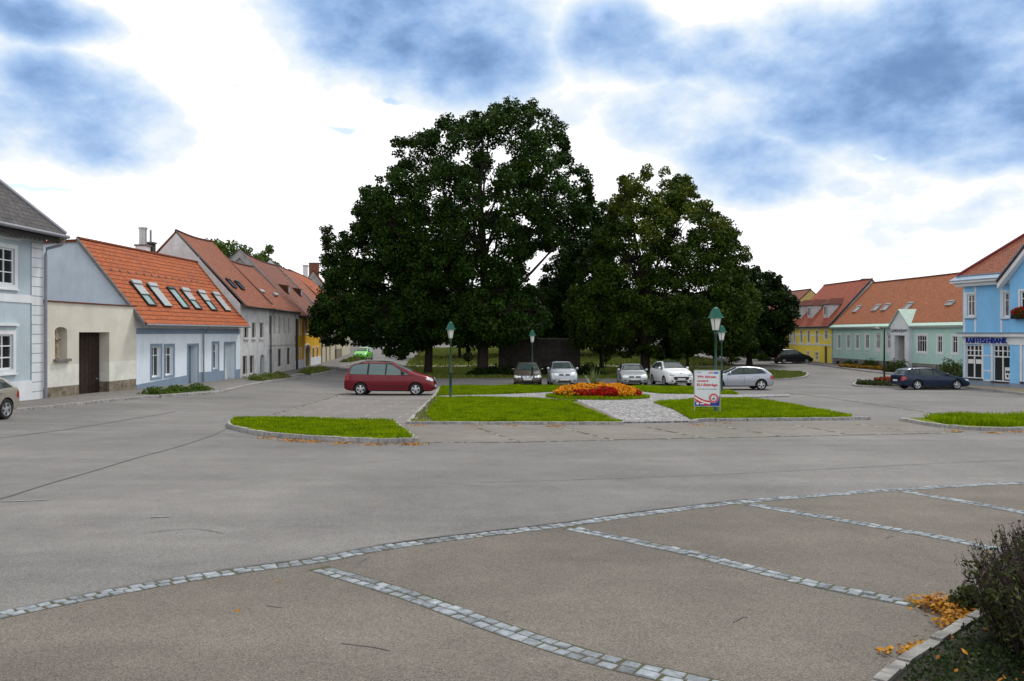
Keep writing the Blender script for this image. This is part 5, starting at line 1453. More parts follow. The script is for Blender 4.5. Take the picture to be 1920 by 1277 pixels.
# red geraniums on the bay window sill of the bank
def flowers(name, label, C, r, n, m1, m2, cat='flower box', kind=None, lf=.1, group=None, box=None):
    t = thing(name, label, cat, (C[0], C[1], C[2]), group)
    rng = np.random.default_rng(int(abs(C[0] * 100)))
    p = rng.normal(size=(n, 3)); p /= np.linalg.norm(p, axis=1)[:, None]; p *= (rng.uniform(0, 1, n) ** .4)[:, None]
    p = p * np.array(r) + np.array(C)
    quads_obj('leaves', leaf_quads(p[: n // 2], lf * 1.2, .5, rng=rng), m2, t); quads_obj('blossoms', leaf_quads(p[n // 2:] + np.array([0, 0, .05]), lf, .3, rng=rng), m1, t)
    return t
q = BPB.pt(1.2, w2_[0][2] + .12, .42)
f_ = flowers('flower_box', 'window box of red geraniums on the bay of the blue bank', tuple(q), (.35, 1.0, .35), 1400, M['red_fl'], M['shrub'], lf=.12)
b = MB(); b.box(BPB.pt(.4, w2_[0][2] - .28, .12), BPB.T * 1.8, V(0, 0, .25), BPB.N * .28); b.build('planter', M['black'], f_)

# houses glimpsed behind the trees, at the far end of the square
for (x0, x1, Y, mw, rf, e, r_, lb) in ((860, 955, 176, 'w_greywhite', 'tile_brown', 1.2, 6.0, 'white rendered house far behind the left big tree'),
                                       (960, 1040, 180, 'w_cream2', 'tile_red', 1.4, 6.2, 'cream house with red roof far behind the concrete memorial wall'),
                                       (1050, 1160, 174, 'w_lemon', 'tile_brown', .9, 5.6, 'pale yellow house far behind the gap between the big trees'),
                                       (1180, 1300, 178, 'w_greywhite', 'tile_old', 1.0, 5.2, 'white low house far behind the right big tree'),
                                       (740, 850, 185, 'w_cream2', 'tile_old', .8, 5.5, 'cream house far behind at the end of the left lawn')):
    a, b = at(x0, Y), at(x1, Y)
    P, t, rp, L = row_house('house', lb, a, b, 4.5, CAMZ + r_, CAMZ + e, [(1 + 2.8 * k, 2 + 2.8 * k, CAMZ - 1.2, CAMZ + .3) for k in range(int((math.dist(a, b) - 1.6) / 2.8))], [], mw, rf, rows=(.5,), N=(0, -1))

# concrete memorial wall behind the parked cars
def memorial():
    Y = 74.0; x0, x1 = at(935, Y)[0], at(1088, Y)[0]; z = G(0, Y); zt = CAMZ - 11 / F * Y
    t = thing('memorial_wall', 'dark concrete memorial wall standing between the big trees behind the parked cars', 'monument', ((x0 + x1) / 2, Y, z))
    mb = MB(); mb.abox(x0, x1, Y, Y + .5, z - .3, zt); mb.abox(x0 - .0, x0 + .9, Y - .35, Y - .002, z - .3, zt - .1); mb.build('wall', M['concrete'], t)
    k = MB()
    for i in range(1, 7): x = x0 + .9 + (x1 - x0 - .9) * i / 7; k.abox(x - .02, x + .02, Y - .03, Y - .002, z, zt)
    for i in range(1, 4): k.abox(x0 + .91, x1, Y - .04, Y - .031, z + (zt - z) * i / 4 - .02, z + (zt - z) * i / 4 + .02)
    k.build('joints', M['gutter_dark'], t)
    c = MB(); c.abox(x0 - .05, x1 + .05, Y - .1, Y + .6, zt, zt + .08); c.build('coping', M['cement'], t)
memorial()

# ================================================================== LAMPS, POSTER
def lantern(px, py, label, H=3.93, rot=.3):
    x, y = gp(px, py); z = G(x, y)
    t = thing('street_lamp', label, 'street lamp', (x, y, z), 'green lantern street lamps')
    p = MB(); p.lathe((x, y, z), [(.10, -.1), (.10, .08), (.075, .12), (.07, 1.28), (.085, 1.3), (.085, 1.36), (.05, 1.42), (.042, 2.9), (.07, 2.95), (.07, 2.99), (.045, 3.02), (.045, 3.06)], 14); p.build('pole', M['lamp_green'], t, smooth=40)
    for k in range(1): pass
    hz = z + 3.06
    g = MB(); g.lathe((x, y, hz + .03), [(.115, 0), (.20, .44)], 4, rot=math.pi / 4 + rot); g.build('lamp_glass', M['lamp_glass'], t)
    f = MB()
    for k in range(4):
        a = math.pi / 4 + rot + k * math.pi / 2
        f.tube([(x + .118 * math.cos(a), y + .118 * math.sin(a), hz), (x + .205 * math.cos(a), y + .205 * math.sin(a), hz + .48)], .012, 5)
    f.lathe((x, y, hz - .01), [(.06, -.02), (.13, 0), (.13, .035), (.12, .04)], 4, rot=math.pi / 4 + rot); f.build('lamp_frame', M['lamp_green'], t)
    r_ = MB(); r_.lathe((x, y, hz + .47), [(.31, 0), (.31, .02), (.27, .045), (.155, .29), (.13, .30), (.125, .34), (.10, .36), (.035, .40), (.02, .42)], 4, rot=math.pi / 4 + rot); r_.build('lamp_roof', M['lamp_cap'], t)
    return t
lantern(845, 747, 'green lantern lamp on the left lawn, right of the red minivan')
lantern(1342, 777, 'tallest looking green lantern lamp, directly behind the political poster')
lantern(998, 724.5, 'green lantern lamp in front of the dark brown parked car', rot=.2)
lantern(1353, 738, 'green lantern lamp just behind the poster lamp, beside the silver hatchback', rot=.5)

def arm_lamp(px, py):
    x, y = gp(px, py); z = G(x, y) + .1; H = 3.75 if False else (py - 618) / F * y
    t = thing('street_lamp', 'slim dark modern street lamp with a flat single head on the small kerbed flower island', 'street lamp', (x, y, z))
    p = MB(); p.lathe((x, y, z), [(.14, -.1), (.14, .1), (.07, .3), (.05, H)], 12); p.build('pole', M['black'], t)
    h = MB(); h.tube([(x, y, z + H - .03), (x - .35, y, z + H + .02)], .035, 8); 
    h.lathe((x - .62, y, z + H - .1), [(.1, -.02), (.34, .02), (.34, .05), (.24, .14), (.08, .19), (.02, .2)], 16); h.build('lamp_head', M['black'], t, smooth=40)
    g = MB(); g.lathe((x - .62, y, z + H - .15), [(.09, 0), (.1, .03)], 14); g.build('lamp_glass', M['lamp_glass'], t)
arm_lamp(1658, 716)

def poster():
    x, y = gp(1326, 779); z = G(x, y); s = y / F
    w, h = 45.5 * s, 66 * s; zb = z + 18 * s
    t = thing('poster_stand', 'white election poster board with red headline on thin metal legs in the lawn', 'poster', (x, y, z))
    ang = -.12
    T_ = Vector((math.cos(ang), math.sin(ang), 0)); P = Pl((x, y, 0), T_, (0, 0, 1), Vector((T_.y, -T_.x, 0)))
    b = MB(); fbox(b, P, -w / 2, w / 2, zb, zb + h, -.02, 0); bd = b.build('board', mat('poster_white', (.66, .70, .74), .45, .02), t)
    f = MB()
    for a, c_, e, g in ((-w / 2 - .03, -w / 2, zb - .02, zb + h + .02), (w / 2, w / 2 + .03, zb - .02, zb + h + .02), (-w / 2, w / 2, zb + h, zb + h + .025), (-w / 2, w / 2, zb - .025, zb)): fbox(f, P, a, c_, e, g, -.03, .01)
    f.build('frame', M['steel'], t)
    for u in (-w / 2 - .015, w / 2 + .015):
        l = MB(); l.tube([P.pt(u, z - .05, .0), P.pt(u, zb, -.01)], .014, 6); l.build('leg', M['steel'], t)
    l = MB(); l.tube([P.pt(0, z - .05, -.45), P.pt(0, zb + h * .5, -.03)], .014, 6); l.build('leg', M['steel'], t)
    # rear board of the A-frame
    red = mat('poster_red', (.55, .03, .05), .5, 0); blue = mat('poster_blue', (.02, .05, .30), .5, 0); wht = mat('poster_print_white', (.75, .75, .75), .5, 0); ink = mat('poster_ink', (.08, .09, .10), .5, 0); lb = mat('poster_light_blue', (.05, .22, .60), .5, 0)
    def U(a): return -w / 2 + a * w
    def Z(a): return zb + (1 - a) * h
    # layout measured on the photographed board (fractions from top left)
    text_mesh('Wir kürzen', P, U(.09), Z(.205), h * .068, red, bd, d=.004, ext=.002, width=w * .77, bold=.03)
    text_mesh('unsere', P, U(.09), Z(.315), h * .062, red, bd, d=.004, ext=.002, width=w * .46, bold=.03)
    text_mesh('EU-Beiträge', P, U(.09), Z(.435), h * .068, red, bd, d=.004, ext=.002, width=w * .83, bold=.03)
    text_mesh('eine Frage der Gerechtigkeit', P, U(.1), Z(.535), h * .028, ink, bd, d=.004, ext=.002, width=w * .8, bold=.01)
    text_mesh('FPÖ', P, U(.60), Z(.085), h * .045, red, bd, d=.004, ext=.002, width=w * .16, bold=.02)
    k = MB(); fbox(k, P, U(.775), U(.94), Z(.09), Z(.035), .002, .005); fbox(k, P, U(.55), U(.58), Z(.085), Z(.045), .002, .005); k.build('printed_block', lb, bd)
    def band(f0, f1, m_, d):
        k = MB(); n = 14
        for i in range(n):
            a, b2 = i / n * .62, (i + 1) / n * .62
            k.mesh([P.pt(U(a), Z(f1(a)), d), P.pt(U(b2), Z(f1(b2)), d), P.pt(U(b2), Z(f0(b2)), d), P.pt(U(a), Z(f0(a)), d)], [(0, 1, 2, 3)])
        k.build('printed_band', m_, bd)
    cv = lambda a, o: o + .165 * (1 - (1 - a / .62) ** 1.8)
    k = MB(); 
    n = 16
    for i in range(n):
        a, b2 = i / n, (i + 1) / n; f0 = lambda q: .93 - .02 * q - .16 * max(0, q - .75) / .25
        f0 = lambda q: .875 + .05 * min(1, q / .4) - .20 * max(0, (q - .45) / .55) ** 1.5
        k.mesh([P.pt(U(a), Z(1), .002), P.pt(U(b2), Z(1), .002), P.pt(U(b2), Z(f0(b2)), .002), P.pt(U(a), Z(f0(a)), .002)], [(0, 1, 2, 3)])
    k.build('printed_field', blue, bd)
    band(lambda a: cv(a, .69), lambda a: cv(a, .735), red, .004); band(lambda a: cv(a, .735), lambda a: cv(a, .785), wht, .004); band(lambda a: cv(a, .785), lambda a: cv(a, .84), red, .004)
    cu, cz = U(.76), Z(.78); rr = w * .2
    def disc(r0, r1, m_, d):
        k = MB(); n = 40
        for i in range(n):
            a, b2 = 2 * math.pi * i / n, 2 * math.pi * (i + 1) / n
            q = [P.pt(cu + r * math.cos(t_), cz + r * math.sin(t_), d) for r, t_ in ((r0, a), (r1, a), (r1, b2), (r0, b2))]
            k.add(q if r0 else [q[0], q[1], q[2]])
        k.build('printed_seal', m_, bd)
    disc(0, rr, red, .006); disc(0, rr * .93, wht, .0075); disc(rr * .62, rr * .88, red, .009); disc(0, rr * .48, wht, .0095)
    disc(rr * .5, rr * .53, blue, .0095)
    k = MB()
    for (a, b2, c_, e) in ((-.06, .12, .08, .34), (-.28, -.02, -.3, .02), (.04, .26, -.3, .02), (-.2, .2, -.12, -.04)): fbox(k, P, cu + a * rr, cu + b2 * rr, cz + c_ * rr, cz + e * rr, .0096, .0115)
    k.build('printed_figures', ink, bd)
    k = MB(); fbox(k, P, U(.06), U(.16), Z(.965), Z(.905), .003, .005); k.build('printed_block', wht, bd)
    k = MB(); fbox(k, P, U(.2), U(.38), Z(.955), Z(.925), .003, .005); k.build('printed_block', wht, bd)
    k = MB(); fbox(k, P, U(.08), U(.24), Z(.055), Z(.04), .002, .004); k.build('printed_line', ink, bd)
poster()

# ================================================================== TREES
def limb_path(p0, p1, n=6, bow=.15, rnd=random):
    p0, p1 = Vector(p0), Vector(p1); L = (p1 - p0).length
    mid = (p0 + p1) / 2 + Vector((rnd.uniform(-1, 1), rnd.uniform(-1, 1), rnd.uniform(-.3, .45))) * L * bow
    out = []
    for i in range(n + 1):
        t = i / n; out.append(p0 * (1 - t) ** 2 + mid * 2 * t * (1 - t) + p1 * t * t)
    return out

def tree(name, label, base, puffs, m, trunk_r, fork, leaf=.3, per=240, group=None, limbs=16, seed=1, cat='tree', fill=.45, up=.45, flat=.8, trunk_top=.7, surf=2.4, m2=None):
    """puffs: array of (x,y,z,r) leaf clusters; the limbs run from the fork to the clusters"""
    rng = np.random.default_rng(seed); rnd = random.Random(seed)
    x, y = base; z = G(x, y)
    t = thing(name, label, cat, (x, y, z), group)
    C = puffs[:, :3].mean(0); pts = []; outs = []
    for (a, b, c, r) in puffs:
        n = int(per * (r / 1.0) ** 2)
        d = rng.normal(size=(n, 3)); d /= np.linalg.norm(d, axis=1)[:, None]
        rr = rng.uniform(0, 1, n) ** (1 / surf)
        q = d * (rr * r)[:, None] * np.array([1, 1, flat]); pts.append(q + (a, b, c)); outs.append(d)
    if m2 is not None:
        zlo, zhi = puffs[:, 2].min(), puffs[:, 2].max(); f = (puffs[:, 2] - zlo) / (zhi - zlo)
        sel = rng.random(len(puffs)) < np.clip((f - .62) * 3.0, 0, .9)  # sunlit top put into colour: higher clusters take m2 more often
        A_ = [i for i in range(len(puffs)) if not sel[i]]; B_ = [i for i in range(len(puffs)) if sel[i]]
        quads_obj('sunlit_foliage', leaf_quads(np.concatenate([pts[i] for i in B_]), leaf, up, np.concatenate([outs[i] for i in B_]), .6, rng=rng), m2, t)
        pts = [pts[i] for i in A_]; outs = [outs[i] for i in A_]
    pts = np.concatenate(pts); outs = np.concatenate(outs)
    quads_obj('crown', leaf_quads(pts, leaf, up, outs, .6, rng=rng), m, t)
    mb = MB()
    top = Vector((C[0] * .5 + x * .5, C[1] * .5 + y * .5, z + (C[2] - z) * (1 + trunk_top * .5)))
    p0 = Vector((x, y, z - .2)); fk = Vector((x + rnd.uniform(-.2, .2), y, z + fork))
    tp = [p0, p0 + V(0, 0, .35), p0 + V(0, 0, .9), (p0 + fk) / 2, fk] + limb_path(fk, top, 6, .08, rnd)[1:]
    rs = [trunk_r * 1.75, trunk_r * 1.3, trunk_r * 1.05, trunk_r, trunk_r * .92] + [trunk_r * (.8 - .11 * i) for i in range(6)]
    mb.tube(tp, rs, 14)
    P = puffs[:, :3]
    for i in range(limbs):
        k = rng.integers(len(P)); tgt = Vector(P[k])
        h = rnd.uniform(0, .75); s_ = fk.lerp(top, h)
        if tgt.z < s_.z - 2: s_ = fk
        if (tgt - s_).length < 2.5: continue
        e = s_.lerp(tgt, .92); lp = limb_path(s_, e, 6, .14, rnd); r0 = trunk_r * .42 * (1 - h * .5)
        mb.tube(lp, [r0 * (1 - .14 * q) for q in range(7)], 8)
        dd = np.linalg.norm(P - P[k], axis=1)
        for kk in np.argsort(dd)[1:5]:
            mb.tube(limb_path(lp[4], Vector(P[kk]), 4, .15, rnd), [r0 * .4, r0 * .3, r0 * .22, r0 * .15, r0 * .08], 5)
    mb.build('trunk', M['bark'], t, smooth=60)
    return t

def puffs_from_outline(poly, Y, n, rmin, rmax, seed, depth=.85, edge=.45, y_shift=0.0, holes=(), maxd=11.0, grow=1.0):
    """clusters spread through the volume of a crown whose side view is the given outline, at the tree's own distance"""
    rng = np.random.default_rng(seed); P = np.array(poly, float)
    P = P.mean(0) + (P - P.mean(0)) * grow
    s = Y / F
    out = []
    x0, y0 = P.min(0); x1, y1 = P.max(0)
    # edge distance by sampling the outline
    E = []
    for i in range(len(P)):
        a, b = P[i], P[(i + 1) % len(P)]; k = max(2, int(np.linalg.norm(b - a) / 5))
        for q in range(k): E.append(a + (b - a) * q / k)
    E = np.array(E)
    tries = 0
    ne = int(n * .45)
    while len(out) < n + ne and tries < n * 300:
        tries += 1
        px, py = rng.uniform(x0, x1), rng.uniform(y0, y1)
        if not inpoly(P, np.array([px]), np.array([py]))[0]: continue
        d = np.sqrt(((E - (px, py)) ** 2).sum(1)).min() * s
        if len(out) >= n:
            if d > 1.0 or d < .1: continue
            r = rng.uniform(.28, .62); row = None
            out.append(((px - CX) * s, Y + y_shift + rng.uniform(-1.5, 1.5), CAMZ + (HY - py) * s, r)); continue
        if rng.random() > .55 + .6 * (py - y0) / (y1 - y0): continue
        r = rng.uniform(rmin, rmax)
        if d < r * .75:
            if d < rmin * .5: continue
            r = max(rmin * .6, d / .75 if rng.random() < .7 else r * .7)
        if any((px - hx) ** 2 / ((hr + r * .6 / s) ** 2) + (py - hy) ** 2 / ((hr + r * .5 / s) ** 2) < 1 for hx, hy, hr in holes): continue
        # local half depth from row width
        row = E[np.abs(E[:, 1] - py) < 9]
        if len(row) < 2: continue
        l, rr = row[:, 0].min(), row[:, 0].max(); c = (l + rr) / 2; hw = max((rr - l) / 2, 1)
        D = min(maxd, depth * hw * s) * math.sqrt(max(.04, 1 - ((px - c) / hw) ** 2))
        D = min(D, d * 2.2 + .6)
        yy = D * (1 - rng.random() ** 1.6 * .75) * (1 if rng.random() < .5 else -1)
        out.append(((px - CX) * s * 1.0, Y + y_shift + yy, CAMZ + (HY - py) * s, r))
        # keep the outline: push sideways with the distance so that it reads the same size
    A = np.array(out); f = A[:, 1] / (Y + y_shift)
    A[:, 0] *= f ** .5
    return A

OA = [(735, 268), (762, 258), (800, 243), (832, 226), (862, 226), (884, 210), (905, 220), (925, 205), (945, 196), (970, 189), (1000, 197), (1035, 211), (1052, 235), (1062, 262), (1072, 300), (1100, 320), (1110, 365), (1104, 400), (1085, 440), (1060, 456), (1030, 470), (1000, 470), (985, 500), (1005, 545), (1035, 585), (1020, 625), (950, 648), (870, 648), (800, 630), (760, 560), (715, 480), (690, 425), (662, 392), (690, 355), (712, 330), (742, 315)]
OB = [(608, 432), (640, 430), (662, 445), (662, 400), (690, 370), (730, 400), (780, 450), (830, 520), (856, 580), (845, 625), (800, 650), (765, 668), (735, 670), (710, 652), (665, 642), (620, 646), (596, 634), (576, 592), (600, 560), (606, 520), (600, 480)]
OC = [(1150, 372), (1172, 335), (1212, 322), (1250, 326), (1285, 340), (1312, 372), (1340, 402), (1375, 430), (1396, 470), (1392, 492), (1402, 530), (1418, 560), (1402, 640), (1370, 668), (1310, 655), (1260, 668), (1200, 664), (1140, 655), (1085, 642), (1062, 600), (1075, 545), (1095, 485), (1118, 440), (1152, 412)]
OE = [(1060, 425), (1100, 388), (1140, 380), (1165, 410), (1155, 500), (1130, 600), (1090, 640), (1035, 632), (1000, 600), (995, 560), (1022, 500), (1050, 470)]
OD = [(1345, 520), (1375, 505), (1410, 504), (1440, 512), (1462, 524), (1490, 550), (1492, 600), (1472, 640), (1458, 684), (1436, 655), (1395, 665), (1340, 668), (1318, 600), (1350, 540)]
GB = 'big trees around the memorial'
bA = gp(905, 705); bB = gp(803, 702); bC = gp(1210, 703)
pA = puffs_from_outline(OA, bA[1], 600, .6, 1.2, 3, depth=.75, maxd=8.5, grow=1.01)
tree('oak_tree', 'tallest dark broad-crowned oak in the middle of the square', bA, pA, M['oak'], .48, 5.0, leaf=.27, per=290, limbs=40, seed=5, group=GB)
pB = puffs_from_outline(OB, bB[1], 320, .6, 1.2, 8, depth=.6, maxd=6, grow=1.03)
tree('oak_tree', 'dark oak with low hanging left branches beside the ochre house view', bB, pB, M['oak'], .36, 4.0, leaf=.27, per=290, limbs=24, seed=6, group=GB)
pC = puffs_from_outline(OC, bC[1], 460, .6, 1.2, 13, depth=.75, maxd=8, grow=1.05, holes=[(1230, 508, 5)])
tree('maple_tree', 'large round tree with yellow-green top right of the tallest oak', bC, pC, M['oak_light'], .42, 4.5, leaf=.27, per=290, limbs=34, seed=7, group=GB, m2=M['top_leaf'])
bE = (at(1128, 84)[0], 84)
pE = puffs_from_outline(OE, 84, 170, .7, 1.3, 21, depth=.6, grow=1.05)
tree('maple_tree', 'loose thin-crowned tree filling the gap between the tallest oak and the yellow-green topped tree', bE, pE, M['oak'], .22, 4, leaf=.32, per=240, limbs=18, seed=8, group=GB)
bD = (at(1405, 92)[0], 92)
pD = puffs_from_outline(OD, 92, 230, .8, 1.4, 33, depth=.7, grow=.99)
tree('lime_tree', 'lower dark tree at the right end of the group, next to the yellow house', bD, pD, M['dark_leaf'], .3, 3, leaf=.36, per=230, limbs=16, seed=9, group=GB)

def blob_tree(name, label, px, base_y, Y, w, h, trunk_h, m, n, seed, per=150, leaf=.4, tr=.2, group=None):
    x, y = at(px, Y); rng = np.random.default_rng(seed); z = G(x, y)
    P = []
    while len(P) < n:
        d = rng.normal(size=3); d /= np.linalg.norm(d); q = d * rng.uniform(.45, 1) * np.array([w / 2, w / 2, (h - trunk_h) / 2])
        q[:2] *= (1 - .25 * max(0, q[2] / ((h - trunk_h) / 2)))
        P.append((x + q[0], y + q[1], z + trunk_h + (h - trunk_h) / 2 + q[2], rng.uniform(.6, 1.2) * w / 9))
    return tree(name, label, (x, y), np.array(P), m, tr, trunk_h * .9, leaf=leaf, per=per, limbs=8, seed=seed, group=group)
GF = 'smaller trees behind the big ones'
blob_tree('tree', 'dark low tree behind the two left oak trunks', 862, 0, 108, 13, 10.0, 1.9, M['dark_leaf'], 110, 41, group=GF)
blob_tree('tree', 'dark spreading tree seen through the gap right of the tallest oak trunk', 965, 0, 118, 15, 10.5, 2.3, M['dark_leaf'], 120, 42, group=GF)
blob_tree('tree', 'dark leafy tree behind the right end of the concrete memorial wall', 1085, 0, 112, 14, 9.8, 1.9, M['dark_leaf'], 120, 43, group=GF)
blob_tree('tree', 'dark tree behind the trunk of the yellow-green topped tree', 1180, 0, 122, 14, 11, 1.8, M['dark_leaf'], 120, 44, group=GF)
blob_tree('tree', 'small-trunked dark tree behind the white crossover car', 1289, 0, 90, 9, 8.2, 2.0, M['dark_leaf'], 90, 45, group=GF, tr=.16)
blob_tree('tree', 'dark tree behind and left of the silver side-on hatchback', 1340, 0, 108, 13, 10, 2.0, M['dark_leaf'], 110, 46, group=GF)
GR = 'trees behind the left row of roofs'
blob_tree('tree', 'bright green tree rising behind the old grey-white house roofs', 432, 0, 96, 10, 15.6, 4, M['far_leaf'], 70, 51, per=230, leaf=.36, group=GR)
blob_tree('tree', 'bright green tree top behind the stepped gable of the ochre house', 497, 0, 104, 7, 15.2, 4, M['far_leaf'], 40, 52, per=230, leaf=.36, group=GR)
blob_tree('tree', 'green tree top peeping out between the mansion eave and the blue gable', 96, 0, 62, 6, 11.3, 3, M['far_leaf'], 40, 53, per=230, group=GR)
for i, (px, Y, w, h) in enumerate(((700, 250, 26, 14), (800, 230, 24, 13), (905, 240, 22, 13), (1010, 250, 24, 14), (1120, 235, 22, 13), (1230, 240, 26, 13), (1340, 225, 24, 12), (1400, 200, 18, 10), (620, 260, 20, 15))):
    blob_tree('tree', ['distant dark tree at the top of the left street', 'distant tree behind the far cream house', 'distant tree above the far white house', 'distant tree behind the far red-roofed house', 'distant tree behind the far pale yellow house',
                       'distant tree behind the far low white house', 'distant tree beyond the right lawn', 'distant tree beyond the low cream house with shutters', 'distant tree above the far top of the left street houses'][i], px, 0, Y, w, h, 2, M['dark_leaf'], 55, 60 + i, per=90, leaf=.9, group='distant trees')

# ================================================================== BUSHES, FLOWERS, LITTER
def shrub(name, label, cx, cy, rx, ry, h, n, m, leaf=.1, group=None, cat='shrub', seed=1, dz=0, kind=None, up=.4, tilt=0):
    rng = np.random.default_rng(seed); z = G(cx, cy) + dz
    d = rng.normal(size=(n, 3)); d /= np.linalg.norm(d, axis=1)[:, None]; d[:, 2] = np.abs(d[:, 2])
    lump = 1 + .22 * np.sin(d[:, 0] * 5 + seed) * np.cos(d[:, 1] * 6 + seed * 2)
    q = d * (rng.uniform(.25, 1, n) ** .5 * lump)[:, None] * np.array([rx, ry, h]) + np.array([cx, cy, z])
    t = thing(name, label, cat, (cx, cy, z), group)
    quads_obj('foliage', leaf_quads(q, leaf, up, d, .5, rng=rng), m, t)
    s = MB()
    for i in range(7):
        a = i * .9; s.tube([(cx, cy, z - .05), (cx + .5 * rx * math.cos(a), cy + .5 * ry * math.sin(a), z + h * .6)], [.02, .008], 5)
    s.build('stems', M['stem'], t)
    return t
GW = 'weedy plantings on the left kerb'
for i, (x0, x1, yy, lb) in enumerate(((293, 398, 744, 'longest weedy green planting strip at the kerb before the ice blue house'), (486, 543, 717, 'weedy planting at the kerb before the grey houses'), (578, 617, 703, 'weedy planting at the kerb before the ochre house'), (652, 690, 681, 'small planting at the kerb just before the green car'))):
    a = gp(x0, yy); b = gp(x1, yy - 6 - (x1 - x0) * .03)
    c = ((a[0] + b[0]) / 2, (a[1] + b[1]) / 2); L = math.dist(a, b)
    rng = np.random.default_rng(70 + i); n = int(L * 700); tt = rng.uniform(0, 1, n); w = rng.normal(size=n) * .3
    dx, dy = (b[0] - a[0]) / L, (b[1] - a[1]) / L
    hgt = rng.uniform(0, 1, n) ** 1.3 * ((.30 if i == 0 else .40) + .10 * np.sin(tt * 17 + i)) * np.exp(-(w / .55) ** 2)
    q = np.stack([a[0] + dx * L * tt - dy * w - .35, a[1] + dy * L * tt + dx * w, G(*c) + (tt - .5) * (G(*b) - G(*a)) + .10 + hgt], 1)
    t = thing('planting', lb, 'plant bed', (c[0], c[1], G(*c)), GW)
    quads_obj('foliage', leaf_quads(q, .10, .3, rng=rng), M['blade_dark' if i != 0 else 'shrub'] if i else M['far_leaf'], t)
    cc = [(a[0] + .45, a[1] - .5), (a[0] + .5, a[1]), (b[0] + .5, b[1]), (b[0] + .3, b[1] + .6)]
    kerb(crom(cc, 4), .14, .13)

# island flower bed
fc = gp(1120, 746); fw_ = 97 / F * fc[1]
bedp = [(fc[0] + fw_ * math.cos(a * math.pi / 20), fc[1] + 2.9 * math.sin(a * math.pi / 20)) for a in range(40)]
sheet('planting_bed', bedp, M['lawn'], .085, maxlen=.7, skirt=.12)
blades('grass', bedp, 450, .10, M['blade'], .03, .085, label='ring of grass around the round flower bed')
def flower_mass(name, label, fn, n, m1, m2, size, seed, cat='flowers'):
    rng = np.random.default_rng(seed); q = fn(rng, n)
    cc = q.mean(0); t = thing(name, label, cat, (cc[0], cc[1], G(cc[0], cc[1])))
    k = int(n * .5); low = q[:k].copy(); low[:, 2] -= rng.uniform(-.03, .10, k)
    quads_obj('leaves', leaf_quads(low, size * 1.3, .5, rng=rng), m2, t)
    # blossoms in small heads
    hq = q[k:]; hq = np.repeat(hq, 3, axis=0) + rng.normal(size=(len(hq) * 3, 3)) * size * .25
    quads_obj('blossoms', leaf_quads(hq, size, .9, aspect=1.0, rng=rng), m1, t)
    return t
W0 = 82 / F * fc[1]
def mound(rng, n, x0, x1, y0, y1, h, keep=None):
    pts = []
    while len(pts) < n:
        a = rng.uniform(-1, 1, n); b = rng.uniform(-1, 1, n); k = a * a + b * b < 1; a, b = a[k], b[k]
        X = fc[0] + a * W0 * 1.0; Y = fc[1] + .1 + b * 2.2
        zt = h * np.sqrt(np.clip(1 - (a * a + b * b), 0, 1)) ** .8 * (1 + .14 * np.sin(X * 3.1) * np.cos(Y * 2.7))
        Z = G(*fc) + .1 + zt + rng.uniform(-.05, .05, len(X)) + .06
        Z = Z + (Y - fc[1]) * -.033
        sel = np.ones(len(X), bool) if keep is None else keep(a, b)
        pts += list(np.stack([X, Y, Z], 1)[sel])
    return np.array(pts[:n])
isred = lambda a, b: (b < -.74 + .08 * np.sin(a * 9)) & (a > -.55 + .06 * np.sin(b * 20)) & ((a < .36) | (a > .60)) | ((a > .84) & (b < -.1))
flower_mass('flower_mound', 'orange marigolds mounded on the round bed in front of the parked cars', lambda r, n: mound(r, n, 0, 0, 0, 0, .52, lambda a, b: ~isred(a, b)), 9000, M['orange_fl'], M['shrub'], .085, 81)
flower_mass('flower_row', 'red begonias in a curved band along the front of the orange mound', lambda r, n: mound(r, n, 0, 0, 0, 0, .50, isred), 3000, M['red_fl'], M['shrub'], .085, 82)
def yucca(px, py, Y, h, label, n=46):
    x, y = at(px, Y); z = G(x, y) + .35
    t = thing('yucca', label, 'plant', (x, y, z)); mb = MB(); rnd = random.Random(5)
    for i in range(n):
        a = rnd.uniform(0, 6.28); e = rnd.uniform(.35, 1.45); L = h * rnd.uniform(.7, 1.05); w = .055
        s = V(-math.sin(a), math.cos(a), 0) * w; prev = V(x, y, z); pts = []
        for k in range(5):
            tt = k / 4; r = L * tt * math.cos(e); zz = L * tt * math.sin(e) - .28 * L * tt * tt * math.cos(e)
            pts.append(V(x + math.cos(a) * r, y + math.sin(a) * r, z + zz))
        for k in range(4):
            w0, w1 = (1 - k / 4.2), (1 - (k + 1) / 4.2)
            mb.add([pts[k] - s * w0, pts[k] + s * w0, pts[k + 1] + s * w1, pts[k + 1] - s * w1])
    mb.build('leaves', mat('yucca_leaf', (.13, .18, .06), .6, .2, 9), t)
    c = MB(); c.tube([(x, y, z - .4), (x, y, z + .1)], .07, 8); c.build('stem', M['bark'], t)
yucca(1113, 720, fc[1] + .4, 1.45, 'spiky yucca rising from the middle of the orange flower mound')
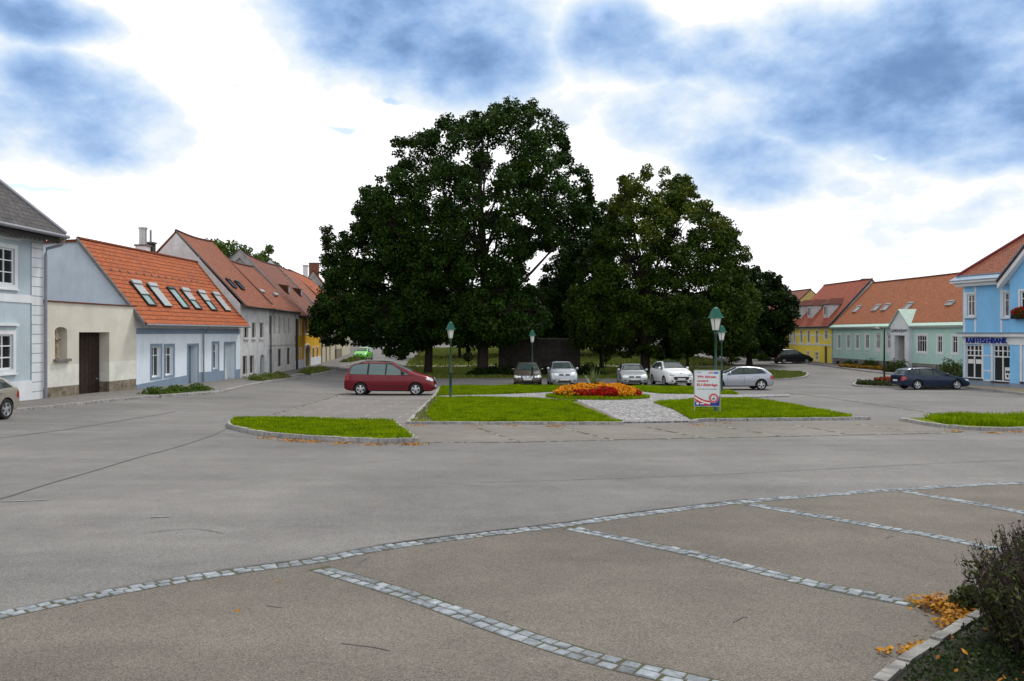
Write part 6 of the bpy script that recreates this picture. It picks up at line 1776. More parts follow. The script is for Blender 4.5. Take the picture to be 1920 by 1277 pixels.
# lamp island planting and beds before the town hall
def scatter(poly, n, h, seed, dz=.1):
    rng = np.random.default_rng(seed); P = np.array(poly); x0, y0 = P.min(0); x1, y1 = P.max(0); out = []
    while len(out) < n:
        X = rng.uniform(x0, x1, n); Y = rng.uniform(y0, y1, n); k = inpoly(poly, X, Y)
        for a, b in zip(X[k], Y[k]): out.append((a, b, 0))
    A = np.array(out[:n]); c = A.mean(0); g0 = G(c[0], c[1]); gx = G(c[0] + 1, c[1]) - g0; gy = G(c[0], c[1] + 1) - g0
    A[:, 2] = g0 + (A[:, 0] - c[0]) * gx + (A[:, 1] - c[1]) * gy + dz + h * rng.uniform(.2, 1, n) * (.75 + .25 * np.sin(A[:, 0] * 4) * np.cos(A[:, 1] * 3))
    return A
flower_mass('flower_row', 'dark red low flowers behind the kerb of the small lamp island', lambda r, n: scatter(gps([(1640, 720), (1690, 723), (1690, 717), (1640, 716)]), n, .35, 83), 1500, leaf_mat('dark_red_petal', (.30, .045, .01), (.16, .03, .01), .15, 4), M['shrub'], .12, 83)
flower_mass('planting', 'low grey-green groundcover on the small lamp island', lambda r, n: scatter(gps([(1606, 723), (1640, 726), (1780, 729), (1788, 724), (1700, 724), (1640, 720), (1608, 719)]), n, .25, 84), 2600, M['lav'], M['cover'], .12, 84, 'plant bed')
flower_mass('flower_row', 'orange flower strip at the foot of the mint green building', lambda r, n: scatter(gps([(1572, 689.5), (1590, 691.5), (1650, 696), (1672, 698), (1680, 696), (1600, 688.5), (1575, 687)]), n, .38, 85), 2600, M['orange_dull'], M['shrub'], .14, 85)
def at_px(px, py, d=0): x, y = gp(px, py); return x, y + d
for i, (px, py, rx, h, lb) in enumerate(((1682, 699, 1.4, 1.25, 'round dark shrub beside the steps of the mint green building'), (1632, 692, 1.1, .9, 'shrub behind the orange flower strip left of the white portal'), (1592, 689, .9, .7, 'small shrub at the left end of the orange flower strip'))):
    x, y = at_px(px, py); shrub('shrub', lb, x, y, rx, rx * .8, h, 1400, M['shrub'], .2, 'shrubs at the mint green building', seed=90 + i)
x, y = 37.2, 66.0
for i, yy in enumerate((60.2, 63.5, 67.0)):
    shrub('shrub', ['nearest clipped olive shrub between blue wagon and bank corner', 'middle olive shrub behind the blue wagon', 'farthest olive shrub behind the blue wagon'][i], 37.3, yy, 1.3, 1.9, 1.6, 1800, M['shrub'], .2, 'olive shrubs behind the blue wagon', seed=95 + i)
for i, (px, py, rx, h, lb) in enumerate(((1428, 673, 1.8, 1.9, 'yellowish low bush left of the black van'), (1446, 677, 1.6, 2.6, 'taller green bush just left of the black van'), (1412, 671, 1.4, 1.2, 'small bush at the edge of the far right road'))):
    x, y = at_px(px, py, 1); shrub('shrub', lb, x, y, rx, rx, h, 1600, M['far_leaf'] if i != 1 else M['shrub'], .28, 'bushes left of the black van', seed=100 + i)
for i, (px, py, rx, h, lb) in enumerate(((900, 707, 1.3, .7, 'low dark hedge clump left of the memorial wall foot'), (930, 706, 1.8, 1.0, 'dark bush at the left foot of the memorial wall'), (960, 706, 1.8, 1.0, 'dark bush behind the dark brown car'), (1030, 706, 1.6, .95, 'dark bush between the two left parked cars'), (1100, 706, 1.8, 1.15, 'dark bush at the right foot of the memorial wall'))):
    x, y = at(px, 70.5); shrub('shrub', lb, x, y, rx, 1.0, h, 1500, M['dark_leaf'], .2, 'dark bushes at the memorial wall', seed=110 + i)
def topiary(px, py, label, seed):
    x, y = gp(px, py); z = G(x, y); t = thing('topiary', label, 'shrub', (x, y, z), 'ball topiaries on the lawn')
    rng = np.random.default_rng(seed); d = rng.normal(size=(1600, 3)); d /= np.linalg.norm(d, axis=1)[:, None]
    a = d[:900] * .55 * rng.uniform(.8, 1, 900)[:, None] + (x, y, z + 1.25); b = d[900:] * .28 * rng.uniform(.8, 1, 700)[:, None] + (x, y, z + 2.0)
    quads_obj('foliage', leaf_quads(np.concatenate([a, b]), .13, .2, d, .5, rng=rng), M['dark_leaf'], t)
    s = MB(); s.tube([(x, y, z), (x, y, z + 1.9)], .05, 7); s.build('trunk', M['bark'], t)
topiary(878, 690, 'dark ball topiary between the two left oak trunks', 120); topiary(1136, 691, 'dark ball topiary left of the light silver car', 121)

# ---- foreground corner: kerb stone, ground cover, heather-like shrub, fallen leaves
KE = gps([(1640, 1318), (1694, 1268), (1772, 1214), (1812, 1188), (1856, 1163), (1915, 1115), (1998, 1060)])
KE = crom(KE, 4)
kerb(KE, .07, .09, m=mat('dull_kerb', (.24, .235, .22), .9, .3, 7, bump=.5, bscale=40))
bed = KE + [(9, 7), (9, 1.2), (2.4, 1.6)]
sheet('planting_bed', offs(KE, -.06) + [(9.5, 7.5), (9.5, 1.2), (2.3, 1.5)], M['soil'], .085, maxlen=.6, skirt=.1)
def leaf_cloud(C, size, m, name, parent=None, up=.6, rng=RNG, aspect=.6): return quads_obj(name, leaf_quads(C, size, up, aspect=aspect, rng=rng), m, parent)
rng = np.random.default_rng(200)
bp_ = offs(KE, -.10) + [(6, 5.5), (6, 1.4), (2.6, 1.6)]
A = scatter(bp_, 52000, .10, 201, .085)
o = leaf_cloud(A, .028, M['cover'], 'ground_cover', rng=rng); tag(o, 'small-leaved dark green ground cover creeping over the kerb in the bottom right corner', 'ground cover', kind='stuff')
A = scatter(bp_, 600, .12, 202, .10); o = leaf_cloud(A, .04, M['litter'], 'fallen_leaves', rng=rng, up=1.5); tag(o, 'brown fallen leaves lying on the ground cover in the bottom right corner', 'leaves', kind='stuff')
def litter(name, label, pts, n, spread, seed, sz=.055, h=.05):
    rng = np.random.default_rng(seed); P = np.array([gp(*p) for p in pts]); k = rng.integers(0, len(P), n)
    q = P[k] + rng.normal(size=(n, 2)) * spread; z = np.array([G(a, b) for a, b in q]) + rng.uniform(.005, h, n)
    o = leaf_cloud(np.column_stack([q, z]), sz, M['litter'], name, rng=rng, up=1.6); return tag(o, label, 'leaves', kind='stuff')
litter('fallen_leaves', 'pile of orange dry leaves where the sett line meets the corner shrub', [(1745, 1140), (1765, 1145), (1785, 1152), (1800, 1165), (1790, 1175), (1810, 1160), (1775, 1138), (1812, 1172), (1795, 1150)], 1000, .065, 203, .042, .08)
litter('fallen_leaves', 'few orange dry leaves along the corner kerb stone', [(1715, 1232), (1722, 1228), (1680, 1229), (1735, 1215), (1790, 1185)], 110, .05, 204)
litter('fallen_leaves', 'brown leaf litter in the gutter of the front grass island', [(500, 822), (540, 826), (560, 827.5), (590, 829), (640, 832), (700, 834), (760, 834), (780, 833)], 600, .15, 205, .06, .03)
litter('fallen_leaves', 'brown leaf litter in the gutter of the front left lawn quarter', [(890, 799), (960, 799), (1035, 800), (1045, 799), (780, 798), (1310, 797), (1360, 794)], 320, .16, 206, .06, .03)
litter('fallen_leaves', 'brown leaf litter along the kerb of the right edge island', [(1790, 809), (1860, 812), (1915, 811)], 200, .15, 207, .06, .03)
# scattered single leaves and bits on the asphalt
rng = np.random.default_rng(208); q = np.stack([rng.uniform(-6, 9, 90), rng.uniform(5, 28, 90)], 1)
A = np.array([(a, b, G(a, b) + .008) for a, b in q]); o = leaf_cloud(A, .05, M['litter'], 'fallen_leaves', rng=rng, up=4); tag(o, 'single dry leaves scattered over the asphalt of the square', 'leaves', kind='stuff')

def heather(label):
    """dense twiggy shrub with many thin upright shoots"""
    cx, cy = 3.60, 4.74; z = G(cx, cy) + .08; rng = np.random.default_rng(210)
    t = thing('shrub', label, 'shrub', (cx, cy, z))
    mb_v = []; leaves = []; tips = []
    n = 5200
    bx = cx + rng.uniform(-.75, 1.6, n); by = cy + rng.uniform(-1.5, .55, n)
    for i in range(n):
        ex = (bx[i] - cx - .35) / 1.15; ey = (by[i] - cy + .45) / 1.05
        if ex * ex + ey * ey > 1: continue
        h = (.78 - .35 * (ex * ex + ey * ey)) * rng.uniform(.75, 1.25)
        lean = np.array([ex * .35 + rng.normal() * .10, ey * .3 + rng.normal() * .10, 1]); lean /= np.linalg.norm(lean)
        p0 = np.array([bx[i], by[i], z]); p1 = p0 + lean * h
        w = .0028; s = np.cross(lean, rng.normal(size=3)); s /= np.linalg.norm(s)
        mb_v.append([p0 - s * w * 1.5, p0 + s * w * 1.5, p1 + s * w * .5, p1 - s * w * .5])
        k = rng.integers(14, 22); tt = rng.uniform(.2, .93, k)[:, None]
        leaves.append(p0 + (p1 - p0) * tt + rng.normal(size=(k, 3)) * .016)
        if rng.random() < .45: continue
        k = 9; tt = rng.uniform(.86, 1.0, k)[:, None]; tips.append(p0 + (p1 - p0) * tt + rng.normal(size=(k, 3)) * .005)
    quads_obj('stems', np.array(mb_v).reshape(-1, 3), M['stem'], t)
    quads_obj('foliage', leaf_quads(np.concatenate(leaves), .042, .5, aspect=.38, rng=rng), M['lav'], t)
    quads_obj('seed_heads', leaf_quads(np.concatenate(tips), .016, .2, aspect=.6, rng=rng), M['stem'], t)
heather('twiggy grey-green shrub with dark seed heads in the bottom right corner')
shrub('shrub', 'low green leafy plant at the left foot of the twiggy corner shrub', *gp(1822, 1152), .15, .15, .15, 500, M['lav'], .04, seed=211, dz=.05)

def bicycle(px, py, label):
    x, y = gp(px, py); z = G(x, y) + .1; t = thing('bicycle', label, 'bicycle', (x, y, z))
    d = Vector((.08, -.997, 0)); col = mat('bike_green', (.16, .30, .05), .4, 0)
    c = V(x, y, z)
    for s in (-.52, .52):
        w = MB(); cc = c + d * s + V(0, 0, .34)
        w.tube([cc + d * .33 * math.cos(a * math.pi / 12) + V(0, 0, .33 * math.sin(a * math.pi / 12)) for a in range(25)], .02, 5, cap=False)
        for k in range(8): w.tube([cc, cc + d * .32 * math.cos(k * .785) + V(0, 0, .32 * math.sin(k * .785))], .004, 3)
        w.build('wheel', M['black'], t)
    f = MB(); a, b = c + d * -.52 + V(0, 0, .34), c + d * .52 + V(0, 0, .34); bb = c + V(0, 0, .3); st = c + d * -.15 + V(0, 0, .85); hd = c + d * .38 + V(0, 0, .85)
    for p, q in ((a, bb), (a, st), (bb, st), (bb, hd), (st, hd), (b, hd)): f.tube([p, q], .022, 6)
    f.build('frame', col, t)
    s = MB(); s.tube([st, st + V(0, 0, .1)], .02, 6); s.box(st + d * -.14 + V(-.06, 0, .1), d * .28, V(.12, 0, 0), V(0, 0, .05)); s.build('saddle', M['black'], t)
    h = MB(); h.tube([hd, hd + V(0, 0, .15)], .018, 6); h.tube([hd + V(-.28, 0, .15), hd + V(.28, 0, .15)], .015, 6); h.build('handlebar', M['black'], t)
bicycle(1634, 691, 'green bicycle parked by the wall of the mint green building')

def trafficsign(px, Y, label):
    x, y = at(px, Y); z = G(x, y); t = thing('sign', label, 'sign', (x, y, z))
    p = MB(); p.tube([(x, y, z), (x, y, z + 2.3)], .03, 6); p.build('pole', M['steel'], t)
    s = MB(); s.abox(x - .1, x + .5, y - .03, y + .02, z + 1.5, z + 2.7); s.build('panel', mat('sign_yellow', (.65, .42, .02), .5, 0), t)
trafficsign(1428, 118, 'small yellow sign on a pole before the low cream house at the far right')



# ================================================================== CARS
def smooth_fn(pts, w=.05):
    X, Z = np.array(pts).T
    def f(x):
        return float(sum(np.interp(x + d * w, X, Z) for d in (-1, -.5, 0, .5, 1)) / 5)
    return f

CT = {
 'mpv': dict(L=4.62, W=1.81, H=1.73, fo=.92, wb=2.84, R=.325,
   top=[(0, .60), (.04, .72), (.12, .90), (.35, 1.0), (.90, 1.14), (1.10, 1.22), (1.95, 1.60), (2.25, 1.67), (2.9, 1.725), (3.7, 1.71), (4.15, 1.65), (4.32, 1.58), (4.52, 1.12), (4.6, .98), (4.62, .6)],
   belt=[(0, .58), (.3, .86), (1.0, 1.03), (2.5, 1.04), (4.62, 1.06)],
   win=[[(1.27, 1.055), (1.62, 1.045), (1.62, 1.235)], [(1.68, 1.045), (2.44, 1.05), (2.42, 1.60), (2.2, 1.57), (1.72, 1.29)], [(2.52, 1.05), (3.35, 1.07), (3.33, 1.62), (2.5, 1.61)], [(3.45, 1.07), (4.34, 1.10), (4.27, 1.42), (4.1, 1.58), (3.43, 1.62)]],
   dlo=[(1.2, 1.03), (4.38, 1.07), (4.30, 1.46), (4.13, 1.62), (2.4, 1.64), (2.18, 1.60), (1.64, 1.28)], ws=(1.17, 1.97), rwz=(1.12, 1.52), head=(.42, .80, .72, .88), doors=[(1.55, 2.48), (2.48, 3.42)], rails=True),
 'hatch': dict(L=4.25, W=1.77, H=1.42, fo=.87, wb=2.58, R=.32,
   top=[(0, .52), (.03, .63), (.12, .70), (.4, .80), (1.1, .94), (1.25, 1.0), (2.0, 1.35), (2.3, 1.41), (2.8, 1.42), (3.4, 1.37), (3.78, 1.28), (4.1, 1.0), (4.2, .92), (4.25, .55)],
   belt=[(0, .5), (.3, .70), (1.1, .89), (4.25, .98)],
   win=[[(1.50, .93), (2.40, .945), (2.38, 1.335), (2.15, 1.31), (1.62, 1.05)], [(2.47, .945), (3.28, .975), (3.22, 1.30), (2.45, 1.34)], [(3.36, .985), (3.72, 1.02), (3.50, 1.20), (3.31, 1.27)]],
   dlo=[(1.38, .915), (3.80, 1.0), (3.52, 1.25), (3.2, 1.33), (2.4, 1.36), (2.12, 1.335), (1.6, 1.08)], ws=(1.27, 2.05), rwz=(1.02, 1.24), head=(.40, .78, .55, .68), doors=[(1.42, 2.43), (2.43, 3.33)], rails=False),
 'tall': dict(L=3.95, W=1.72, H=1.53, fo=.80, wb=2.5, R=.30,
   top=[(0, .58), (.03, .70), (.12, .80), (.4, .92), (.85, 1.03), (.95, 1.07), (1.85, 1.47), (2.1, 1.51), (2.6, 1.53), (3.2, 1.49), (3.6, 1.42), (3.85, 1.0), (3.92, .9), (3.95, .55)],
   belt=[(0, .52), (.3, .76), (.95, .95), (3.95, 1.03)],
   win=[[(1.45, .99), (2.25, 1.01), (2.22, 1.42), (2.0, 1.40), (1.52, 1.14)], [(2.32, 1.01), (3.05, 1.04), (3.0, 1.40), (2.3, 1.43)], [(3.12, 1.05), (3.5, 1.09), (3.38, 1.30), (3.08, 1.38)]],
   dlo=[(1.15, .97), (3.56, 1.07), (3.42, 1.36), (3.0, 1.43), (2.2, 1.46), (1.95, 1.43), (1.4, 1.13)], ws=(1.0, 1.88), rwz=(1.06, 1.36), head=(.36, .76, .68, .82), doors=[(1.3, 2.28), (2.28, 3.1)], rails=False),
 'cross': dict(L=4.37, W=1.84, H=1.64, fo=.88, wb=2.61, R=.34,
   top=[(0, .66), (.03, .80), (.12, .92), (.4, 1.02), (.95, 1.12), (1.05, 1.15), (1.95, 1.57), (2.2, 1.62), (2.7, 1.64), (3.4, 1.60), (3.9, 1.50), (4.15, 1.1), (4.3, 1.0), (4.37, .6)],
   belt=[(0, .6), (.3, .86), (1.0, 1.04), (4.37, 1.12)],
   win=[[(1.55, 1.09), (2.45, 1.10), (2.42, 1.53), (2.2, 1.51), (1.66, 1.25)], [(2.52, 1.10), (3.35, 1.13), (3.3, 1.51), (2.5, 1.54)], [(3.42, 1.14), (3.85, 1.2), (3.65, 1.40), (3.38, 1.48)]],
   dlo=[(1.3, 1.07), (3.92, 1.18), (3.68, 1.46), (3.3, 1.54), (2.4, 1.57), (2.15, 1.54), (1.5, 1.22)], ws=(1.1, 1.98), rwz=(1.15, 1.45), head=(.42, .84, .72, .90), doors=[(1.45, 2.48), (2.48, 3.4)], rails=False),
 'wagon': dict(L=4.76, W=1.81, H=1.49, fo=1.0, wb=2.72, R=.33,
   top=[(0, .48), (.03, .60), (.15, .68), (.5, .80), (1.15, .94), (1.3, 1.0), (2.2, 1.39), (2.5, 1.45), (3.0, 1.48), (3.8, 1.46), (4.3, 1.38), (4.6, 1.02), (4.72, .92), (4.76, .55)],
   belt=[(0, .48), (.3, .66), (1.1, .89), (4.76, 1.0)],
   win=[[(1.62, .94), (2.58, .96), (2.55, 1.37), (2.35, 1.35), (1.8, 1.09)], [(2.65, .96), (3.5, .99), (3.45, 1.38), (2.63, 1.385)], [(3.58, 1.0), (4.3, 1.06), (4.12, 1.28), (3.53, 1.37)]],
   dlo=[(1.5, .92), (4.38, 1.04), (4.18, 1.32), (3.6, 1.41), (2.5, 1.41), (2.3, 1.39), (1.7, 1.09)], ws=(1.32, 2.25), rwz=(1.04, 1.33), head=(.42, .84, .52, .70), doors=[(1.55, 2.61), (2.61, 3.54)], rails=True),
 'van': dict(L=4.85, W=1.98, H=1.75, fo=.96, wb=3.0, R=.33,
   top=[(0, .58), (.04, .74), (.2, .85), (.6, .98), (1.1, 1.12), (1.2, 1.16), (2.05, 1.60), (2.35, 1.70), (3.0, 1.75), (4.0, 1.74), (4.5, 1.67), (4.65, 1.55), (4.78, 1.1), (4.83, 1.0), (4.85, .6)],
   belt=[(0, .55), (.3, .8), (1.1, 1.03), (4.85, 1.08)],
   win=[[(1.55, 1.08), (2.5, 1.09), (2.47, 1.62), (2.25, 1.59), (1.72, 1.30)], [(2.58, 1.09), (3.6, 1.1), (3.57, 1.66), (2.55, 1.63)], [(3.68, 1.1), (4.55, 1.13), (4.45, 1.55), (4.3, 1.62), (3.65, 1.66)]],
   dlo=[(1.4, 1.06), (4.6, 1.1), (4.48, 1.58), (4.3, 1.66), (2.4, 1.66), (2.2, 1.63), (1.6, 1.28)], ws=(1.22, 2.1), rwz=(1.14, 1.52), head=(.48, .88, .66, .84), doors=[(1.5, 2.54), (2.54, 3.64)], rails=True),
}

def wheel_parts(R_, parent_car, pos, side, rimcol):
    w = bpy.data.objects.new('wheel', WM[R_][0]); COL.objects.link(w); w.parent = parent_car; w.location = pos
    w.rotation_euler = (0, 0, 0 if side > 0 else math.pi)
    r_ = bpy.data.objects.new('rim', WM[R_][1]); COL.objects.link(r_); r_.parent = w
    return w
WM = {}
def make_wheel(R_):
    if R_ in WM: return
    def ylathe(mb, prof, n=28):
        vs = []; fs = []
        for (r, y) in prof:
            for k in range(n): t = 2 * math.pi * k / n; vs.append((r * math.cos(t), y, r * math.sin(t)))
        for i in range(len(prof) - 1):
            for k in range(n): fs.append((i * n + k, (i + 1) * n + k, (i + 1) * n + (k + 1) % n, i * n + (k + 1) % n))
        mb.mesh(vs, fs)
    m1 = MB(); ylathe(m1, [(R_ * .66, .06), (R_ * .72, .09), (R_ * .92, .095), (R_, .06), (R_, -.08), (R_ * .92, -.11), (R_ * .5, -.11), (0.01, -.11)])
    m1b = MB(); 
    o = m1.build('tyre', M['tyre']); o.data.polygons.foreach_set('use_smooth', [True] * len(o.data.polygons)); me1 = o.data; bpy.data.objects.remove(o)
    m2 = MB(); rr = R_ * .66
    ylathe(m2, [(rr, .055), (rr, .085), (rr * .9, .08), (rr * .88, .0)])
    ylathe(m2, [(rr * .2, .05), (rr * .2, .075), (rr * .12, .085), (.005, .085)])
    for k in range(5):
        a = 2 * math.pi * k / 5 + .3; c, s = math.cos(a), math.sin(a)
        def p(r, t, y): return (r * c - t * s, y, r * s + t * c)
        w0, w1 = rr * .17, rr * .23
        m2.mesh([p(rr * .12, -w0, .078), p(rr * .12, w0, .078), p(rr * .93, w1, .066), p(rr * .93, -w1, .066), p(rr * .12, -w0, .04), p(rr * .12, w0, .04), p(rr * .93, w1, .03), p(rr * .93, -w1, .03)],
                [(3, 2, 1, 0), (0, 1, 5, 4), (1, 2, 6, 5), (2, 3, 7, 6), (3, 0, 4, 7)])
    nb = len(m2.f)
    vs = []; n = 24
    m2.mesh([(rr * .9 * math.cos(2 * math.pi * k / n), .012, rr * .9 * math.sin(2 * math.pi * k / n)) for k in range(n)], [tuple(range(n))[::-1]])
    m2.mi[nb] = 1
    o = m2.build('rim', [M['rim'], M['black']]); me2 = o.data; bpy.data.objects.remove(o)
    WM[R_] = (me1, me2)
M['tyre'] = mat('tyre_rubber', (.018, .018, .019), .85, 0)
M['rim'] = mat('alloy_rim', (.50, .52, .54), .3, 0, metal=.7)
M['carglass'] = mat('car_glass', (.035, .05, .048), .05, 0, spec=.35)
M['carglass_light'] = mat('light_car_glass', (.13, .18, .175), .06, 0, spec=.35)
M['headlight'] = mat('headlight_lens', (.62, .66, .68), .08, 0, spec=.9)
M['taillight'] = mat('tail_light_lens', (.35, .012, .012), .12, 0, spec=.8)
M['amber'] = mat('amber_lens', (.55, .16, .01), .15, 0, spec=.8)
M['plastic'] = mat('black_plastic', (.02, .02, .021), .55, 0)
M['plate'] = mat('number_plate', (.62, .63, .64), .5, 0)
M['chrome'] = mat('chrome', (.6, .6, .62), .12, 0, metal=1)

def car(kind, label, paint, pos, heading, face='plain', cat='car', name='parked_car', group='cars parked on the square', rough=.32, tailz=None, dark_trim=False, glass='carglass', roof_dark=False, metal=.25, coat=.3, scale=1.0):
    c = CT[kind]; L, W, H, Rw = c['L'], c['W'] / 2, c['H'], c['R']
    pm = mat('car_paint_' + '_'.join(label.split()[:5]), paint, rough, 0, spec=.35, coat=coat, metal=metal)
    top = smooth_fn(c['top'], .04); belt = smooth_fn(c['belt'], .08)
    Hm = max(z for _, z in c['top']); wid_pts = [(0, W * .80), (.05, W * .87), (.2, W * .94), (.55, W * .99), (1, W), (L - 1, W), (L - .45, W * .975), (L - .12, W * .92), (L, W * .84)]
    wid = smooth_fn(wid_pts, .05)
    bot = smooth_fn([(0, .30), (.1, .22), (.5, .20), (L - .5, .21), (L - .1, .27), (L, .34)], .05)
    def sec(x):
        T = top(x); zb = bot(x); w = wid(x); B = min(belt(x), T - .04)
        gh = max(0.0, T - B); wr = w * .955 - .03 - .40 * gh; zr = T - min(.07, .25 * gh + .015)
        pts = [(0, zb), (w * .86, zb), (w * .965, zb + .07), (w * .995, zb + .40 * (B - zb)), (w * 1.0, zb + .62 * (B - zb)), (w * .985, zb + .88 * (B - zb)), (w * .955, B)]
        pts += [(w * .955 + (wr - w * .955) * q + .035 * gh * 4 * q * (1 - q), B + (zr - B) * q) for q in (.35, .7)]
        pts += [(wr, zr), (wr * .88, T - .25 * (T - zr)), (wr * .5, T - .04 * (T - zr)), (0, T)]
        return pts
    def side_y(x, z):
        s = sec(x)[2:10]; return float(np.interp(z, [p[1] for p in s], [p[0] for p in s]))
    def top_z(x, y):
        s = sec(x)[8:][::-1]; return float(np.interp(abs(y), [p[0] for p in s], [p[1] for p in s]))
    def front_x(y, z):
        for x in np.linspace(0, 1.4, 141):
            if top_z(x, y) >= z and side_y(x, z) >= abs(y): return float(x)
        return 1.4
    def rear_x(y, z):
        for x in np.linspace(L, L - 1.4, 141):
            if top_z(x, y) >= z and side_y(x, z) >= abs(y): return float(x)
        return L - 1.4
    # place on the terrain, aligned with its slope
    x0, y0 = pos; h = Vector((math.cos(heading), math.sin(heading), 0)); l = Vector((-h.y, h.x, 0))
    g = lambda v, d: (G(x0 + v.x * d, y0 + v.y * d))
    f3 = Vector((h.x * 2, h.y * 2, g(h, 1) - g(h, -1))).normalized(); l3 = Vector((l.x * 2, l.y * 2, g(l, 1) - g(l, -1))).normalized(); u3 = f3.cross(l3).normalized(); l3 = u3.cross(f3)
    root = thing(name, label, cat, (0, 0, 0), group); root['_local'] = 1
    Mx = Matrix((f3, l3, u3)).transposed().to_4x4(); Mx = Mx @ Matrix.Scale(scale, 4); Mx.translation = (x0, y0, G(x0, y0) + .005); root.matrix_world = Mx
    X = lambda x: L / 2 - x            # station from the front -> local x
    # body
    xs = sorted(set([0, .015, .04, .08, .14] + list(np.arange(.2, L - .15, .09)) + [L - .14, L - .08, L - .04, L - .015, L]))
    vs = []; fs = []; n = len(sec(0)); N2 = 2 * n - 2
    for x in xs:
        s = sec(x)
        ring = [(X(x), y, z) for y, z in s] + [(X(x), -y, z) for y, z in s[1:-1][::-1]]
        vs += ring
    for i in range(len(xs) - 1):
        for k in range(N2): fs.append((i * N2 + k, i * N2 + (k + 1) % N2, (i + 1) * N2 + (k + 1) % N2, (i + 1) * N2 + k))
    fs.append(tuple(range(N2))[::-1]); fs.append(tuple(range((len(xs) - 1) * N2, len(xs) * N2)))
    mb = MB(); mb.mesh(vs, fs); body = mb.build('body', [pm, M['plastic']], root)
    bm = bmesh.new(); bm.from_mesh(body.data); bmesh.ops.recalc_face_normals(bm, faces=bm.faces[:]); bm.to_mesh(body.data); bm.free()
    axles = (c['fo'], c['fo'] + c['wb'])
    cut = MB()
    for ax in axles:
        for s in (-1, 1):
            n_ = 30; r = Rw + .055; ya, yb = s * (W - .27), s * (W + .3); vv = []
            for yy in (ya, yb): vv += [(X(ax) + r * math.cos(2 * math.pi * k / n_), yy, Rw + r * math.sin(2 * math.pi * k / n_)) for k in range(n_)]
            ff = [(k, (k + 1) % n_, n_ + (k + 1) % n_, n_ + k) for k in range(n_)] + [tuple(range(n_))[::-1], tuple(range(n_, 2 * n_))]
            cut.mesh(vv, ff)
    co = cut.build('cutter', M['plastic']); bm = bmesh.new(); bm.from_mesh(co.data); bmesh.ops.recalc_face_normals(bm, faces=bm.faces[:]); bm.to_mesh(co.data); bm.free()
    body.parent = None
    md = body.modifiers.new('b', 'BOOLEAN'); md.operation = 'DIFFERENCE'; md.object = co; md.solver = 'EXACT'
    bpy.context.view_layer.update(); dg = bpy.context.evaluated_depsgraph_get()
    nm = bpy.data.meshes.new_from_object(body.evaluated_get(dg)); body.modifiers.clear(); body.data = nm; nm.name = 'body'
    bpy.data.objects.remove(co); body.parent = root
    nm.materials.clear(); nm.materials.append(pm); nm.materials.append(M['plastic'])
    for p in nm.polygons:
        ct = p.center; p.material_index = 0; p.use_smooth = True
        for ax in axles:
            r = math.hypot(ct.x - X(ax), ct.z - Rw)
            if r < Rw + .056 and abs(ct.y) > W - .3 and abs(ct.y) < W * 1.02 and r < Rw + .0545 + .002:
                if abs(p.normal.y) < .5 or abs(ct.y) < W - .25: p.material_index = 1; p.use_smooth = False
        if ct.z < .24 and p.normal.z < -.6: p.material_index = 1
    nm.set_sharp_from_angle(angle=R(38))
    make_wheel(Rw)
    for ax in axles:
        for s in (1, -1): wheel_parts(Rw, root, (X(ax), s * (W - .105), Rw), s, None)
    # patches laid on the body surface
    def patch(name, poly, fn, m, off, parent=root, ml=.12, mirror=False):
        v, f = tess2d(poly, ml); q = MB(); vv = [fn(a, b, off) for a, b in v]; q.mesh(vv, f); o = q.build(name, m, parent)
        for p in o.data.polygons: p.use_smooth = True
        return o
    for s in (1, -1):
        fn = lambda a, b, off, s=s: (X(a), s * (side_y(a, b) + off), b)
        patch('window_surround', c['dlo'], fn, M['plastic'], .004)
        for w in c['win']: patch('side_window', w, fn, M[glass], .009)
    a, b = c['ws']
    wsn = []
    fnt = lambda a_, b_, off: (X(a_), b_, top_z(a_, b_) + off)
    def hw(x): return sec(x)[9][0]
    patch('windscreen', [(a + .03, -hw(a + .1) * .97), (b - .02, -hw(b - .05) * .93), (b - .02, hw(b - .05) * .93), (a + .03, hw(a + .1) * .97)], lambda p, q, off: (X(p) + off * .5, q, top_z(p, q) + off), M[glass], .012)
    if roof_dark:
        patch('roof_glass', [(b + .02, -hw(b) * .85), (L - 1.2, -hw(L - 1.2) * .85), (L - 1.2, hw(L - 1.2) * .85), (b + .02, hw(b) * .85)], fnt, M['carglass'], .008, ml=.3)
    # rear window
    z0, z1 = c['rwz']; yw = W * .70
    fr = lambda y, z, off: (X(rear_x(y, z)) - off, y, z + off * .3)
    ff_ = lambda y, z, off: (X(front_x(y, z)) + off, y, z + off * .3)
    patch('rear_window', [(-yw, z0), (yw, z0), (yw * .88, z1), (-yw * .88, z1)], fr, M[glass], .014)
    # lights
    y0_, y1_, hz0, hz1 = c['head']
    for s in (1, -1):
        if face == 'round':
            for (cy, rr) in ((.66, .085), (.50, .075)):
                pl = [(s * (cy + rr * math.cos(t * math.pi / 8)), (hz0 + hz1) / 2 + rr * .85 * math.sin(t * math.pi / 8)) for t in range(16)]
                patch('headlight', pl, ff_, M['headlight'], .02)
        elif face == 'swept':
            patch('headlight', [(s * y0_ * 1.1, hz0 + .05), (s * (y0_ + .1), hz0), (s * y1_, hz0 + .10), (s * (y1_ + .0), hz1 + .10), (s * (y1_ - .06), hz1 + .09)], ff_, M['headlight'], .014)
            patch('headlight_housing', [(s * y0_ * 1.05, hz0 + .03), (s * (y0_ + .1), hz0 - .03), (s * (y1_ - .02), hz0 + .04), (s * y1_ * .9, hz0 + .06)], ff_, M['plastic'], .012)
        else:
            patch('headlight', [(s * y0_, hz0), (s * y1_ * .98, hz0 + .02), (s * y1_, hz1 + .03), (s * y0_, hz1)], ff_, M['headlight'], .014)
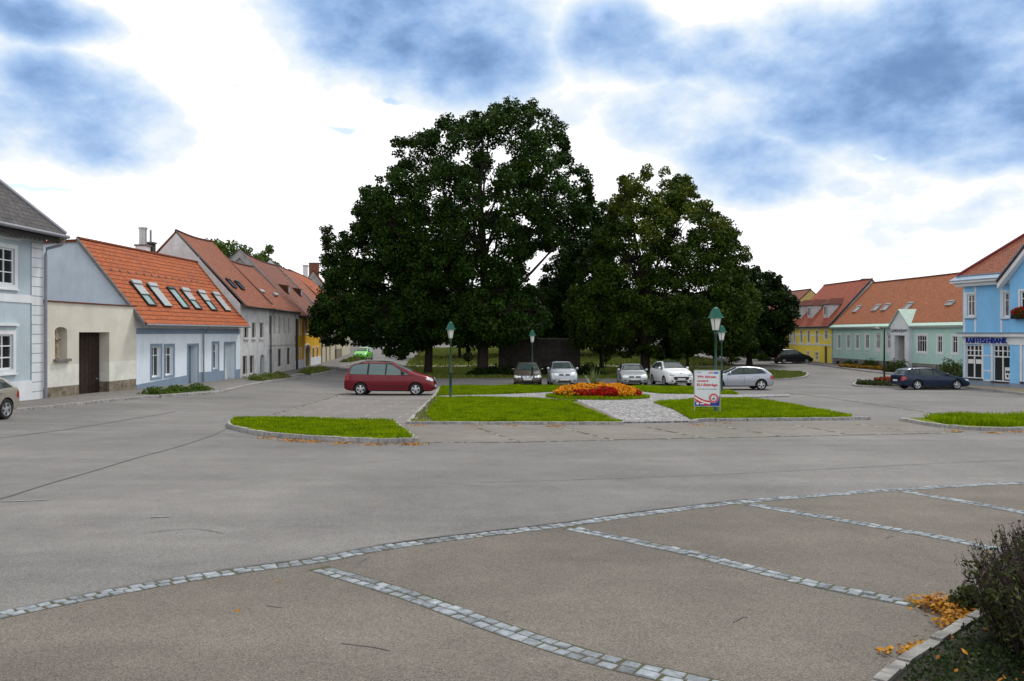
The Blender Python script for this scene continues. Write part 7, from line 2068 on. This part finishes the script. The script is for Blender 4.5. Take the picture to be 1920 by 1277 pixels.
        patch('fog_light', [(s * .52, .33), (s * .68, .34), (s * .68, .42), (s * .52, .41)], ff_, M['plastic'], .010)
        zt = .95 if kind in ('mpv', 'van', 'cross') else .82
        patch('tail_light', [(s * W * .66, zt - .22), (s * W * .90, zt - .22), (s * W * .90, zt + (.1 if kind in ('mpv', 'van', 'cross') else .06)), (s * W * .70, zt + .06)], fr, M['taillight'], .014)
        fns = lambda a_, b_, off, s=s: (X(a_), s * (side_y(a_, b_) + off), b_)
        patch('tail_light_side', [(L - .30, zt - .13), (L - .02, zt - .2), (L - .04, zt + .05), (L - .22, zt + .07)], fns, M['taillight'], .008)
        patch('headlight_side', [(.05, hz0 + .04), (.36, hz0 + .08), (.42, hz1 + .02), (.10, hz1 + .01)], fns, M['headlight'], .008)
        # mirror
        mx = (c['win'][0][0][0] + .05) if kind != 'mpv' else 1.58; zb_ = belt(mx) + .09; yy = side_y(mx, zb_)
        q = MB(); cx_ = X(mx) - .02
        q.tube([(cx_, s * (yy - .02), zb_), (cx_, s * (yy + .07), zb_ + .01)], .025, 6)
        rr = [(yy + .05, .05), (yy + .10, .075), (yy + .17, .08), (yy + .21, .055)]
        q.tube([(cx_ + .02, s * a_, zb_ + .04) for a_, _ in rr], [b_ for _, b_ in rr], 10)
        q.build('wing_mirror', M['plastic'] if dark_trim or kind == 'mpv' else pm, root, smooth=50)
        # door gaps, handles, sill, rub strip
        for (d0, d1) in c['doors']:
            for xx in (d0, d1):
                if kind and xx == d1 and (d0, d1) != c['doors'][-1]: continue
                zz = [bot(xx) + .12 + k * (belt(xx) - bot(xx) - .14) / 5 for k in range(6)]
                pl = [(xx - .006, z) for z in zz] + [(xx + .006, z) for z in zz[::-1]]
                patch('door_gap', pl, fns, M['plastic'], .003, ml=.3)
            hx = d1 - .20; zh = belt(hx) - .10; q = MB(); yh = side_y(hx, zh); q.box((X(hx) - .09, s * (yh - .005), zh - .016), (.18, 0, 0), (0, s * .035, 0), (0, 0, .032)); q.build('door_handle', pm, root)
        patch('rub_strip', [(c['fo'] + Rw + .12, .46), (c['fo'] + c['wb'] - Rw - .12, .47), (c['fo'] + c['wb'] - Rw - .12, .505), (c['fo'] + Rw + .12, .495)], fns, pm if not dark_trim else M['plastic'], .012)
        patch('sill', [(c['fo'] + Rw + .1, .215), (c['fo'] + c['wb'] - Rw - .1, .215), (c['fo'] + c['wb'] - Rw - .12, .265), (c['fo'] + Rw + .12, .265)], fns, M['plastic'], .006)
    if c['rails']:
        for s in (1, -1):
            a_, b_ = c['ws'][1] + .25, L - .75; q = MB()
            pts = [(X(a_), s * hw(a_) * .93, top(a_) - .03), (X(a_ + .15), s * hw(a_ + .15) * .93, top(a_ + .15) + .035)] + [(X(x), s * hw(x) * .93, top(x) + .035) for x in np.linspace(a_ + .5, b_ - .4, 5)] + [(X(b_), s * hw(b_) * .93, top(b_) - .03)]
            q.tube(pts, .017, 6); q.build('roof_rail', M['plastic'], root)
    # grille, intake, plates
    gz = (hz0 + hz1) / 2 - .01
    if face == 'round': patch('grille', [(-.30, gz - .08), (.30, gz - .08), (.34, gz + .07), (-.34, gz + .07)], ff_, M['chrome'], .016); patch('grille_bars', [(-.27, gz - .055), (.27, gz - .055), (.3, gz + .045), (-.3, gz + .045)], ff_, M['gutter'], .02)
    elif face == 'swept': patch('grille', [(-.46, .44), (.46, .44), (.54, .64), (-.54, .64)], ff_, M['plastic'], .012)
    else: patch('grille', [(-y0_ + .04, gz - .045), (y0_ - .04, gz - .045), (y0_ - .04, gz + .04), (-y0_ + .04, gz + .04)], ff_, M['plastic'], .012)
    em = [(.055 * math.cos(t * math.pi / 6), gz + .09 * (face == 'swept') + .045 * math.sin(t * math.pi / 6)) for t in range(12)]
    patch('emblem', em, ff_, M['chrome'], .026)
    patch('lower_intake', [(-.45, .29), (.45, .29), (.38, .40), (-.38, .40)], ff_, M['plastic'], .010)
    pz = .46 if face != 'swept' else .50
    q = MB(); xf = X(front_x(0, pz)); q.abox(xf + .012, xf + .035, -.26, .26, pz - .055, pz + .055); q.build('number_plate', M['plate'], root)
    q = MB(); xr = X(rear_x(0, .62)); q.abox(xr - .04, xr - .012, -.26, .26, .56, .67); q.build('number_plate', M['plate'], root)
    patch('bonnet_gap', [(.25, -W * .80), (.262, -W * .80), (.262, W * .80), (.25, W * .80)], fnt, M['plastic'], .003, ml=.25)
    w_ = MB()
    for s in (-.55, .10):   # wipers
        w_.tube([fnt(c['ws'][0] + .05, s, .03), fnt(c['ws'][0] + .16, s + .42, .03)], .008, 4)
    w_.build('wipers', M['plastic'], root)
    del root['_local']
    return root

def car_at(px, py, back=0.0): x, y = gp(px, py); return (x, y + back)
car('mpv', 'wine red minivan seen from the side on the paved stalls', (.145, .002, .010), car_at(729, 741.5, .85), 0.0, dark_trim=True, glass='carglass_light', scale=1.07)
x_ = -16.75
car('hatch', 'champagne gold hatchback cut off by the left edge of the picture', (.31, .29, .25), (-16.9, 23.7), R(-91), dark_trim=True)
car('tall', 'bright green small car facing the viewer up the left street', (.10, .50, .012), car_at(675, 676, 1.8), R(267))
car('wagon', 'dark brown car with round headlights facing the viewer behind a lamp post', (.055, .045, .032), car_at(990, 724.5, 2.2), R(-90.5), face='round', scale=1.1)
car('tall', 'silver compact car facing the viewer, second from left in the parked row', (.36, .39, .43), car_at(1057, 725.5, 1.9), R(-89), metal=.4, scale=1.12)
car('hatch', 'light silver hatchback facing the viewer right of the flower bed', (.34, .37, .39), car_at(1193, 724.5, 2.1), R(-93), metal=.4, scale=1.08)
car('cross', 'white crossover car with dark glass roof facing the viewer left of the poster', (.72, .73, .75), car_at(1269, 725, 2.1), R(-83), face='swept', metal=0, roof_dark=True, scale=1.06)
car('hatch', 'silver hatchback parked side-on behind the poster with its front hidden', (.36, .39, .44), car_at(1386, 731.5, .85), R(180), metal=.4, scale=1.05)
car('van', 'black people carrier parked in front of the lemon yellow house', (.008, .008, .010), car_at(1489, 682, .9), R(11), dark_trim=True)
car('wagon', 'dark blue estate car beside the bank seen from rear and side', (.008, .020, .052), car_at(1757, 731, .9), R(3), metal=.3, scale=.95)
for o in bpy.data.objects:
    if '_local' in o: del o['_local']
